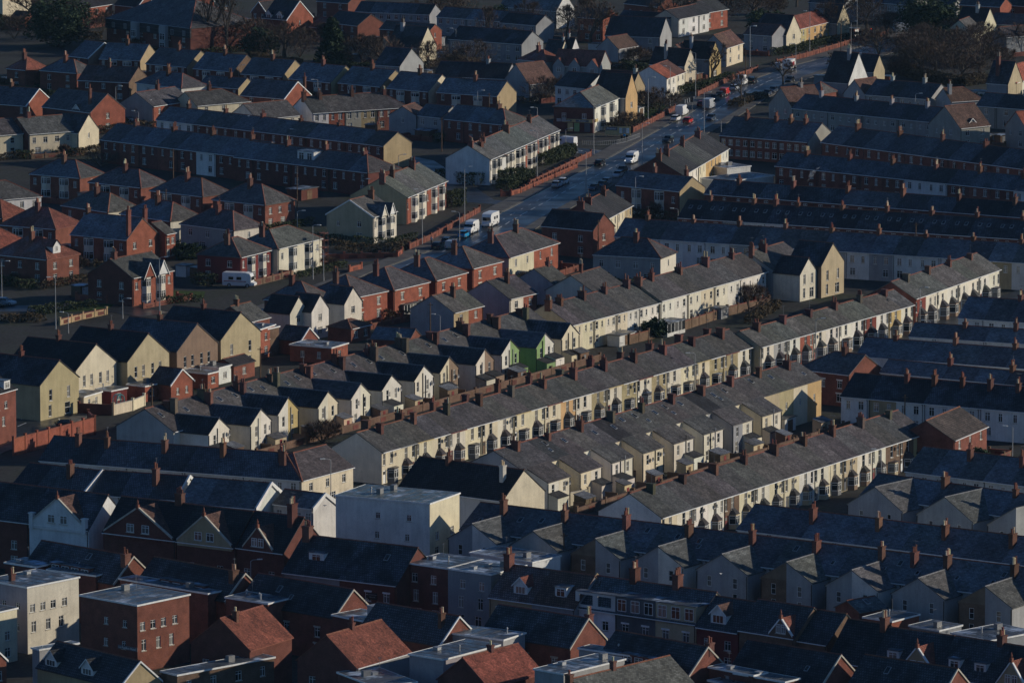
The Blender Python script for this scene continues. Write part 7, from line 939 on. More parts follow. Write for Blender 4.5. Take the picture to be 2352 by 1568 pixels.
DATA = {'wall_line': [(-36.61, 1265.75), (-22.17, 1268.38), (-21.28, 1274.18), (-17.02, 1288.47), (-13.91, 1301.6), (-7.0, 1331.73), (3.98, 1375.03), (10.83, 1400.5), (18.23, 1428.24), (28.76, 1473.11), (36.29, 1502.55), (39.9, 1518.33), (46.34, 1547.77), (56.3, 1584.84), (63.5, 1604.59), (61.4, 1596.3), (69.18, 1620.01), (77.83, 1637.74), (93.14, 1674.97), (102.21, 1691.75)], 'lamps': [(32.8, 1490.47, 11.5), (5.66, 1383.4, 11.5), (18.95, 1432.6, 11.5), (16.43, 1370.76, 8.5), (29.53, 1402.07, 11), (45.81, 1544.83, 11.5), (45.31, 1459.13, 11.5), (38.71, 1513.86, 11.5), (61.78, 1607.67, 11.5), (48.88, 1445.24, 6.5), (-18.64, 1281.48, 11.8), (-10.11, 1317.72, 11.8), (-39.8, 1232.52, 11), (-10.94, 1285.13, 6.5), (-37.58, 1229.36, 6.5), (-44.78, 1286.81, 6.5), (-32.43, 1338.78, 6.5), (-13.35, 1142.79, 6.5), (-86.54, 1167.28, 10), (-67.91, 1186.77, 11), (-74.65, 1180.33, 4), (-83.78, 1161.96, 4), (-82.62, 1339.97, 7), (-98.23, 1277.73, 6), (-99.64, 1202.87, 8), (-35.57, 980.1, 7), (-28.8, 974.24, 9), (55.39, 1121.53, 9), (76.93, 1160.85, 9), (76.96, 1132.17, 7), (32.46, 1091.27, 7.5), (22.18, 1050.68, 7), (69.43, 1086.95, 6), (82.44, 1010.33, 8), (59.74, 991.95, 7.5), (74.26, 908.84, 7.5), (61.76, 1609.16, 11.5), (79.07, 1645.67, 11.5), (73.45, 1602.87, 7.5), (90.71, 1658.09, 7.5), (93.88, 1687.22, 11), (112.07, 1709.0, 7), (116.07, 1713.86, 8), (97.72, 1499.15, 6.5), (-88.27, 1486.17, 6.5), (-88.33, 1463.02, 6.5), (-107.14, 1598.09, 6), (-68.88, 1561.51, 6.5), (-97.29, 1519.54, 6), (-49.62, 1427.19, 6.5), (-47.97, 1529.44, 6.5), (-25.33, 1380.72, 6.5), (-8.39, 1506.23, 6.5), (-14.8, 1635.02, 8), (6.02, 1470.98, 6.5), (12.53, 1441.37, 5), (26.54, 1327.75, 8.5), (34.83, 1293.89, 6), (51.93, 1256.43, 6), (-38.44, 899.69, 7), (52.23, 1264.01, 5)], 'poles': [(-75.19, 1371.04, 9), (-44.69, 1091.47, 8.5), (-62.01, 1058.04, 7.5), (-44.8, 1094.65, 8), (7.8, 918.46, 7.5), (82.38, 1257.98, 8), (-15.25, 1147.76, 8), (17.65, 1261.96, 8), (-16.34, 1437.4, 8), (-5.49, 1486.93, 8), (-46.52, 1336.76, 9.5), (-73.44, 1310.43, 8), (67.08, 1048.42, 7), (86.88, 1637.11, 10), (59.69, 1582.54, 8)], 'cars': [('van', 'white', 27.4, 1416.63, 253.0, 'white van with lit headlamps driving toward us', 1), ('car', 'black', 20.07, 1411.64, 73.0, 'black hatchback driving away past the brick wall', 0), ('suv', 'black', 36.7, 1454.56, 253.0, 'black taxi at the junction behind the chimneys', 0), ('car', 'white', 39.65, 1497.68, 73.0, 'white hatchback behind the white van at the lights', 0), ('car', 'red', 42.48, 1493.33, 73.0, 'bright red saloon waiting at the lights', 0), ('van', 'white', 41.5, 1509.16, 73.0, 'white high-roofed van beside the garden wall', 0), ('car', 'darkblue', 48.14, 1498.65, 253.0, 'dark blue car approaching near the hedge', 0), ('car', 'darkred', 46.92, 1527.35, 73.0, 'dark red car parked by the white posts', 0), ('van', 'silver', 48.5, 1523.32, 73.0, 'small pale van in the left lane', 0), ('car', 'black', 50.28, 1540.05, 253.0, 'dark car with one headlamp gleaming', 1), ('car', 'black', 52.17, 1547.77, 73.0, 'dark saloon behind the red van', 0), ('van2', 'red', 53.42, 1552.18, 73.0, 'small bright red van parked at the kerb', 0), ('car', 'silver', 56.19, 1562.66, 73.0, 'silver hatchback parked near the big white van', 0), ('van', 'white', 58.42, 1574.07, 73.0, 'large white van parked by the estate wall', 0), ('car', 'black', 61.28, 1580.51, 73.0, 'dark car ahead of the large white van', 0), ('van', 'white', 12.44, 1446.13, 150, 'white van in the side street beyond the round bays', 0), ('car', 'silver', 10.05, 1374.45, 73.0, 'silver estate car parked by the brick wall, nearer', 0), ('car', 'white', 11.48, 1379.59, 73.0, 'pale hatchback parked by the brick wall, farther', 0), ('car', 'silver', 20.94, 1378.56, 253.0, 'silver-blue car with headlamps parked by the brick house', 1), ('car', 'silver', 23.82, 1391.03, 253.0, 'pale blue-grey car parked third from the chimneys', 0), ('car', 'darkblue', 19.94, 1373.42, 253.0, 'dark blue car parked second from the chimneys', 0), ('car', 'darkblue', 18.14, 1368.33, 253.0, 'dark blue car nearest the chimneys', 0), ('car', 'black', 24.91, 1399.47, 253.0, 'black car farthest along the right kerb', 0), ('truck', 'white', 71.97, 1605.14, 73.0, 'white box lorry with printed side beside the estate wall', 0), ('van2', 'silver', 69.54, 1610.16, 73.0, 'pale pickup parked behind the box lorry', 0), ('car', 'darkblue', 63.88, 1550.88, 253.0, 'frosted blue car parked on the right verge, left', 0), ('car', 'darkblue', 65.65, 1557.4, 253.0, 'frosted blue car parked on the right verge, right', 0), ('car', 'black', 61.35, 1578.63, 73.0, 'dark car at the bend of the main road', 0), ('car', 'black', 70.86, 1579.98, 253.0, 'dark car half hidden by the bare tree', 0), ('van', 'silver', 107.36, 1701.05, 20, 'pale van crossing at the far traffic lights', 0), ('motorhome', 'white', -4.66, 1310.5, 253.0, 'white coachbuilt motorhome parked on the main road', 0), ('van', 'white', -8.65, 1300.12, 253.0, 'white panel van behind the blue car', 0), ('car', 'blue', -10.06, 1293.36, 73.0, 'bright blue car beside the lamp post', 0), ('car', 'darkblue', -13.47, 1283.43, 73.0, 'dark blue car beside the pale small van', 0), ('car', 'black', -15.33, 1276.3, 73.0, 'dark estate car nearest the garden wall', 0), ('van2', 'silver', -12.41, 1276.3, 73.0, 'small pale blue van half behind the hipped roof', 0), ('motorhome', 'white', -54.01, 1221.95, -15, 'white motorhome parked on a drive behind the hedge', 0), ('car', 'silver', -98.55, 1197.69, -20, 'silver-grey car at the left edge junction', 0), ('car', 'black', -100.36, 1195.66, -20, 'dark car half out of view at the left edge', 0), ('car', 'black', -76.5, 1056.46, 15, 'black car in the walled yard by the ochre gable', 0)], 'people': [(25.8, 1455.24, 60, 'person in dark clothes standing by the yellow shop board, left', 'black'), (26.5, 1458.0, 80, 'person in a pale blue top by the yellow shop board', 'blue'), (27.07, 1455.7, 70, 'person in dark clothes standing by the yellow shop board, right', 'black'), (-16.73, 1281.28, 250, 'person in a black and white jacket walking by the garden wall', 'greywhite')], 'trees': [('ever', -121.72, 1663.57, 13.5, 8.5, 'huge dark evergreen tree in the upper left'), ('conifer', -46.95, 1620.01, 12, 5, 'dark conifer between the brown tree and the semis'), ('bush', -115.56, 1565.3, 5, 6.5, 'dark evergreen shrub below the hipped slate semi'), ('ever', 112.97, 1681.64, 11, 8.5, 'big dark evergreen above the woodland'), ('bush', -6.84, 1530.38, 4.5, 4.5, 'dark shrub at the end of the frosted row'), ('conifer', 10.03, 1736.65, 8, 4, 'dark conifer before the white gable'), ('bare', -59.36, 1617.18, 12, 9.5, 'rounded reddish-brown bare tree beside the conifer'), ('tall', -80.96, 1650.26, 16, 5, 'tall slender bare tree before the care home, left'), ('tall', -75.8, 1648.79, 16, 5, 'tall slender bare tree before the care home, right'), ('bare', -68.98, 1653.2, 9, 6, 'brown bare tree at the corner of the care home'), ('bare', 21.04, 1653.2, 14, 8, 'large dark bare tree above the twin gabled house'), ('bare', 105.01, 1612.96, 10, 7, 'bare brown woodland tree, first of eight right of the main road'), ('bare', 108.99, 1593.56, 9, 7, 'bare brown woodland tree, second of eight right of the main road'), ('bare', 114.85, 1615.77, 10, 7.5, 'bare brown woodland tree, third of eight right of the main road'), ('bare', 120.36, 1627.11, 10, 7.5, 'bare brown woodland tree, fourth of eight right of the main road'), ('bare', 124.89, 1641.5, 9, 7, 'bare brown woodland tree, fifth of eight right of the main road'), ('bare', 114.79, 1579.98, 8, 7, 'bare brown woodland tree, sixth of eight right of the main road'), ('bare', 120.38, 1593.56, 9, 7, 'bare brown woodland tree, seventh of eight right of the main road'), ('bare', 109.49, 1638.6, 9, 6, 'bare brown woodland tree, eighth of eight right of the main road'), ('street', 51.01, 1577.29, 10.5, 6, 'bare street tree before the yellow cottage gable'), ('scrub', 35.98, 1514.1, 6, 5.5, 'bare shrubbery behind the garden wall'), ('scrub', 31.94, 1516.58, 5, 4, 'bare brown shrub below the peach gable'), ('street', 56.77, 1530.38, 8, 4, 'bare young tree on the right verge'), ('street', 45.59, 1182.54, 5.5, 3.6, 'small bare tree in the yard behind the cream terrace'), ('street', 82.66, 1569.27, 9, 4, 'bare tree before the timbered gable'), ('street', 68.89, 1573.27, 7, 4.5, 'bare tree beside the dark parked car'), ('scrub', -32.26, 1040.4, 3.6, 3, 'bare twiggy shrub beside the yellow wing'), ('bare', -39.27, 1612.96, 9, 5.5, 'grey bare tree right of the conifer'), ('tall', -6.56, 1647.33, 13, 3.6, 'tall bare tree before the grey row'), ('bare', 97.74, 1707.92, 9, 6, 'bare tree before the pebbledash row'), ('scrub', 27.75, 1480.18, 4, 4, 'brown shrubbery behind the yellow shop board'), ('scrub', 8.01, 1538.0, 6, 6.5, 'bare scrub beside the stone gabled house'), ('scrub', 11.02, 1543.13, 5, 4.5, 'bare scrub below the white house'), ('bush', 26.98, 1157.13, 3.5, 2.2, 'green bush beside the glass conservatory'), ('street', -87.07, 1231.79, 5, 2.6, 'bare shrub at the corner of the red house'), ('tall', 20.77, 1683.17, 12, 4, 'bare tree rising behind the dark bare tree'), ('bare', -19.62, 1720.57, 8, 6, 'bare tree before the frosted top row'), ('bare', 67.5, 1733.41, 10, 7, 'bare tree at the top right of the road'), ('bare', 68.51, 1739.9, 9, 6, 'bare tree at the top beside the road'), ('tall', 4.56, 1692.37, 10, 4, 'bare tree left of the steep cottage gables'), ('bush', -140.32, 1711.07, 3, 5, 'dark shrub in the top left corner'), ('bush', 136.27, 1753.02, 4, 5, 'green tree at the top right'), ('scrub', -93.73, 1411.21, 3, 4.5, 'scrub behind the hipped semis'), ('bush', -66.65, 1262.28, 3, 3, 'dark shrub behind the tall-chimneyed semi'), ('scrub', 46.75, 1196.44, 4, 3.4, 'twiggy shrub behind the short end terrace'), ('bare', 61.39, 1769.69, 9, 6, 'bare tree above the red brick row'), ('bare', 81.26, 1769.69, 10, 7, 'bare tree behind the ochre cottages'), ('scrub', -135.15, 1683.17, 6.5, 4.7, 'one of the bare brown shrubs in the gardens of the upper estate'), ('bare', -118.91, 1683.17, 10.0, 7.2, 'one of the bare winter trees in the gardens of the upper estate'), ('scrub', -112.04, 1692.37, 7.2, 5.2, 'one of the bare brown shrubs in the gardens of the upper estate'), ('bare', -130.94, 1704.79, 10.8, 7.8, 'one of the bare winter trees in the gardens of the upper estate'), ('bush', -66.89, 1641.5, 7.0, 5.0, 'one of the dark green shrubs in the gardens of the upper estate'), ('scrub', -56.02, 1638.6, 7.7, 5.5, 'one of the bare brown shrubs in the gardens of the upper estate'), ('scrub', -51.02, 1683.17, 4.1, 3.0, 'one of the bare brown shrubs in the gardens of the upper estate'), ('bare', -33.92, 1610.16, 8.9, 6.4, 'one of the bare winter trees in the gardens of the upper estate'), ('scrub', -21.42, 1604.59, 7.8, 5.6, 'one of the bare brown shrubs in the gardens of the upper estate'), ('bare', -10.5, 1593.56, 9.6, 6.9, 'one of the bare winter trees in the gardens of the upper estate'), ('bush', -4.61, 1692.37, 7.6, 5.5, 'one of the dark green shrubs in the gardens of the upper estate'), ('scrub', 0.28, 1656.15, 4.5, 3.2, 'one of the bare brown shrubs in the gardens of the upper estate'), ('scrub', -28.35, 1726.97, 5.9, 4.2, 'one of the bare brown shrubs in the gardens of the upper estate'), ('bare', -15.06, 1730.18, 8.0, 5.8, 'one of the bare winter trees in the gardens of the upper estate'), ('scrub', -1.29, 1656.15, 6.2, 4.4, 'one of the bare brown shrubs in the gardens of the upper estate'), ('bare', 14.92, 1683.17, 9.3, 6.7, 'one of the bare winter trees in the gardens of the upper estate'), ('bush', 26.2, 1698.56, 4.1, 2.9, 'one of the dark green shrubs in the gardens of the upper estate'), ('scrub', 30.03, 1638.6, 4.9, 3.5, 'one of the bare brown shrubs in the gardens of the upper estate'), ('scrub', 32.74, 1615.77, 5.1, 3.7, 'one of the bare brown shrubs in the gardens of the upper estate'), ('bare', 43.72, 1704.79, 10.7, 7.7, 'one of the bare winter trees in the gardens of the upper estate'), ('scrub', 50.24, 1714.23, 7.1, 5.1, 'one of the bare brown shrubs in the gardens of the upper estate'), ('bare', 59.37, 1730.18, 7.6, 5.5, 'one of the bare winter trees in the gardens of the upper estate'), ('bush', 69.52, 1692.37, 7.2, 5.2, 'one of the dark green shrubs in the gardens of the upper estate'), ('scrub', 74.62, 1749.72, 4.6, 3.3, 'one of the bare brown shrubs in the gardens of the upper estate'), ('scrub', 95.7, 1746.43, 6.5, 4.7, 'one of the bare brown shrubs in the gardens of the upper estate'), ('bare', 101.7, 1683.17, 7.5, 5.4, 'one of the bare winter trees in the gardens of the upper estate'), ('scrub', 104.89, 1656.15, 4.0, 2.9, 'one of the bare brown shrubs in the gardens of the upper estate'), ('bare', 105.43, 1590.82, 10.5, 7.5, 'one of the bare winter trees in the gardens of the upper estate'), ('bush', 129.18, 1656.15, 4.8, 3.5, 'one of the dark green shrubs in the gardens of the upper estate'), ('scrub', 127.96, 1615.77, 4.9, 3.5, 'one of the bare brown shrubs in the gardens of the upper estate'), ('scrub', 135.5, 1647.33, 7.9, 5.7, 'one of the bare brown shrubs in the gardens of the upper estate'), ('bare', 95.52, 1615.77, 10.5, 7.6, 'one of the bare winter trees in the gardens of the upper estate'), ('scrub', 99.46, 1593.56, 5.2, 3.7, 'one of the bare brown shrubs in the gardens of the upper estate'), ('bare', 87.09, 1683.17, 10.8, 7.8, 'one of the bare winter trees in the gardens of the upper estate'), ('bush', 115.12, 1656.15, 6.2, 4.4, 'one of the dark green shrubs in the gardens of the upper estate'), ('scrub', 118.93, 1674.07, 6.7, 4.8, 'one of the bare brown shrubs in the gardens of the upper estate')], 'hedges': [([(-16.91, 1383.73), (-7.77, 1377.53), (2.84, 1387.89)], 2.6, 2.2, 'hedge', 'tall dark hedge behind the junction wall'), ([(-37.21, 1278.08), (-31.79, 1269.25), (-24.42, 1270.13), (-21.35, 1278.08)], 1.8, 1.5, 'ivy', 'clipped brown hedge round the corner garden'), ([(-13.79, 1339.48), (-10.98, 1345.35)], 3.2, 2.5, 'hedge', 'dark shrub hedge beside the round bays'), ([(41.4, 1553.48), (48.97, 1565.3), (56.42, 1588.1)], 1.8, 2.0, 'hedge', 'green hedge along the roadside garden'), ([(42.71, 1579.98), (47.6, 1590.82), (52.48, 1599.05)], 1.2, 3.0, 'hedge', 'low planting before the cream cottages'), ([(66.95, 1650.26), (73.76, 1653.2), (78.96, 1662.08)], 1.6, 2.0, 'hedge', 'dark hedge below the grey house by the road'), ([(79.61, 1662.08), (85.98, 1674.07), (90.75, 1678.6)], 1.6, 2.0, 'hedge', 'dark hedge before the ochre cottages'), ([(-92.57, 1184.83), (-87.03, 1191.0), (-80.76, 1194.1)], 1.4, 2.5, 'hedge', 'low dark hedge on the corner verge'), ([(-96.84, 1174.95), (-93.42, 1177.98), (-89.65, 1176.46)], 1.3, 3.0, 'ivy', 'rounded brown bushes on the traffic island'), ([(-68.03, 1198.79), (-64.43, 1201.14), (-60.54, 1202.72)], 1.3, 1.5, 'hedge', 'low hedge beside the corner brick house'), ([(-63.31, 1225.21), (-58.95, 1223.58)], 2.2, 2.5, 'hedge', 'dark hedge before the motorhome'), ([(-2.13, 1368.33), (1.32, 1377.53), (3.75, 1387.89)], 2.2, 3.0, 'hedge', 'hedge above the curved junction wall'), ([(6.27, 1411.21), (10.45, 1422.08), (13.58, 1433.12)], 2.4, 3.0, 'hedge', 'garden shrubs before the round bays'), ([(136.86, 1756.33), (143.43, 1757.99)], 2.5, 2.0, 'hedge', 'clipped hedge at the top right'), ([(102.35, 1733.41), (109.47, 1735.03)], 1.6, 2.0, 'hedge', 'hedge below the top pebbledash row'), ([(21.72, 1479.0), (28.15, 1486.13)], 1.5, 2.0, 'ivy', 'brown hedge behind the shop board'), ([(-17.82, 1615.77), (-9.04, 1607.37)], 3, 3, 'ivy', 'scrubby hedge above the frosted semis'), ([(-121.51, 1692.37), (-116.32, 1683.17), (-111.12, 1683.17)], 2.0, 2.5, 'ivy', 'brown hedge right of the huge evergreen'), ([(-68.11, 1632.84), (-62.27, 1620.01), (-55.25, 1615.77)], 2.0, 3, 'ivy', 'brown undergrowth below the rounded bare tree'), ([(-50.88, 1615.77), (-43.17, 1607.37), (-36.91, 1604.59)], 2.0, 3, 'hedge', 'dark undergrowth below the conifer'), ([(100.13, 1604.59), (106.43, 1582.67), (113.31, 1571.94), (119.98, 1579.98)], 2.2, 5, 'ivy', 'brown undergrowth of the woodland'), ([(103.8, 1638.6), (111.32, 1632.84), (121.09, 1615.77)], 2.2, 6, 'ivy', 'brown brambles in the woodland middle'), ([(28.69, 1615.77), (32.83, 1604.59), (35.06, 1607.37)], 1.8, 3, 'hedge', 'dark hedge left of the white gabled pair'), ([(45.19, 1173.45), (48.35, 1184.07), (51.34, 1194.88)], 1.4, 2, 'ivy', 'brown growth behind the short end terrace'), ([(54.52, 1525.33), (58.83, 1538.0), (62.7, 1545.7)], 1.5, 3, 'ivy', 'scrub on the right verge of the main road')], 'lawns': [[(25.73, 1479.0), (35.02, 1510.39), (39.02, 1530.38), (30.94, 1525.33)], [(41.47, 1556.09), (55.38, 1593.56), (52.74, 1607.37), (42.71, 1579.98)], [(-86.86, 1188.68), (-78.29, 1191.77), (-77.39, 1199.57), (-86.49, 1196.44)], [(-66.46, 1204.3), (-60.54, 1207.47), (-60.46, 1215.47), (-67.15, 1217.09)]], 'walls': [([(-83.51, 1028.06), (-81.83, 1030.97), (-71.4, 1049.4)], 3.0, 'redbrick', 'long red brick yard wall with railings'), ([(-71.4, 1049.4), (-72.83, 1055.48)], 3.0, 'redbrick', 'short return of the red brick yard wall'), ([(-69.46, 1068.85), (-66.33, 1073.89), (-64.64, 1078.97)], 1.9, 'cream', 'cream rendered yard wall beside the turquoise arch'), ([(-75.5, 1070.36), (-69.46, 1068.85)], 1.9, 'darkbrick', 'dark brick yard wall below the cream gable'), ([(21.87, 1148.42), (31.18, 1163.01), (41.39, 1184.07), (49.95, 1196.44)], 1.8, 'brownbrick', 'brown brick yard wall behind the cream terrace'), ([(13.96, 994.32), (18.35, 1000.89), (23.35, 1006.44)], 2.0, 'brownbrick', 'brick back wall of the lane yards'), ([(8.9, 981.41), (12.29, 984.61)], 2.2, 'cream', 'cream yard wall with curved coping'), ([(-85.17, 1204.3), (-78.79, 1199.57), (-74.03, 1198.0)], 1.3, 'redbrick', 'low brick wall of the corner garden'), ([(-86.12, 1171.95), (-82.31, 1179.49), (-78.12, 1185.6)], 1.2, 'buffbrick', 'pale brick forecourt wall'), ([(-37.93, 1260.54), (-23.55, 1263.14), (-22.66, 1268.38)], 1.1, 'redbrick', 'curved low brick wall of the corner garden'), ([(-32.8, 1241.79), (-30.49, 1246.01)], 1.2, 'redbrick', 'short brick garden wall by the hipped semi'), ([(-2.38, 1358.24), (-0.27, 1358.84), (1.84, 1363.27), (3.71, 1370.36)], 1.2, 'redbrick', 'curved brick junction wall'), ([(3.71, 1370.36), (14.69, 1406.94)], 1.1, 'redbrick', 'panelled brick wall beside the parked cars')], 'streets': [([(-17.01, 1268.38), (-31.57, 1260.54), (-46.62, 1271.01), (-74.83, 1294.27)], 8, 'cross_street'), ([(24.91, 1430.9), (11.17, 1444.32), (3.15, 1500.6), (-23.32, 1525.33)], 8, 'shop_street'), ([(5.44, 1345.35), (-7.62, 1351.27), (-21.74, 1419.89), (-36.02, 1442.07)], 8, 'side_street'), ([(-24.87, 986.75), (8.12, 1042.19), (29.54, 1084.36), (47.87, 1118.92), (76.44, 1163.01), (103.54, 1217.09)], 7, 'bay_street'), ([(26.12, 955.55), (45.97, 988.9), (69.78, 1028.06)], 7, 'lane_street'), ([(-103.88, 1193.32), (-92.29, 1193.32), (-83.45, 1199.57), (-68.68, 1185.6)], 8, 'left_street'), ([(-78.87, 920.38), (-33.06, 893.08), (3.41, 871.5), (37.72, 842.93)], 9, 'guest_house_street')], 'sheds': [(29.23, 1157.13, 60, 7.0, 3.2, 2.6, 'glazed conservatory with flat roof behind the cream terrace'), (40.09, 1179.49, 60, 3, 2.4, 2.2, 'small timber shed beside the bare tree'), (22.35, 1005.32, 60, 4.2, 3.0, 2.6, 'white flat roofed outhouse in the middle yards'), (46.71, 1050.61, 60, 4.0, 3.0, 2.5, 'white outhouse with panelled side at the terrace end'), (47.1, 1194.88, 60, 4, 2.4, 2.3, 'tiled outhouse behind the short end terrace'), (-20.7, 1182.54, 57, 5, 3, 2.4, 'lean-to greenhouse behind the red brick semi'), (20.03, 1145.54, 60, 6, 2.6, 2.2, 'long green roofed shed in the yards'), (-46.1, 1351.27, 55, 6, 4, 2.5, 'blue roofed shed beside the cream house'), (-19.49, 1458.0, 60, 7, 4, 2.5, 'frosted flat garage behind the brown gable'), (-61.97, 1231.79, 57, 5, 3, 2.4, 'dark garage behind the corner brick house')], 'board': (25.11, 1467.26, -0.209), 'bollards': [(42.86, 1532.4), (43.44, 1533.93), (44.02, 1535.45), (44.61, 1537.49), (45.25, 1539.28), (45.78, 1541.07)], 'rail': [(16.54, 1449.99), (20.15, 1447.72), (24.53, 1449.99), (27.0, 1454.56), (30.28, 1463.77)], 'scaffold': (-37.89, 1246.85), 'arch': (-69.12, 1074.39), 'gull_fly': (-59.86, 1406.26, 12), 'gulls': [(29.6, 866.64, 11.2), (-64.67, 840.09, 6.15), (-28.23, 923.43, 10.6)], 'steam': (62.99, 1318.71, 8.2), 'garden_from': 47, 'garden_to': 83}
# ------------------------------------------------------------------ ground
def sheet(name, pts, z, mat, kind='structure', label=None, color=None):
    mb = MB(); mb.face([(*p, z) for p in pts]); o = obj(name, mb.mesh(name, [mat]), None, color); tag(o, label, None, None, kind); return o
sheet('ground', [(-1200, 300), (1200, 300), (1200, 3200), (-1200, 3200)], 0.0, 'ground')

# ------------------------------------------------------------------ rows of houses
ORD = ['first','second','third','fourth','fifth','sixth','seventh','eighth','ninth','tenth','eleventh','twelfth','thirteenth','fourteenth','fifteenth','sixteenth','seventeenth','eighteenth','nineteenth','twentieth','twenty-first','twenty-second','twenty-third','twenty-fourth','twenty-fifth','twenty-sixth']
CN = dict(cream='cream', cream2='cream', pale='pale cream', white='white', offwhite='off-white', ochre='ochre', yellow='yellow', buff='buff', tan='tan', grey='grey', greywhite='pale grey', darkgrey='dark grey', brown='brown', mauve='mauve', green='green',
 brick='brick', redbrick='red brick', darkbrick='dark brick', brownbrick='brown brick', buffbrick='buff brick', stone='stone-faced', peach='orange', orange='orange', maroon='maroon', redpaint='red', pebble='pebbledashed', olive='olive')
def pick(seq, i, dflt): return seq[i] if seq and i < len(seq) else dflt
PASS = ('fw','ew','ws','fc','sill','lint','roof','ridge','gut','dp','gc','dc','barge','flat','rcol','fasc','extra','name','arch','gf','bf')
HOUSES = []
def expand(r):
    n, ax = r['n'], r['ax']; a = r['a']; L = r['L']/n
    dx, dy = (cos(a), sin(a)) if ax == 'x' else (-sin(a), cos(a))
    for i in range(n):
        H = {k: r[k] for k in PASS if k in r}
        H.update(ax=ax, x=r['x'] + dx*L*i, y=r['y'] + dy*L*i, a=a, l=L, d=r['d'], he=r['he'], tp=r['tp'], mir=i % 2, e0=(i == 0), e1=(i == n-1))
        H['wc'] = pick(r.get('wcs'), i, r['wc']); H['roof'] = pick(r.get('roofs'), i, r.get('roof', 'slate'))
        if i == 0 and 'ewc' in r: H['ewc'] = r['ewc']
        if i != 0: H.pop('ew', None)
        if i: H.pop('barge', None) if n > 1 else None
        H['h0'] = (r.get('h0') or r.get('hipends')) if i == 0 else 0
        H['h1'] = (r.get('h1') or r.get('hipends') or r.get('hipend')) if i == n-1 else 0
        k = i if ax == 'x' else n - 1 - i
        cn = CN.get(H['wc'], H['wc'])
        if n > 1:
            kind = 'guest house' if r.get('name') == 'guest_house' else ('house' if n < 3 else 'terraced house')
            if n == 2: H['label'] = '%s half, %s of the %s' % (cn, 'left' if k == 0 else 'right', r['label'])
            else: H['label'] = '%s house, %s from left, %s' % (cn, ORD[k], r['label'])
            H['group'] = 'houses in the ' + r['label']
        else: H['label'] = r['label']
        if len(H['label'].split()) > 16: H['label'] = H['label'].replace(' from left', '').replace('terrace ', 'row ', 1) if len(H['label'].replace(' from left', '').split()) <= 16 else ' '.join(H['label'].split()[:16])
        if 'name' not in r: H['name'] = 'bay_fronted_house' if 'bays' in r else ('winged_terraced_house' if 'wingrow' in r else 'terraced_house')
        H['cat'] = {'guest_house':'guest house','hotel':'hotel','annexe':'annexe','corner_shop':'shop','care_home':'care home','cottage':'cottage','block_of_flats':'flats','workshop':'workshop','outbuilding':'outbuilding','garden_room':'bungalow','bungalow':'bungalow'}.get(r.get('name'), 'house')
        ch = list(r['ch']) if ('ch' in r and i == (0 if ax == 'x' else n-1 if n > 1 else 0)) else []
        cc = r.get('chc', 'brick'); J = lambda s: s*rnd.uniform(.72, 1.3)
        if 'ch2' in r and i % 2 == 1:       # stacks over every second party wall, beside or astride the ridge
            for v in r['ch2']: ch.append((0.0, v, J(1.05), .82, J(1.1), rnd.choice((0,0,2,3)), rnd.choice((cc, cc, 'darkbrick', 'brownbrick'))))
        if 'ch1' in r and (i % 2 == 1 or i == 0): ch.append((0.04 if i == 0 else 0.0, r['ch1'][0], J(1.15), .78, J(1.2), rnd.choice((2,3,4)), cc))
        if 'chB' in r and (i % 2 == 1 or (n > 3 and rnd.random() < .12)):
            for v in r['chB']: ch.append((0.0, v, J(1.1), .72, J(1.1), rnd.choice((2,3,4)), cc))
        for q in r.get('chk', []):
            if q[0] == i: ch += q[1]
        H['ch'] = ch
        sk = r.get('sky', 0)
        if sk and not r.get('flat'):
            H['sky'] = [(rnd.uniform(.25,.75), rnd.uniform(.42,.62), .75, 1.2)] if rnd.random() < sk*.7 else []
            if sk > 1.5: H['sky'] = [(.3,.5,.7,1.1), (.7,.5,.7,1.1)]
            elif sk > .8 and rnd.random() < .3: H['sky'].append((rnd.uniform(.2,.8), .3, .6, .9))
        if 'bays' in r: H['bay'] = [(*r['bays'], 1, None, rnd.random() < .2)]
        if r.get('bay2'):
            bw = min(2.5, L*.40)
            H['bay'] = [(.32, bw, .75, r['he'] - .25, 'slate', 2, 'cream2', True), (.68, bw, .75, r['he'] - .25, 'slate', 2, 'cream2', True)] if L > 9 else [(.62, min(2.6, L*.55), .75, r['he'] - .25, 'slate', 2, H['wc'] if H['wc'] not in BRICKS else 'cream2', True)]
            if L <= 9: H['fw'] = 'sb'
        if 'door' in r: H['door'] = r['door']
        if r.get('dish') and rnd.random() < r['dish']: H['dish'] = rnd.uniform(.3,.7)
        if 'dor' in r and i == 0: H['dor'] = r['dor']
        if 'dors' in r: H['dor'] = r['dors'][i]
        if 'dorat' in r and r['dorat'][0] == i: H['dor'] = r['dorat'][1]
        H['dor'] = [tuple((L - .06 if (q == 99 and j == 2) else q) for j, q in enumerate(dm)) for dm in H.get('dor', [])]
        if 'gcs' in r: H['gc'] = r['gcs'][i % len(r['gcs'])]
        w = r.get('wingrow')
        if w and i < w.get('upto', 99):
            ph = w.get('phase', 0); side = (i + ph + 1) % 2   # pairs share a party wall
            w = dict(w); w['side'] = side
            if w.get('vary'):
                if side == 1 or 'wvar' not in r: r['wvar'] = (rnd.uniform(-.9, .7), rnd.uniform(-.25, .2), rnd.uniform(-.06, .05), rnd.choice(('dark','dark','tile','slate')))
                v_ = r['wvar']; w['len'] += v_[0]; w['he'] += v_[1]; w['tp'] += v_[2]; w['roof'] = v_[3]
                w['win'] = [(min(.7, max(.3, u + rnd.uniform(-.12, .12))), z, ww, hh) for u, z, ww, hh in w['win']] + ([(.82, 3.3, .4, .9)] if rnd.random() < .3 else [])
            if 'wcs' in w: w['wc'] = w['wcs'][i % len(w['wcs'])]
            elif 'wcs' in r: w['wc'] = H['wc']
            H['wing'] = w
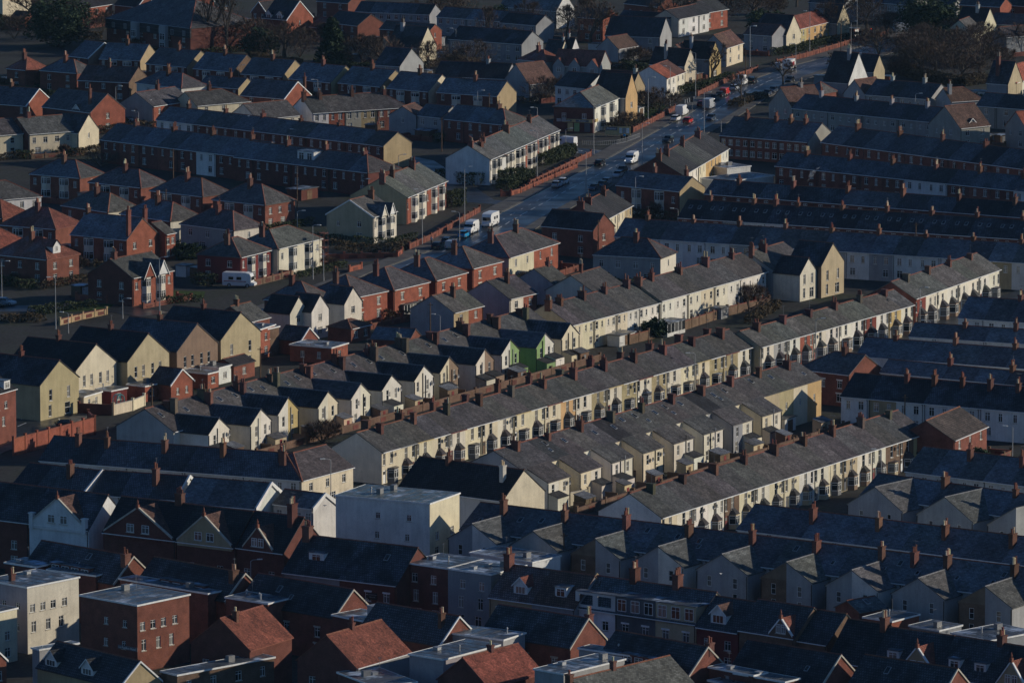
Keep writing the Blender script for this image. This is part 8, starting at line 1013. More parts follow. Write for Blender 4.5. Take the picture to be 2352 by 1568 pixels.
        root = house(H); HOUSES.append((root, H))
        if r.get('parapet') and i in (0,):
            F = Frame(ax); g = MB(); he, tp, d = r['he'], r['tp'], r['d']; half = d/2; hr = he + half*tp
            for s in (-.22,):
                for (p0, z0), (p1, z1) in (((-.35, he - .1), (half, hr + .35)), ((d + .35, he - .1), (half, hr + .35))):
                    for q in (s, s + .3):
                        g.face([F.P(q,p0,z0-.6), F.P(q,p1,z1-.6), F.P(q,p1,z1), F.P(q,p0,z0+.3)])
                    g.face([F.P(s,p0,z0+.3), F.P(s,p1,z1), F.P(s+.3,p1,z1), F.P(s+.3,p0,z0+.3)])
            obj('parapet', g.mesh('parapet', ['render']), root, 'white')

# ------------------------------------------------------------------ one-off features
def gablefront(root, F, D):
    g = D.get('gf', {}); l, he, d, tp = D['l'], D['he'], D['d'], D['tp']; w = l*g.get('w', .94); u = g.get('u', .5); rc = l*u if w < l*.9 else l/2
    r0, r1 = rc - w/2, rc + w/2; h = g['h']; P = F.P; f = -.35; zr = he + h; hr = he + d/2*tp
    mb = MB(); mb.face([P(r0,f,he-.6), P(r1,f,he-.6), P(r1,f,he+.2), P(rc,f,zr), P(r0,f,he+.2)], 0, [(r0,he),(r1,he),(r1,he),(rc,zr),(r0,he)])
    mb.face([P(r0,f,he-.6), P(r0,.02,he-.6), P(r0,.02,he+.2), P(r0,f,he+.2)]); mb.face([P(r1,f,he-.6), P(r1,.02,he-.6), P(r1,.02,he+.2), P(r1,f,he+.2)]); mb.face([P(r0,f,he-.6), P(r1,f,he-.6), P(r1,.02,he-.6), P(r0,.02,he-.6)])
    c = g['wc']; o = obj('front_gable', mb.mesh('front_gable', ['brick' if c in BRICKS else 'render']), root, c)
    pb = min(d/2, (zr - he)/tp); rf = MB(); q = .2; t = (zr - he - .2)/(w/2)
    rf.face([P(r0-q,f-.1,he+.2-q*t), P(rc,f-.1,zr+.05), P(rc,pb,zr+.05), P(r0-q,.3,he+.2-q*t)], 0, [(0,0),(0,5),(4,5),(4,0)])
    rf.face([P(r1+q,f-.1,he+.2-q*t), P(rc,f-.1,zr+.05), P(rc,pb,zr+.05), P(r1+q,.3,he+.2-q*t)], 1, [(0,0),(0,5),(4,5),(4,0)])
    s, fr, cc = ROOFS[g.get('roof', 'brown')]; obj('roof', rf.mesh('roof', [s, 'dark']), o, cc)
    cp = MB()
    for a, b in ((r0-.05, rc), (r1+.05, rc)):
        cp.face([P(a,f-.12,he+.1), P(b,f-.12,zr-.1), P(b,f-.12,zr+.2), P(a,f-.12,he+.4)]); cp.face([P(a,f-.12,he+.4), P(b,f-.12,zr+.2), P(b,f+.22,zr+.2), P(a,f+.22,he+.4)])
    obj('coping', cp.mesh('coping', ['stone']), o, 'trim' if g.get('win') else 'stonetrim')
    for s_ in (-1, 1): window(o, P(rc + s_*w*.11, f - .02, he + .5), F.front_rot(), min(1.3, w*.18), 1.25, 't', 'trim', 'stonetrim')
    fn = MB(); x, y, _ = P(rc, f, 0); fn.box((x-.22, y-.22, zr-.1), (x+.22, y+.22, zr+.5)); fn.cyl((x,y), .10, .17, zr+.5, zr+.8); fn.cyl((x,y), .17, .03, zr+.8, zr+1.3)
    obj('finial', fn.mesh('finial', ['clay']), o, 'terracotta')
    if D.get('arch'):
        for k in (0, 1):
            pp = MB(); r = r0 + .3 if k == 0 else r1 - .3; pp.box((r-.35, f-.15, he-.7), (r+.35, f+.55, he+1.5), 0, P); pp.box((r-.45, f-.25, he+1.5), (r+.45, f+.65, he+1.7), 0, P)
            obj('pillar', pp.mesh('pillar', ['render']), o, 'white')
EXTRA['gablefront'] = gablefront
def twingables(root, F, D):
    l, he, d, tp = D['l'], D['he'], D['d'], D['tp']; P = F.P
    for k, u in enumerate((.34, .68)):
        w = l*.26; rc = l*u; r0, r1 = rc - w/2, rc + w/2; zr = he + w*.62 + .5; f = -.85; pb = (zr - he)/tp
        mb = MB(); mb.face([P(r0,f,he-.2), P(r1,f,he-.2), P(rc,f,zr)], 0)
        o = obj('front_gable', mb.mesh('front_gable', ['render']), root, 'white' if k else ('redbrick' if D['wc'] == 'redbrick' else 'cream2'))
        rf = MB(); q = .2; t = (zr - he + .2)/(w/2)
        for s, r in ((0, r0 - q), (1, r1 + q)):
            rf.face([P(r,f-.15,he-.2-q*t), P(rc,f-.15,zr+.05), P(rc,pb,zr+.05), P(r,.2,he-.2-q*t)], s, [(0,0),(0,3),(3,3),(3,0)])
        obj('roof', rf.mesh('roof', ['slate_frost', 'slate']), o, 'slate')
        bb = MB()
        for a in (r0 - q, r1 + q): bb.face([P(a,f-.16,he-.35-q*t), P(rc,f-.16,zr-.15), P(rc,f-.16,zr+.12), P(a,f-.16,he-.08-q*t)])
        obj('bargeboard', bb.mesh('bargeboard', ['paint']), o, 'trim')
EXTRA['twingables'] = twingables
def twogables(root, F, D):
    l, he, d, tp = D['l'], D['he'], D['d'], D['tp']; P = F.P
    for u in (.14, .52, .86):
        w = l*.25; rc = l*u; r0, r1 = rc - w/2, rc + w/2; zr = he + w*.6; pb = (zr - he)/tp; f = -.6
        mb = MB(); mb.face([P(r0,f,0), P(r1,f,0), P(r1,f,he), P(rc,f,zr), P(r0,f,he)])
        for r in (r0, r1): mb.face([P(r,f,0), P(r,.1,0), P(r,.1,he), P(r,f,he)])
        o = obj('front_gable', mb.mesh('front_gable', ['render']), root, 'greywhite')
        rf = MB()
        for s, r in ((0, r0 - .15), (1, r1 + .15)): rf.face([P(r,f-.1,he-.15), P(rc,f-.1,zr+.05), P(rc,pb,zr+.05), P(r,.2,he-.15)], s, [(0,0),(0,2),(3,2),(3,0)])
        obj('roof', rf.mesh('roof', ['red', 'dark']), o, 'redtile'); window(o, P(rc, f-.03, he-1.6), F.front_rot(), w*.35, 1.2, 't', 'trim', None)
EXTRA['twogables'] = twogables
def sidedormer(root, F, D):
    d, he, tp = D['d'], D['he'], D['tp']; P = F.P; pc = d*.42; w = 2.3; p0, p1 = pc - w/2, pc + w/2; r = .9; z0 = he + .5; z1 = he + 2.3; zr = z1 + 1.1
    mb = MB(); mb.face([P(r,p0,z0), P(r,p1,z0), P(r,p1,z1), P(r,pc,zr), P(r,p0,z1)])
    for p in (p0, p1): mb.face([P(r,p,z0), P((z1-he)/tp+.3,p,z1), P(r,p,z1)])
    o = obj('dormer', mb.mesh('dormer', ['render']), root, 'white')
    rf = MB(); q = .25
    for s, p in ((0, p0 - q), (1, p1 + q)): rf.face([P(r-.2,p,z1-.25), P(r-.2,pc,zr+.04), P((zr-he)/tp,pc,zr+.04), P((z1-he)/tp,p,z1-.25)], 0, [(0,0),(0,2),(3,2),(3,0)])
    obj('dormer_roof', rf.mesh('dormer_roof', ['red_frost']), o, 'redtile'); window(o, P(r-.03, pc, z0+.6), F.end_rot(), .6, 1.1, 't', 'trim', None)
EXTRA['sidedormer'] = sidedormer
def carehome(root, F, D):
    l, he, d = D['l'], D['he'], D['d']; P = F.P
    mb = MB(); mb.box((-.5, -.5, he-2.6), (l*1.0, -.04, he-.05), 0, P); obj('mansard', mb.mesh('mansard', ['tile']), root, 'tile')
    for k in range(7):
        window(root, P(l*(.06 + .14*k), -.54, he-2.2), F.front_rot(), 1.2, 1.4, 'm', 'grey', None)
    for u in (.28, .62):
        b = MB(); r = l*u; b.box((r-1.3, -1.6, 0), (r+1.3, -.45, he), 0, P); o = obj('stair_bay', b.mesh('stair_bay', ['render']), root, 'greywhite')
        for z in (.9, 3.4): window(o, P(r, -1.64, z), F.front_rot(), 2.1, 1.8, 'c', 'trim', None)
EXTRA['carehome'] = carehome
def sign_text(parent, body, size, loc, rot, color, name='lettering', ext=.012, mat='paint', shear=0.0):
    cu = bpy.data.curves.new(name, 'FONT'); cu.body = body; cu.size = size; cu.align_x = 'CENTER'; cu.align_y = 'CENTER'; cu.extrude = ext; cu.resolution_u = 2; cu.shear = shear
    t = bpy.data.objects.new('tmp', cu); col.objects.link(t); dg = bpy.context.evaluated_depsgraph_get()
    me = bpy.data.meshes.new_from_object(t.evaluated_get(dg)); bpy.data.objects.remove(t); bpy.data.curves.remove(cu)
    me.materials.clear(); me.materials.append(M[mat]); o = obj(name, me, parent, color, loc)
    o.rotation_euler = (pi/2, 0, rot); return o
def papillon(root, F, D):
    mb = MB(); P = F.P; d = D['d']; pc = d*.17; mb.box((-.10, pc-1.9, 3.05), (-.02, pc+1.9, 3.6), 0, P)
    o = obj('name_board', mb.mesh('name_board', ['paint']), root, 'darkgrey')
    sign_text(o, 'Le Papillon Hotel', .48, P(-.125, pc, 3.32), F.end_rot(), 'trim')
EXTRA['papillon'] = papillon
def contractors(root, F, D):
    if not D.get('e0'): return
    P = F.P; l = D['l']; mb = MB(); mb.box((l*.34, -.12, 3.5), (l*.50, -.02, 4.5), 0, P); o = obj('notice_board', mb.mesh('notice_board', ['paint']), root, 'black')
    sign_text(o, 'CONTRACTORS', .22, P(l*.42, -.14, 4.2), F.front_rot(), 'grey'); sign_text(o, 'WELCOME', .22, P(l*.42, -.14, 3.85), F.front_rot(), 'grey')
EXTRA['contractors'] = contractors
def shopfront(root, F, D):
    P = F.P; d, l = D['d'], D['l']
    mb = MB(); mb.box((-1.2, .0, .0), (-.01, d*.98, 3.2), 0, P); o = obj('shop_front', mb.mesh('shop_front', ['brick']), root, 'darkbrick')
    f = MB(); f.box((-1.34, .05, 2.5), (-1.205, d*.75, 3.25), 0, P); b = obj('fascia_board', f.mesh('fascia_board', ['paint']), root, 'yellow')
    f = MB(); f.box((-1.37, d*.10, 2.62), (-1.345, d*.42, 3.13), 0, P); obj('name_panel', f.mesh('name_panel', ['paint']), b, 'darkgrey')
    sign_text(b, 'Premier', .55, P(-1.385, d*.26, 2.87), F.end_rot(), 'trim', shear=.2)
    f = MB(); f.box((-1.37, d*.52, 2.66), (-1.345, d*.74, 3.10), 0, P); obj('name_panel', f.mesh('name_panel', ['paint']), b, 'darkgrey')
    sign_text(b, 'Premier', .42, P(-1.385, d*.63, 2.87), F.end_rot(), 'trim', shear=.2)
    for p, c, w in ((.14, 'darkgrey', 1.4), (.40, 'green', 1.3), (.56, 'yellow', 1.3)):
        f = MB(); f.box((-1.26, d*p - w/2, .3), (-1.21, d*p + w/2, 2.35), 0, P); obj('poster_window', f.mesh('poster_window', ['paint']), root, c)
    f = MB(); f.box((.05, -.30, 2.5), (2.2, -.02, 3.2), 0, P); obj('fascia_board', f.mesh('fascia_board', ['paint']), root, 'yellow')
    for p in (.72, .84):
        f = MB(); f.box((-1.5, d*p-.5, 2.6), (-1.21, d*p+.5, 3.3), 0, P); obj('air_conditioner', f.mesh('air_conditioner', ['metal']), root, 'greywhite')
EXTRA['shopfront'] = shopfront
_dormer = dormer
def dormer(root, F, dm, l, d, he, tp, rk):
    if dm[0] != 'burnt': return _dormer(root, F, dm, l, d, he, tp, rk)
    # burnt-out attic: bare front wall with two empty openings, charred rafters and the neighbour's brick party wall showing
    P = F.P; mb = MB(); h = dm[4]; zt = he + h
    wall_panel(mb, F, 'p', -.02, .05, l - .05, he, zt, [(l*.27, he + .5, l*.34, 1.5), (l*.73, he + .5, l*.34, 1.5)], .2)
    mb.box((.0, .0, he), (.2, 3.5, zt), 0, P)
    o = obj('burnt_attic_front', mb.mesh('burnt_attic_front', ['render']), root, 'offwhite')
    rb = MB(); rb.box((-.1, -.2, zt), (l*.98, 1.2, zt + .1), 0, P); obj('roof_remnant', rb.mesh('roof_remnant', ['flat']), o, 'darkgrey')
    pw = MB(); half = d/2; hr = he + half*tp
    pw.face([P(l-.25,0,he), P(l-.25,d,he), P(l-.25,half,hr+.5)], 0, [(0,he),(d,he),(half,hr)]); pw.face([P(l-.02,0,he), P(l-.02,d,he), P(l-.02,half,hr+.5)], 0, [(0,he),(d,he),(half,hr)])
    pw.face([P(l-.25,0,he), P(l-.02,0,he), P(l-.02,half,hr+.5), P(l-.25,half,hr+.5)])
    obj('bare_party_wall', pw.mesh('bare_party_wall', ['brick']), o, 'buffbrick')
    for k in range(7):
        ch = MB(); r = l*(.1 + .11*k); ch.tube(P(r, rnd.uniform(.5,2), he + .2), P(r + rnd.uniform(-.6,.6), rnd.uniform(3,5), zt + rnd.uniform(-.6,1.0)), .07, n=4); obj('charred_rafter', ch.mesh('charred_rafter', ['wood']), o, 'black')

for r in ROWS: expand(r)
# ------------------------------------------------------------------ streets, the main road, pavements, kerbs, markings
def offset_line(P, o):
    out = []
    for i, p in enumerate(P):
        a = Vector(P[max(i-1, 0)]); b = Vector(P[min(i+1, len(P)-1)]); d = (b - a).normalized(); out.append((p[0] + d.y*o, p[1] - d.x*o))
    return out
def strip(name, P, o0, o1, z, mat, kind='structure', z1=None, label=None, cat=None):
    a, b = offset_line(P, o0), offset_line(P, o1); mb = MB()
    for i in range(len(P) - 1):
        mb.face([(*a[i], z), (*b[i], z), (*b[i+1], z), (*a[i+1], z)])
        if z1 is not None:
            mb.face([(*b[i], z1), (*b[i+1], z1), (*b[i+1], z), (*b[i], z)]); mb.face([(*a[i], z1), (*a[i+1], z1), (*a[i+1], z), (*a[i], z)])
    o = obj(name, mb.mesh(name, [mat])); tag(o, label, cat, None, kind); return o
zs = .010
for P, w, nm in DATA['streets']: strip(nm, P, -w/2, w/2, zs, 'asphalt'); zs += .005
WL = DATA['wall_line']; ML = [p for i, p in enumerate(WL) if i >= 2 and i != 15]
ML = [(-120, 980), (-75, 1120), (-50, 1195)] + ML + [(130, 1760), (175, 1860), (240, 1990)]
strip('main_road', ML, 4.4, 14.8, .060, 'asphalt')
strip('pavement', ML, .15, 4.4, .17, 'paving', z1=.0); strip('pavement', ML, 14.8, 17.5, .17, 'paving', z1=.0)
mark = M['paint']
def dash(P, o, w, L, gap, nm, s0=0.0, z=.066, color='trim'):
    mb = MB(); q = offset_line(P, o); acc = s0; pts = []
    for a, b in zip(q[:-1], q[1:]):
        a, b = Vector(a), Vector(b); n = (b - a); l = n.length; n /= l; t = 0.0; s = Vector((n.y, -n.x))*w/2
        while t < l:
            e = min(t + L, l); u, v = a + n*t, a + n*e; mb.face([(*(u-s), z), (*(u+s), z), (*(v+s), z), (*(v-s), z)]); t += L + gap
    return obj(nm, mb.mesh(nm, ['paint']), None, color)
road = bpy.data.objects['main_road']
for nm, o, w, L, g, c in (('centre_line', 9.6, .15, 4.0, 3.0, 'trim'), ('edge_line', 4.8, .20, 60.0, .01, (.62,.52,.30)), ('edge_line', 7.4, .12, 2.0, 5.0, 'trim')):
    x = dash(ML, o, w, L, g, nm, color=c); x.parent = road; x['kind'] = 'structure'
for i, P in enumerate(DATA['lawns']): sheet('lawn', P, .055 + .004*i, 'grass')

# ------------------------------------------------------------------ walls
def brick_wall(P, h, c, label, name='boundary_wall', t=.24, pier=3.2, rail=False):
    root = empty(name, (P[0][0], P[0][1], 0)); tag(root, label, 'wall'); O = Vector((P[0][0], P[0][1], 0))
    for i in range(len(P) - 1):
        a, b = Vector((*P[i], 0)) - O, Vector((*P[i+1], 0)) - O; d = b - a; l = d.length
        if l < .3: continue
        ang = atan2(d.y, d.x); n = max(1, int(l/pier)); mb = MB(); mb.box((0, -t/2, 0), (l, t/2, h - .12))
        br = c in BRICKS
        s = obj('wall_run', mb.mesh('wall_run', ['brick' if br else 'render']), root, jit(c, .08), a, ang)
        mc = MB(); mc.box((0, -t/2 - .04, h - .12), (l, t/2 + .04, h)); obj('coping', mc.mesh('coping', ['stone']), s, 'stonetrim' if not br else jit('brownbrick' if h > 1.2 and name == 'yard_wall' else 'terracotta', .2))
        for k in range(n + 1):
            def mk():
                m = MB(); m.box((-.20, -.20, 0), (.20, .20, h + .28)); m.box((-.25, -.25, h + .28), (.25, .25, h + .38)); return m.mesh('pier', ['brick' if br else 'render'])
            obj('pier', cached(('pier', round(h, 2), br), mk), s, jit(c, .1), (l*k/n, 0, 0))
            if k < n and br and h < 1.6:
                def mp():
                    m = MB(); m.box((-.9, -t/2 - .05, .15), (.9, t/2 + .05, h - .35)); return m.mesh('panel', ['brick'])
                obj('panel', cached(('panel', round(h, 2)), mp), s, jit('darkbrick', .2), (l*(k + .5)/n, 0, 0))
    return root
for P, h, c, lab in DATA['walls']: brick_wall(P, h, c, lab)
runs = [(3,6,'panelled red brick wall beside the round-bayed gardens'),(6,9,'panelled red brick wall up to the shop corner'),(9,12,'panelled brick wall above the shop board'),(12,15,'brick wall beside the cream cottages'),(16,20,'long brick wall before the ochre cottages')]
for a, b, lab in runs:
    P = WL[a:b]
    if a == 6: P = WL[6:9]
    if a == 3: P = WL[2:6]
    brick_wall(P, 1.35, 'brick', lab, 'garden_wall', pier=4.5)
# yard walls behind the sunlit terraces
def yard(i, dist, label, n):
    r = ROWS[i]; a = r['a']; c, s = cos(a), sin(a); L = r['L']
    def Wd(u, v): return (r['x'] + c*u + s*v, r['y'] + s*u - c*v)
    root = brick_wall([Wd(2, dist), Wd(L, dist)], 1.25, 'brownbrick', label, 'yard_wall', pier=9.0)
    for k in range(n):
        u = L*(k + .5)/n; p, q = Wd(u, dist - .2), Wd(u, 6.6 if dist > 8 else 1); d = Vector((q[0]-p[0], q[1]-p[1])); mb = MB(); mb.box((0, -.11, 0), (d.length, .11, 1.55))
        o = obj('cross_wall', mb.mesh('cross_wall', ['brick']), root, jit('brownbrick', .15), (p[0] - root.location.x, p[1] - root.location.y, 0), atan2(d.y, d.x))
def outhouses(i, dist, n, lab):
    r = ROWS[i]; a = r['a']; c, s = cos(a), sin(a); L = r['L']
    for k in range(n):
        u = L*(k + .5)/n + rnd.uniform(-1.2, 1.2); v = dist - rnd.uniform(.3, .8); w, d, h = rnd.uniform(2.2, 3.6), rnd.uniform(1.6, 2.2), rnd.uniform(1.9, 2.4)
        root = empty('outhouse', (r['x'] + c*u + s*v, r['y'] + s*u - c*v, 0), a); tag(root, '%s outhouse, %s from left in the %s' % (('brick', 'rendered')[k % 2], ORD[k], lab), 'outhouse', 'outhouses in the ' + lab)
        mb = MB(); mb.box((0, 0, 0), (w, d, h)); mb.face([(0,0,h), (0,d,h), (0,d,h+.55)]); mb.face([(w,0,h), (w,d,h), (w,d,h+.55)]); mb.face([(0,d,h), (w,d,h), (w,d,h+.55), (0,d,h+.55)])
        obj('wall', mb.mesh('wall', ['brick' if k % 2 == 0 else 'render']), root, jit(('brownbrick', 'buff')[k % 2], .2))
        rf = MB(); t_ = .08; q = [(-.15,-.2,h-.02), (w+.15,-.2,h-.02), (w+.15,d+.1,h+.62), (-.15,d+.1,h+.62)]
        rf.face([(x, y, z + t_) for x, y, z in q], 0, [(0,0),(w,0),(w,d),(0,d)]); rf.face(q); [rf.face([q[j], q[(j+1) % 4], (*q[(j+1) % 4][:2], q[(j+1) % 4][2] + t_), (*q[j][:2], q[j][2] + t_)]) for j in range(4)]
        obj('roof', rf.mesh('roof', ['slate_frost']), root, 'slate')
        dm = MB(); dm.box((w*.5 - .4, -.04, .05), (w*.5 + .4, -.005, 1.8)); obj('door', dm.mesh('door', ['wood']), root, rnd.choice(('wood', 'grey2', 'maroon')))
outhouses(0, 9.2, 11, 'yards below the gabled wings'); outhouses(2, 9.0, 9, 'yards below the sloping wings')
yard(0, 9.2, 'brick yard walls behind the white and green gabled wings', 12)
yard(2, 9.0, 'brick yard walls behind the sloping rear wings', 10)
# railings on the tall yard wall
# ------------------------------------------------------------------ garden boundaries of the separate houses
for root, H in HOUSES:
    if root.name.split('.')[0] not in ('semi_detached_house', 'detached_house', 'cottage', 'end_house', 'bungalow', 'care_home') or H['he'] > 7.5: continue
    F = Frame(H['ax']); l, d = H['l'], H['d']; m = root.matrix_basis if False else Matrix.Rotation(H['a'], 4, 'Z')
    def G(r, p): v = m @ Vector(F.P(r, p, 0)); return (H['x'] + v.x, H['y'] + v.y)
    lab = H['label']; lab = lab if len(lab.split()) <= 11 else ' '.join(lab.split()[:11]).rstrip(',')
    q = rnd.random(); f = rnd.uniform(3.5, 5.0)
    if q < .5: brick_wall([G(-1.2, -f), G(l + 1.2, -f), G(l + 1.2, 0)], rnd.uniform(.9, 1.3), rnd.choice(('brick', 'darkbrick', 'brownbrick')), 'low garden wall before the ' + lab, 'garden_wall', pier=3.4)
    else: DATA['hedges'].append(([G(-1.0, -f), G(l*.5, -f), G(l + 1.0, -f)], rnd.uniform(1.1, 1.9), 1.3, rnd.choice(('hedge', 'ivy')), 'garden hedge before the ' + lab))
    if rnd.random() < .6: DATA['hedges'].append(([G(-2.2, -f), G(-2.2, d*.6), G(-2.2, d + 4)], rnd.uniform(1.2, 2.0), 1.2, rnd.choice(('hedge', 'ivy')), 'side hedge beside the ' + lab))
    for side_ in (0, 1):
        if rnd.random() < .45:
            gx, gy = G(l + 1.6 if side_ else l*.25, d*.3 if side_ else d + 4.5); DATA['sheds'].append((round(gx, 2), round(gy, 2), math.degrees(H['a']), 2.8, 4.2 if side_ else 2.4, 2.4, ('garage shed beside the ' if side_ else 'garden shed behind the ') + lab))
    if rnd.random() < .6: DATA['trees'].append((rnd.choice(('scrub', 'scrub', 'bush')), *G(rnd.uniform(0, l), -f*.6), round(rnd.uniform(1.6, 3.2), 1), round(rnd.uniform(1.2, 2.4), 1), 'garden shrub before the ' + lab))
# ------------------------------------------------------------------ sheds
for x, y, a, w, d, h, lab in DATA['sheds']:
    nm = 'conservatory' if 'conservatory' in lab else ('greenhouse' if 'greenhouse' in lab else 'shed')
    root = empty(nm, (x, y, 0), R_(a)); tag(root, lab, nm); g = nm != 'shed'
    mb = MB(); mb.box((0, 0, 0), (w, d, .7 if g else h - .15)); obj('wall', mb.mesh('wall', ['render']), root, 'offwhite' if 'white' in lab[:12] or g else rnd.choice(('wood', 'brownbrick', 'grey', 'offwhite', 'darkbrick')))
    if g:
        for k in range(5):
            m2 = MB(); m2.box((w*k/5 + .05, -.02, .7), (w*(k+1)/5 - .05, .03, h - .15)); obj('pane', m2.mesh('pane', ['glass']), root)
            m2 = MB(); m2.box((w*k/5 - .05, -.05, .7), (w*k/5 + .05, .06, h - .15)); obj('mullion', m2.mesh('mullion', ['paint']), root, 'trim')
        m2 = MB(); m2.box((0, .05, .7), (.04, d, h - .15)); obj('pane', m2.mesh('pane', ['glass']), root)
        m2 = MB(); m2.box((w - .04, .05, .7), (w, d, h - .15)); obj('pane', m2.mesh('pane', ['glass']), root)
    if not g: dq = MB(); dq.box((w*.5 - .9, -.04, .05), (w*.5 + .9, -.005, min(2.0, h - .3))); obj('door', dq.mesh('door', ['wood']), root, rnd.choice(('trim', 'wood', 'grey2')))
    rf = MB(); rf.box((-.2, -.25, h - .15), (w + .2, d + .2, h)); obj('roof', rf.mesh('roof', ['flat']), root, 'felt')

# ------------------------------------------------------------------ lamp posts and poles
def lamp_mesh(h):
    def mk():
        p = MB(); p.tube((0,0,0), (0,0,h*.16), .12, .11, 8); p.tube((0,0,h*.16), (0,0,h-.25), .085, .055, 8)
        p.tube((0,0,h-.25), (.35,0,h-.05), .05, .045, 6); p.tube((.35,0,h-.05), (1.1,0,h), .045, .04, 6)
        l = MB(); l.box((.95,-.16,h-.04), (1.75,.16,h+.09))
        return p.mesh('post', ['metal'], True), l.mesh('lantern', ['metal'])
    return cached(('lamp', h), mk)
def lampname(i, x, y): return 'grey steel street lamp'
near_words = ['beside the brick wall of the main road','in front of the round bays','at the shop corner','in front of the parked silver cars','beside the white van on the road','beside the cottage hedge','behind the blue-grey car','near the white posts','by the red tiled grey house','before the right hand brick terrace',
 'before the cream double gabled house','behind the white motorhome','before the hipped cream semi','beside the bright blue car','by the scaffold tower','beside the hipped brick semi side','above the cream double gabled house','before the mauve gabled pair',
 'on the left traffic island','before the corner timbered gables','low one by the corner verge','low one by the pale brick wall','before the second hipped brick semi','behind the red roofed semi','at the far left junction',
 'at the end of the scalloped fascia terrace','before the cream corner house','before the dish-hung sunlit terrace','before the tall end terrace','above the dark right roofs','before the stone-faced house','before the orange house','among the dark right roofs','at the right edge below the brown roof','before the ochre end house','at the lower right edge',
 'at the bend of the main road','before the ochre cottages','beside the box lorry','at the far wall end','behind the far bare tree','at the top right crossing','at the top near the brick house','before the pebbledash row',
 'before the white gable, taller','before the white gable, shorter','before the white bargeboarded house','between the staggered semis','behind the round vent gable','above the white box dormer','before the olive gabled semi','beside the brown roofed white bay house','before the dark shrub','before the grey rendered row','behind the shop terrace','globe one at the shop','before the arched door house','by the low brick workshop','behind the cream terrace ridge','at the guest house street','before the half stained gable']
for i, (x, y, h) in enumerate(DATA['lamps']):
    pm, lm = lamp_mesh(h); root = empty('street_lamp', (x, y, 0), R_((-20, 160, 200, 10)[i % 4] if i > 9 else 160 if i % 2 else -17))
    tag(root, 'grey street lamp ' + near_words[i] if i < len(near_words) else 'grey street lamp', 'street lamp', 'street lamps')
    obj('post', pm, root, 'greywhite'); obj('lantern', lm, root, 'offwhite')
pole_words = ['before the two white painted houses','above the brick annexes','beside the gabled brick annexe','left of the tiled lean-to','before the brown gabled wing','among the rooflight roofs','before the grey gabled pair','beside the dark brick corner house','before the grey rendered house','by the dark shrub','above the hipped brick semi','before the third hipped semi','before the white shaded terrace','before the ivy gable','by the red tiled grey house']
for i, (x, y, h) in enumerate(DATA['poles']):
    def mk(): 
        m = MB(); m.tube((0,0,0), (0,0,h), .14, .10, 7); m.box((-.5,-.06,h-.5), (.5,.06,h-.38)); return m.mesh('telegraph_pole', ['wood'])
    o = obj('telegraph_pole', cached(('pole', h), mk), None, 'wood', (x, y, 0)); tag(o, 'dark wooden telegraph pole ' + pole_words[i], 'pole', 'telegraph poles')
# traffic signals
def signal(x, y, rot, lab, red=False):
    root = empty('traffic_light', (x, y, 0), rot); tag(root, lab, 'traffic light')
    p = MB(); p.tube((0,0,0), (0,0,3.0), .06, n=6); obj('post', p.mesh('post', ['metal']), root, 'grey2')
    b = MB(); b.box((-.28,-.22,2.5), (.28,.12,3.9)); h = obj('signal_head', b.mesh('signal_head', ['paint']), root, 'black')
    for k in range(3):
        l = MB(); l.cyl((0,0), .12, .12, 0, .05, 10); q = obj('lens', l.mesh('lens', ['redlamp' if red and k == 0 else 'paint']), h, 'darkgrey', (0, -.22, 3.6 - .42*k)); q.rotation_euler = (pi/2, 0, 0)
for x, y, lab, red in ((ML[12][0] + 4.2, ML[12][1] - 3, 'traffic light at the shop pavement', False), (ML[12][0] + 17.5, ML[12][1] + 8, 'traffic light across the road from the shop', False), (93.14 + 4, 1676, 'far traffic light glowing red at the crossing', True)): signal(x, y, R_(-15), lab, red)

# ------------------------------------------------------------------ vehicles
CARC = dict(white=(.78,.78,.76), black=(.012,.013,.016), red=(.50,.03,.02), darkred=(.22,.02,.02), silver=(.42,.44,.46), darkblue=(.03,.05,.09), blue=(.02,.28,.55))
def wheel_mesh(r):
    def mk():
        t = MB(); n = 14
        ring = lambda y, q: [(q*cos(2*pi*i/n), y, q*sin(2*pi*i/n)) for i in range(n)]
        t.loft([ring(-.10, r*.85), ring(-.08, r), ring(.08, r), ring(.10, r*.85)])
        h = MB(); h.loft([ring(-.115, r*.55), ring(-.10, r*.62), ring(.10, r*.62), ring(.115, r*.55)])
        return t.mesh('tyre', ['rubber']), h.mesh('rim', ['metal'])
    return cached(('wheel', r), mk)
def body_rings(prof, W, tuck):
    """prof: list of (x, z bottom, z top, half-width factor)"""
    R = []
    for x, zb, zt, k in prof:
        w = W/2*k; R.append([(x,-w*.92,zb), (x,-w,zb+(zt-zb)*.35), (x,-w*.97,zb+(zt-zb)*.75), (x,-w*tuck,zt), (x,w*tuck,zt), (x,w*.97,zb+(zt-zb)*.75), (x,w,zb+(zt-zb)*.35), (x,w*.92,zb)])
    return R
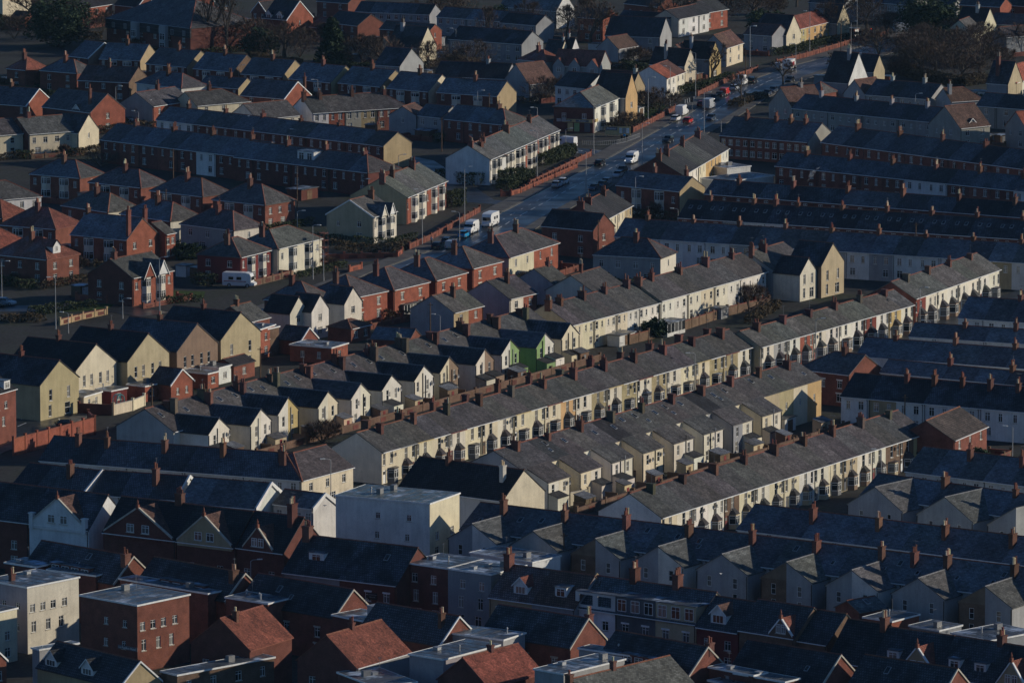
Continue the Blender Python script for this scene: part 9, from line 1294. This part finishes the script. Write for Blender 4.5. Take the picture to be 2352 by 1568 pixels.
def vehicle(kind, c, x, y, ang, lab, lit):
    root = empty({'van':'van','van2':'van','truck':'lorry','motorhome':'motorhome','suv':'taxi'}.get(kind, 'car'), (x, y, .07), R_(ang)); tag(root, lab, {'van2':'van','suv':'taxi','truck':'lorry'}.get(kind, kind), 'vehicles on the roads')
    cc = CARC[c]
    if kind == 'car': L, W, wr, bx = 4.2, 1.78, .31, 1.28
    elif kind == 'suv': L, W, wr, bx = 4.6, 1.85, .34, 1.40
    elif kind == 'van': L, W, wr, bx = 5.6, 2.05, .36, 1.75
    elif kind == 'van2': L, W, wr, bx = 4.3, 1.85, .33, 1.35
    else: L, W, wr, bx = 6.6, 2.25, .40, 1.9
    h = L/2; body = MB(); glass = MB(); extra = None
    if kind in ('car', 'suv'):
        up = 0 if kind == 'car' else .18
        body.loft(body_rings([(-h,.35,.75,.86), (-h+.12,.25,.92+up,.96), (-h*.5,.2,.95+up,1), (h*.28,.2,.93+up,1), (h*.62,.2,.86+up,.98), (h-.12,.22,.74+up,.92), (h,.35,.6,.82)], W, .93))
        glass.loft([[(a,-w,z),(a,w,z)] for a, w, z in ()] or [[(-h+.2,-W*.44,.9+up),(-h+.2,W*.44,.9+up),(h*.42,W*.44,.9+up),(h*.42,-W*.44,.9+up)], [(-h+.55,-W*.36,1.40+up),(-h+.55,W*.36,1.40+up),(h*.06,W*.36,1.42+up),(h*.06,-W*.36,1.42+up)]])
        rf = MB(); rf.loft([[(-h+.5,-W*.37,1.39+up),(-h+.5,W*.37,1.39+up),(h*.08,W*.37,1.41+up),(h*.08,-W*.37,1.41+up)], [(-h+.75,-W*.32,1.46+up),(-h+.75,W*.32,1.46+up),(h*.0,W*.32,1.47+up),(h*.0,-W*.32,1.47+up)]]); extra = ('roof_panel', rf)
        fz, rz = .62, .75
    elif kind in ('van', 'van2'):
        H = 2.55 if kind == 'van' else 1.82; k = H/2.55
        body.loft(body_rings([(-h,.4,H*.94,.95), (-h+.1,.3,H*.985,1), (h*.20,.3,H,1), (h*.38,.3,H*.93,.99), (h*.62,.3,H*.56,.98), (h*.9,.3,H*.44,.94), (h,.4,H*.32,.85)], W, .86))
        glass.loft([[(h*.40,-W*.43,H*.87),(h*.40,W*.43,H*.87),(h*.38,W*.43,H*.85),(h*.38,-W*.43,H*.85)], [(h*.645,-W*.46,H*.57),(h*.645,W*.46,H*.57),(h*.60,W*.46,H*.55),(h*.60,-W*.46,H*.55)]])
        for s in (-1, 1): glass.box((h*.15, s*W*.495 - .012, H*.58), (h*.45, s*W*.495 + .012, H*.80))
        fz, rz = .85*k, .95*k
    elif kind == 'truck':
        body.box((-h,-W/2,.9), (h*.42,W/2,3.2)); body.loft(body_rings([(h*.45,.4,2.3,.95), (h*.7,.35,2.35,.95), (h*.84,.35,1.7,.95), (h,.4,1.0,.9)], W, .9))
        glass.box((h*.72,-W*.42,1.55), (h*.80,W*.42,2.2)); fz, rz = .8, .8
        st = MB(); st.box((-h*.6,-W/2-.012,1.5), (h*.2,-W/2-.002,2.6)); extra = ('printed_panel', st)
    else:
        body.loft(body_rings([(-h,.45,2.75,.97), (-h+.15,.35,2.9,1), (h*.45,.35,2.95,1), (h*.72,.4,2.75,.98), (h*.8,.4,2.2,.95)], W, .93)); body.loft(body_rings([(h*.5,.35,2.0,.9), (h*.62,.35,1.75,.9), (h*.8,.35,1.15,.9), (h,.45,.85,.82)], W, .9))
        for s in (-1, 1):
            for a in (-.6, -.1): glass.box((h*a, s*W*.5 - .015, 1.5), (h*a + 1.0, s*W*.5 + .015, 2.1))
        glass.box((h*.795,-W*.36,1.45), (h*.84,W*.36,2.15)); fz, rz = .8, .9
        st = MB(); st.box((-h*.9,-W/2-.02,1.15), (h*.5,-W/2-.005,1.3)); extra = ('stripe', st)
    obj('body', body.mesh('body', ['car']), root, cc); obj('windows', glass.mesh('windows', ['screen']), root)
    if extra: obj(extra[0], extra[1].mesh(extra[0], ['car']), root, cc if extra[0] == 'roof_panel' else (.35,.05,.05))
    tm, rm = wheel_mesh(wr)
    for sx in (-bx, bx):
        for sy in (-1, 1):
            w = obj('wheel', tm, root, 'black', (sx, sy*(W/2 - .10), wr)); obj('rim', rm, w, 'grey')
    for s in (-1, 1):
        b = MB(); b.box((h - .10, s*W*.36 - .12, fz - .07), (h + .015, s*W*.36 + .12, fz + .05)); obj('headlight', b.mesh('headlight', ['headlamp' if lit else 'paint']), root, 'greywhite')
        b = MB(); b.box((-h - .015, s*W*.40 - .08, rz - .12), (-h + .08, s*W*.40 + .08, rz + .10)); obj('tail_light', b.mesh('tail_light', ['paint']), root, (.35,.01,.01))
        b = MB(); b.box((h*.32, s*(W/2 + .10) - .10, 1.0), (h*.32 + .1, s*(W/2 + .10) + .10, 1.2)); obj('mirror', b.mesh('mirror', ['car']), root, cc)
    n = MB(); n.box((-h - .03, -.26, .45), (-h - .0, .26, .57)); obj('number_plate', n.mesh('number_plate', ['paint']), root, 'yellow')
    return root
for q in DATA['cars']: vehicle(*q)

# ------------------------------------------------------------------ street furniture by the shop, scaffold, arch, gulls, steam
bx_, by_, ba_ = DATA['board']; root = empty('sign_board', (bx_, by_, 0), ba_); tag(root, 'long yellow shop board with price posters on the pavement', 'sign')
mb = MB(); mb.box((-3.0, -.06, .3), (3.0, .06, 2.3)); obj('panel', mb.mesh('panel', ['paint']), root, 'yellow')
mb = MB(); mb.box((-2.95, -.09, 1.35), (-.1, -.065, 2.25)); p_ = obj('name_panel', mb.mesh('name_panel', ['paint']), root, 'darkgrey'); sign_text(p_, 'Premier', .72, (-1.55, -.11, 1.8), 0, 'trim', shear=.2)
for k in range(3):
    mb = MB(); mb.box((.35 + .85*k, -.10, .75), (1.05 + .85*k, -.065, 2.0)); obj('poster', mb.mesh('poster', ['paint']), root, ('offwhite','grey','white')[k])
for s_ in (-2.8, 0, 2.8):
    mb = MB(); mb.box((s_-.06, -.055, 0), (s_+.06, .055, .3)); obj('leg', mb.mesh('leg', ['metal']), root, 'grey2')
bol = MB(); bol.cyl((0,0), .09, .08, 0, .95, 8); bol.cyl((0,0), .10, .02, .95, 1.05, 8); bm_ = bol.mesh('bollard', ['paint'])
for i, (x, y) in enumerate(DATA['bollards']):
    tag(obj('bollard', bm_, None, 'offwhite', (x, y, .1)), 'white post, %s from left in the line by the garden wall' % ORD[i], 'bollard', 'white posts')
root = empty('guard_railing', (*DATA['rail'][0], .17)); tag(root, 'grey steel guard railing at the shop crossing', 'railing'); O = Vector((*DATA['rail'][0], 0))
for a, b in zip(DATA['rail'][:-1], DATA['rail'][1:]):
    a, b = Vector((*a, 0)) - O, Vector((*b, 0)) - O
    for z in (.15, 1.0):
        mb = MB(); mb.tube(a + Vector((0,0,z)), b + Vector((0,0,z)), .03, n=5); obj('rail', mb.mesh('rail', ['metal']), root, 'grey')
    n_ = max(2, int((b - a).length/.5))
    for k in range(n_ + 1):
        p = a + (b - a)*k/n_; mb = MB(); mb.tube(p, p + Vector((0,0,1.05)), .02, n=4); obj('upright', mb.mesh('upright', ['metal']), root, 'grey')
x, y = DATA['scaffold']; root = empty('scaffold_tower', (x, y, 0), R_(57)); tag(root, 'thin orange scaffold tower beside the cream semi', 'scaffold')
for dx in (0, 1.2):
    for dy in (0, 1.2):
        mb = MB(); mb.tube((dx,dy,0), (dx,dy,7.6), .05, n=5); obj('standard', mb.mesh('standard', ['metal']), root, 'terracotta')
for k in range(5):
    mb = MB(); mb.box((-.1,-.1,1.4 + 1.45*k), (1.3,1.3,1.48 + 1.45*k)); obj('deck', mb.mesh('deck', ['wood']), root, 'terracotta')
x, y = DATA['arch']; root = empty('garden_arch', (x, y, 0), R_(57)); tag(root, 'turquoise trellis arch in the yard below the cream gable', 'arch')
for dy in (0, .9):
    pts = [Vector((0, dy, 0)), Vector((0, dy, 1.7))] + [Vector((1.1 - 1.1*cos(t*pi/8), dy, 1.7 + .9*sin(t*pi/8))) for t in range(1, 8)] + [Vector((2.2, dy, 1.7)), Vector((2.2, dy, 0))]
    mb = MB(); [mb.tube(a, b, .07, n=5) for a, b in zip(pts[:-1], pts[1:])]; obj('hoop', mb.mesh('hoop', ['paint']), root, (.05,.30,.32))
for k in range(9):
    a = pts[k]; mb = MB(); mb.tube((a.x, 0, a.z), (a.x, .9, a.z), .04, n=4); obj('rung', mb.mesh('rung', ['paint']), root, (.05,.30,.32))
for s_, e_ in ((0.0, 0), (2.2, 1)):
    mb = MB()
    for k in range(5): mb.tube((s_, 0, .3*k), (s_, .9, .3*k + .35), .03, n=4); mb.tube((s_, .9, .3*k), (s_, 0, .3*k + .35), .03, n=4)
    obj('trellis', mb.mesh('trellis', ['paint']), root, (.05,.30,.32))
for root, H in HOUSES:
    if H['label'] == 'flat roof with a grey water tank':
        mb = MB(); mb.box((-1.0,-.8,.15), (1.0,.8,1.6)); mb.box((-1.1,-.9,1.6), (1.1,.9,1.72)); v = Matrix.Rotation(H['a'], 4, 'Z') @ Vector((H['l']*.55, H['d']*.35, 0))
        tag(obj('water_tank', mb.mesh('water_tank', ['metal']), None, 'grey', (H['x'] + v.x, H['y'] + v.y, H['he'] + .1), H['a']), 'grey box water tank on the ' + H['label'].split(' with')[0] + (' left of another' if 'left' in H['label'] else ' beside the red roof'), 'tank')
def gull(x, y, z, rot, lab, fly):
    root = empty('gull', (x, y, z), rot); tag(root, lab, 'bird', 'gulls'); b = MB(); rings = []
    for t, r in ((-.25,.015),(-.15,.06),(0,.085),(.12,.075),(.2,.05),(.27,.05),(.32,.015)):
        rings.append([(t, r*cos(2*pi*i/8), .12 + r*sin(2*pi*i/8) + (.10 if t > .18 else 0)) for i in range(8)])
    b.loft(rings); obj('body', b.mesh('body', ['cloth'], True), root, 'white')
    for s_ in (-1, 1):
        w = MB()
        if fly: w.face([(-.08,s_*.06,.15),(.12,s_*.06,.15),(.10,s_*.38,.32),(-.05,s_*.38,.30)]); w.face([(.10,s_*.38,.32),(-.05,s_*.38,.30),(-.22,s_*.75,.18),(-.12,s_*.74,.2)])
        else: w.face([(.12,s_*.085,.16),(-.05,s_*.095,.20),(-.34,s_*.03,.13),(-.1,s_*.09,.08)])
        obj('wing', w.mesh('wing', ['cloth']), root, 'grey')
    k = MB(); k.cyl((0,0), .02, .004, 0, .07, 6); q = obj('beak', k.mesh('beak', ['cloth']), root, 'yellow', (.33, 0, .22)); q.rotation_euler = (0, pi/2, 0)
    if not fly:
        for s_ in (-.03, .03): l = MB(); l.tube((0,s_,0), (0,s_,.08), .008, n=4); obj('leg', l.mesh('leg', ['cloth']), root, 'yellow')
gull(*DATA['gull_fly'], R_(150), 'white gull gliding over the frosted brick row', True)
for i, (x, y, z) in enumerate(DATA['gulls']): gull(x, y, z, rnd.uniform(0, 6), ('white gull standing on the red chimney at lower right', 'white gull standing on the flat felt roof at bottom left', 'white gull on the pale chimney beside the white block')[i], False)
sm = bpy.data.materials.new('flue_steam'); sm.use_nodes = True; sn = sm.node_tree.nodes; sn.remove(sn['Principled BSDF']); sv = sn.new('ShaderNodeVolumePrincipled'); sv.inputs['Color'].default_value = (.9,.92,.95,1)
tcn = sn.new('ShaderNodeTexCoord'); nz = sn.new('ShaderNodeTexNoise'); nz.inputs['Scale'].default_value = 1.6; nz.inputs['Detail'].default_value = 4; rp = sn.new('ShaderNodeMapRange')
rp.inputs[1].default_value = .48; rp.inputs[2].default_value = .75; rp.inputs[3].default_value = 0; rp.inputs[4].default_value = .9
sm.node_tree.links.new(tcn.outputs['Object'], nz.inputs['Vector']); sm.node_tree.links.new(nz.outputs['Fac'], rp.inputs[0]); sm.node_tree.links.new(rp.outputs[0], sv.inputs['Density']); sm.node_tree.links.new(sv.outputs[0], sn['Material Output'].inputs['Volume'])
x, y, z = DATA['steam']; mb = MB(); mb.loft([[(k*.45 + (.25 + .35*k)*.7*cos(2*pi*i/10), (.25 + .3*k)*.6*sin(2*pi*i/10), k*.75 + .3*(.25 + .35*k)*cos(2*pi*i/10)) for i in range(10)] for k in range(5)])
tag(obj('steam', mb.mesh('steam', [sm]), None, None, (x, y, z)), None, None, None, 'stuff')

# ------------------------------------------------------------------ people
def person(x, y, ang, lab, c):
    import bmesh
    V = [(0,0,.92,.13,.16),(0,0,1.15,.12,.15),(0,0,1.40,.13,.19),(0,0,1.52,.06,.06),(.02,0,1.66,.10,.085),(.02,0,1.76,.075,.07),
         (0,.10,.88,.10,.10),(.06,.11,.48,.065,.065),(.02,.11,.08,.045,.045),(.16,.11,.03,.04,.05),
         (0,-.10,.88,.10,.10),(-.03,-.11,.48,.065,.065),(-.14,-.11,.08,.045,.045),(.0,-.11,.03,.04,.05),
         (0,.22,1.40,.07,.07),(-.02,.27,1.12,.05,.05),(.10,.25,.90,.04,.04),(.15,.24,.82,.045,.03),
         (0,-.22,1.40,.07,.07),(.02,-.27,1.12,.05,.05),(.14,-.25,.92,.04,.04),(.19,-.24,.84,.045,.03)]
    E = [(0,1),(1,2),(2,3),(3,4),(4,5),(0,6),(6,7),(7,8),(8,9),(0,10),(10,11),(11,12),(12,13),(2,14),(14,15),(15,16),(16,17),(2,18),(18,19),(19,20),(20,21)]
    me = bpy.data.meshes.new('person'); me.from_pydata([v[:3] for v in V], E, [])
    o = obj('person', me, None, None, (x, y, .17), R_(ang)); tag(o, lab, 'person')
    md = o.modifiers.new('skin', 'SKIN'); 
    for k, v in enumerate(V): me.skin_vertices[0].data[k].radius = (v[3], v[4])
    me.skin_vertices[0].data[0].use_root = True
    s = o.modifiers.new('sub', 'SUBSURF'); s.levels = 1; s.render_levels = 1
    dg = bpy.context.evaluated_depsgraph_get(); m2 = bpy.data.meshes.new_from_object(o.evaluated_get(dg)); o.modifiers.clear(); o.data = m2
    t = NT('person_cloth_' + c); t.finish(CARC.get(c, (.25,.3,.35)) if c != 'greywhite' else (.4,.42,.44), .95, .1)
    sk = NT('skin_' + c); sk.finish((.45,.27,.2), .6); tr_ = NT('trousers_' + c); tr_.finish((.015,.017,.022), .95)
    m2.materials.clear(); [m2.materials.append(q) for q in (t.m, sk.m, tr_.m)]
    for p in m2.polygons:
        z = p.center.z; p.material_index = 1 if z > 1.53 or (z < .9 and abs(p.center.y) > .2) else (2 if z < .95 else 0); p.use_smooth = True
    hair = MB(); rings = []
    for k in range(4):
        a = k*.42; rings.append([(.0 + (.108*cos(a))*cos(2*pi*i/10)*1.05, .098*cos(a)*sin(2*pi*i/10), 1.69 + .125*sin(a)) for i in range(10)])
    hair.loft(rings); obj('hair', hair.mesh('hair', ['cloth'], True), o, (.03,.02,.015))
for q in DATA['people']: person(*q)

# ------------------------------------------------------------------ vegetation
def tree(kind, x, y, h, r, lab):
    root = empty({'ever':'evergreen_tree','conifer':'conifer_tree','bush':'evergreen_shrub','scrub':'bare_shrub'}.get(kind, 'bare_tree'), (x, y, 0), rnd.uniform(0, 6)); tag(root, lab, 'shrub' if kind in ('bush','scrub') else 'tree')
    if kind in ('ever', 'bush', 'conifer'):
        tk = MB(); tk.tube((0,0,0), (.1,0,h*.5), .05*h**.8, .02*h**.8, 8); obj('trunk', tk.mesh('trunk', ['bark']), root)
        cr = MB(); cl = []
        n = (110 if kind != 'bush' else 60) if h > 3.5 else 22
        for k in range(n):
            if kind == 'conifer':
                z = rnd.uniform(.06, 1)**1.0; rr = r*(1 - z)*rnd.uniform(.5, 1.05) + .15; a = rnd.uniform(0, 2*pi); cl.append((rr*cos(a), rr*sin(a), z*h, .9 + .9*(1-z)))
            else:
                u = rnd.gauss(0,1), rnd.gauss(0,1), rnd.gauss(0,1); m = math.sqrt(sum(q*q for q in u)) or 1; q = rnd.uniform(.55, 1.0)
                cl.append((u[0]/m*r*q, u[1]/m*r*q, max(.5, h*.52 + u[2]/m*h*.46*q), r*rnd.uniform(.2, .36)))
        for cx, cy, cz, cr_ in cl:
            for j in range(60):
                u = Vector((rnd.gauss(0,1), rnd.gauss(0,1), rnd.gauss(0,1))).normalized(); p = Vector((cx,cy,cz)) + u*cr_*rnd.uniform(.6,1.05); p.z = max(.1, p.z)
                a = Vector((rnd.uniform(-1,1), rnd.uniform(-1,1), rnd.uniform(-.6,.6)))*.55; b = Vector((rnd.uniform(-1,1), rnd.uniform(-1,1), rnd.uniform(-.9,.3)))*.55
                cr.face([p - a, p + b, p + a*.9 - b*.4])
        obj('crown', cr.mesh('crown', ['evergreen']), root)
    else:
        tk = MB(); tw = MB(); up = {'tall': .9, 'street': .55, 'scrub': .5}.get(kind, .5)
        def grow(p, d, L, rad, lev):
            q = p + d*L; tk.tube(p, q, rad, rad*.68, 6 if lev < 2 else 4)
            if lev >= 4 or L < .5: 
                return tips.append((q, d))
            k = 3 if lev < 3 else 2
            for _ in range(k):
                s = Vector((rnd.gauss(0,1), rnd.gauss(0,1), rnd.gauss(0,1)*.4)); nd = (d*(1.0 if kind != 'tall' else 1.7) + s*.55 + Vector((0,0,up*.35))).normalized(); grow(q, nd, L*rnd.uniform(.62,.85), rad*.6, lev + 1)
        tips = []
        if kind == 'scrub':
            for _ in range(5): grow(Vector((rnd.uniform(-1,1)*.12, rnd.uniform(-1,1)*.12, 0)), Vector((rnd.uniform(-.8,.8), rnd.uniform(-.8,.8), 1)).normalized(), h*.34, .09, 2)
        else: grow(Vector((0,0,0)), Vector((rnd.uniform(-.05,.05), rnd.uniform(-.05,.05), 1)), h*.26, .036*h, 0)
        # fit the crown to its height and spread
        mz = max(t[0].z for t in tips); mr = max(hypot(t[0].x, t[0].y) for t in tips); kz, kr = h*.93/mz, r*.9/mr
        sc_ = lambda v: (v[0]*kr, v[1]*kr, v[2]*kz)
        tk.v = [sc_(v) for v in tk.v]; nt = {'bare': 2700, 'tall': 1700, 'scrub': 2200 if h > 3.5 else 700}.get(kind, 700)
        base = [(Vector(sc_(p)), d) for p, d in tips]
        for _ in range(nt):
            p, d = rnd.choice(base)
            if kind in ('bare', 'scrub', 'tall') and rnd.random() < .55:
                u = Vector((rnd.gauss(0,1), rnd.gauss(0,1), rnd.gauss(0,1))).normalized(); q = rnd.random()**.45
                p = Vector((u.x*r*q, u.y*r*q, max(.3, h*.55 + u.z*h*.42*q))); d = (u*.8 + Vector((0,0,.6))).normalized()
            dd = (d + Vector((rnd.gauss(0,1), rnd.gauss(0,1), rnd.gauss(0,.8)))*.5 + Vector((0,0,.25))).normalized(); L = rnd.uniform(.5, 1.3)*(.8 if kind == 'street' else 1); w = rnd.uniform(.03, .065)
            s = dd.cross(Vector((rnd.gauss(0,1), rnd.gauss(0,1), rnd.gauss(0,1)))).normalized()*w
            tw.face([p - s, p + s, p + dd*L]); f = p + dd*L*.4; e = (dd + Vector((rnd.gauss(0,1), rnd.gauss(0,1), rnd.gauss(0,1)))*.6).normalized(); tw.face([f - s*.6, f + s*.6, f + e*L*.6])
        obj('trunk', tk.mesh('trunk', ['bark']), root); obj('crown', tw.mesh('crown', ['twig']), root)
    return root
seen_lab = set()
for i, q in enumerate(DATA['trees']):
    if DATA['garden_from'] <= i < DATA['garden_to']:
        near_h = sorted(HOUSES, key=lambda t_: hypot(t_[1]['x'] - q[1], t_[1]['y'] - q[2])); kd = {'scrub':'bare brown shrub','bare':'bare winter tree','bush':'dark green shrub'}[q[0]]
        for _, H in near_h:
            lb = '%s by the %s' % (kd, ' '.join(H['label'].split()[:11]).rstrip(','))
            if lb not in seen_lab: break
        seen_lab.add(lb); q = (*q[:5], lb)
    r_ = tree(*q)
    if DATA['garden_from'] <= i < DATA['garden_to']: r_['group'] = 'trees and shrubs in the upper gardens'
def hedge(P, h, w, kind, lab):
    root = empty('hedge', (*P[0], 0)); tag(root, lab, 'hedge'); O = Vector((*P[0], 0)); lf = MB(); st = MB()
    for a, b in zip(P[:-1], P[1:]):
        a, b = Vector((*a, 0)) - O, Vector((*b, 0)) - O; d = b - a; L = d.length; n = Vector((-d.y, d.x, 0)).normalized()
        for k in range(int(L*h*w*34)):
            t = rnd.random(); e = rnd.choice((0, 1, 2)); y = rnd.uniform(-.5,.5)*w if e == 0 else (.5 if e == 1 else -.5)*w*rnd.uniform(.8,1.05); z = h*rnd.uniform(.86, 1.08) if e == 0 else rnd.uniform(.05, 1)*h
            p = a + d*t + n*y + Vector((0,0,z + .15*sin(t*L*1.3))); q = Vector((rnd.uniform(-1,1), rnd.uniform(-1,1), rnd.uniform(-1,1)))*.27; s = Vector((rnd.uniform(-1,1), rnd.uniform(-1,1), rnd.uniform(-1,1)))*.27
            lf.face([p - q, p + s, p + q])
        for k in range(max(2, int(L/1.2))):
            p = a + d*(k/max(2, int(L/1.2))); st.tube(p, p + Vector((0,0,h*.9)), .05, .03, 4)
    obj('foliage', lf.mesh('foliage', [kind]), root); obj('stems', st.mesh('stems', ['bark']), root)['kind'] = 'stuff'
for q in DATA['hedges']: hedge(*q)

# ------------------------------------------------------------------ thin cold haze
hz = MB(); hz.box((-1300, -60, -1.0), (1300, 3300, 190.0))
hm = bpy.data.materials.new('cold_haze'); hm.use_nodes = True; hn = hm.node_tree.nodes; hn.remove(hn['Principled BSDF'])
pv = hn.new('ShaderNodeVolumePrincipled'); pv.inputs['Color'].default_value = (0.42, 0.72, 1.0, 1); pv.inputs['Density'].default_value = 1.7e-5; pv.inputs['Anisotropy'].default_value = 0.0
hm.node_tree.links.new(pv.outputs[0], hn['Material Output'].inputs['Volume'])
ho = obj('haze', hz.mesh('haze', [hm])); ho['kind'] = 'stuff'
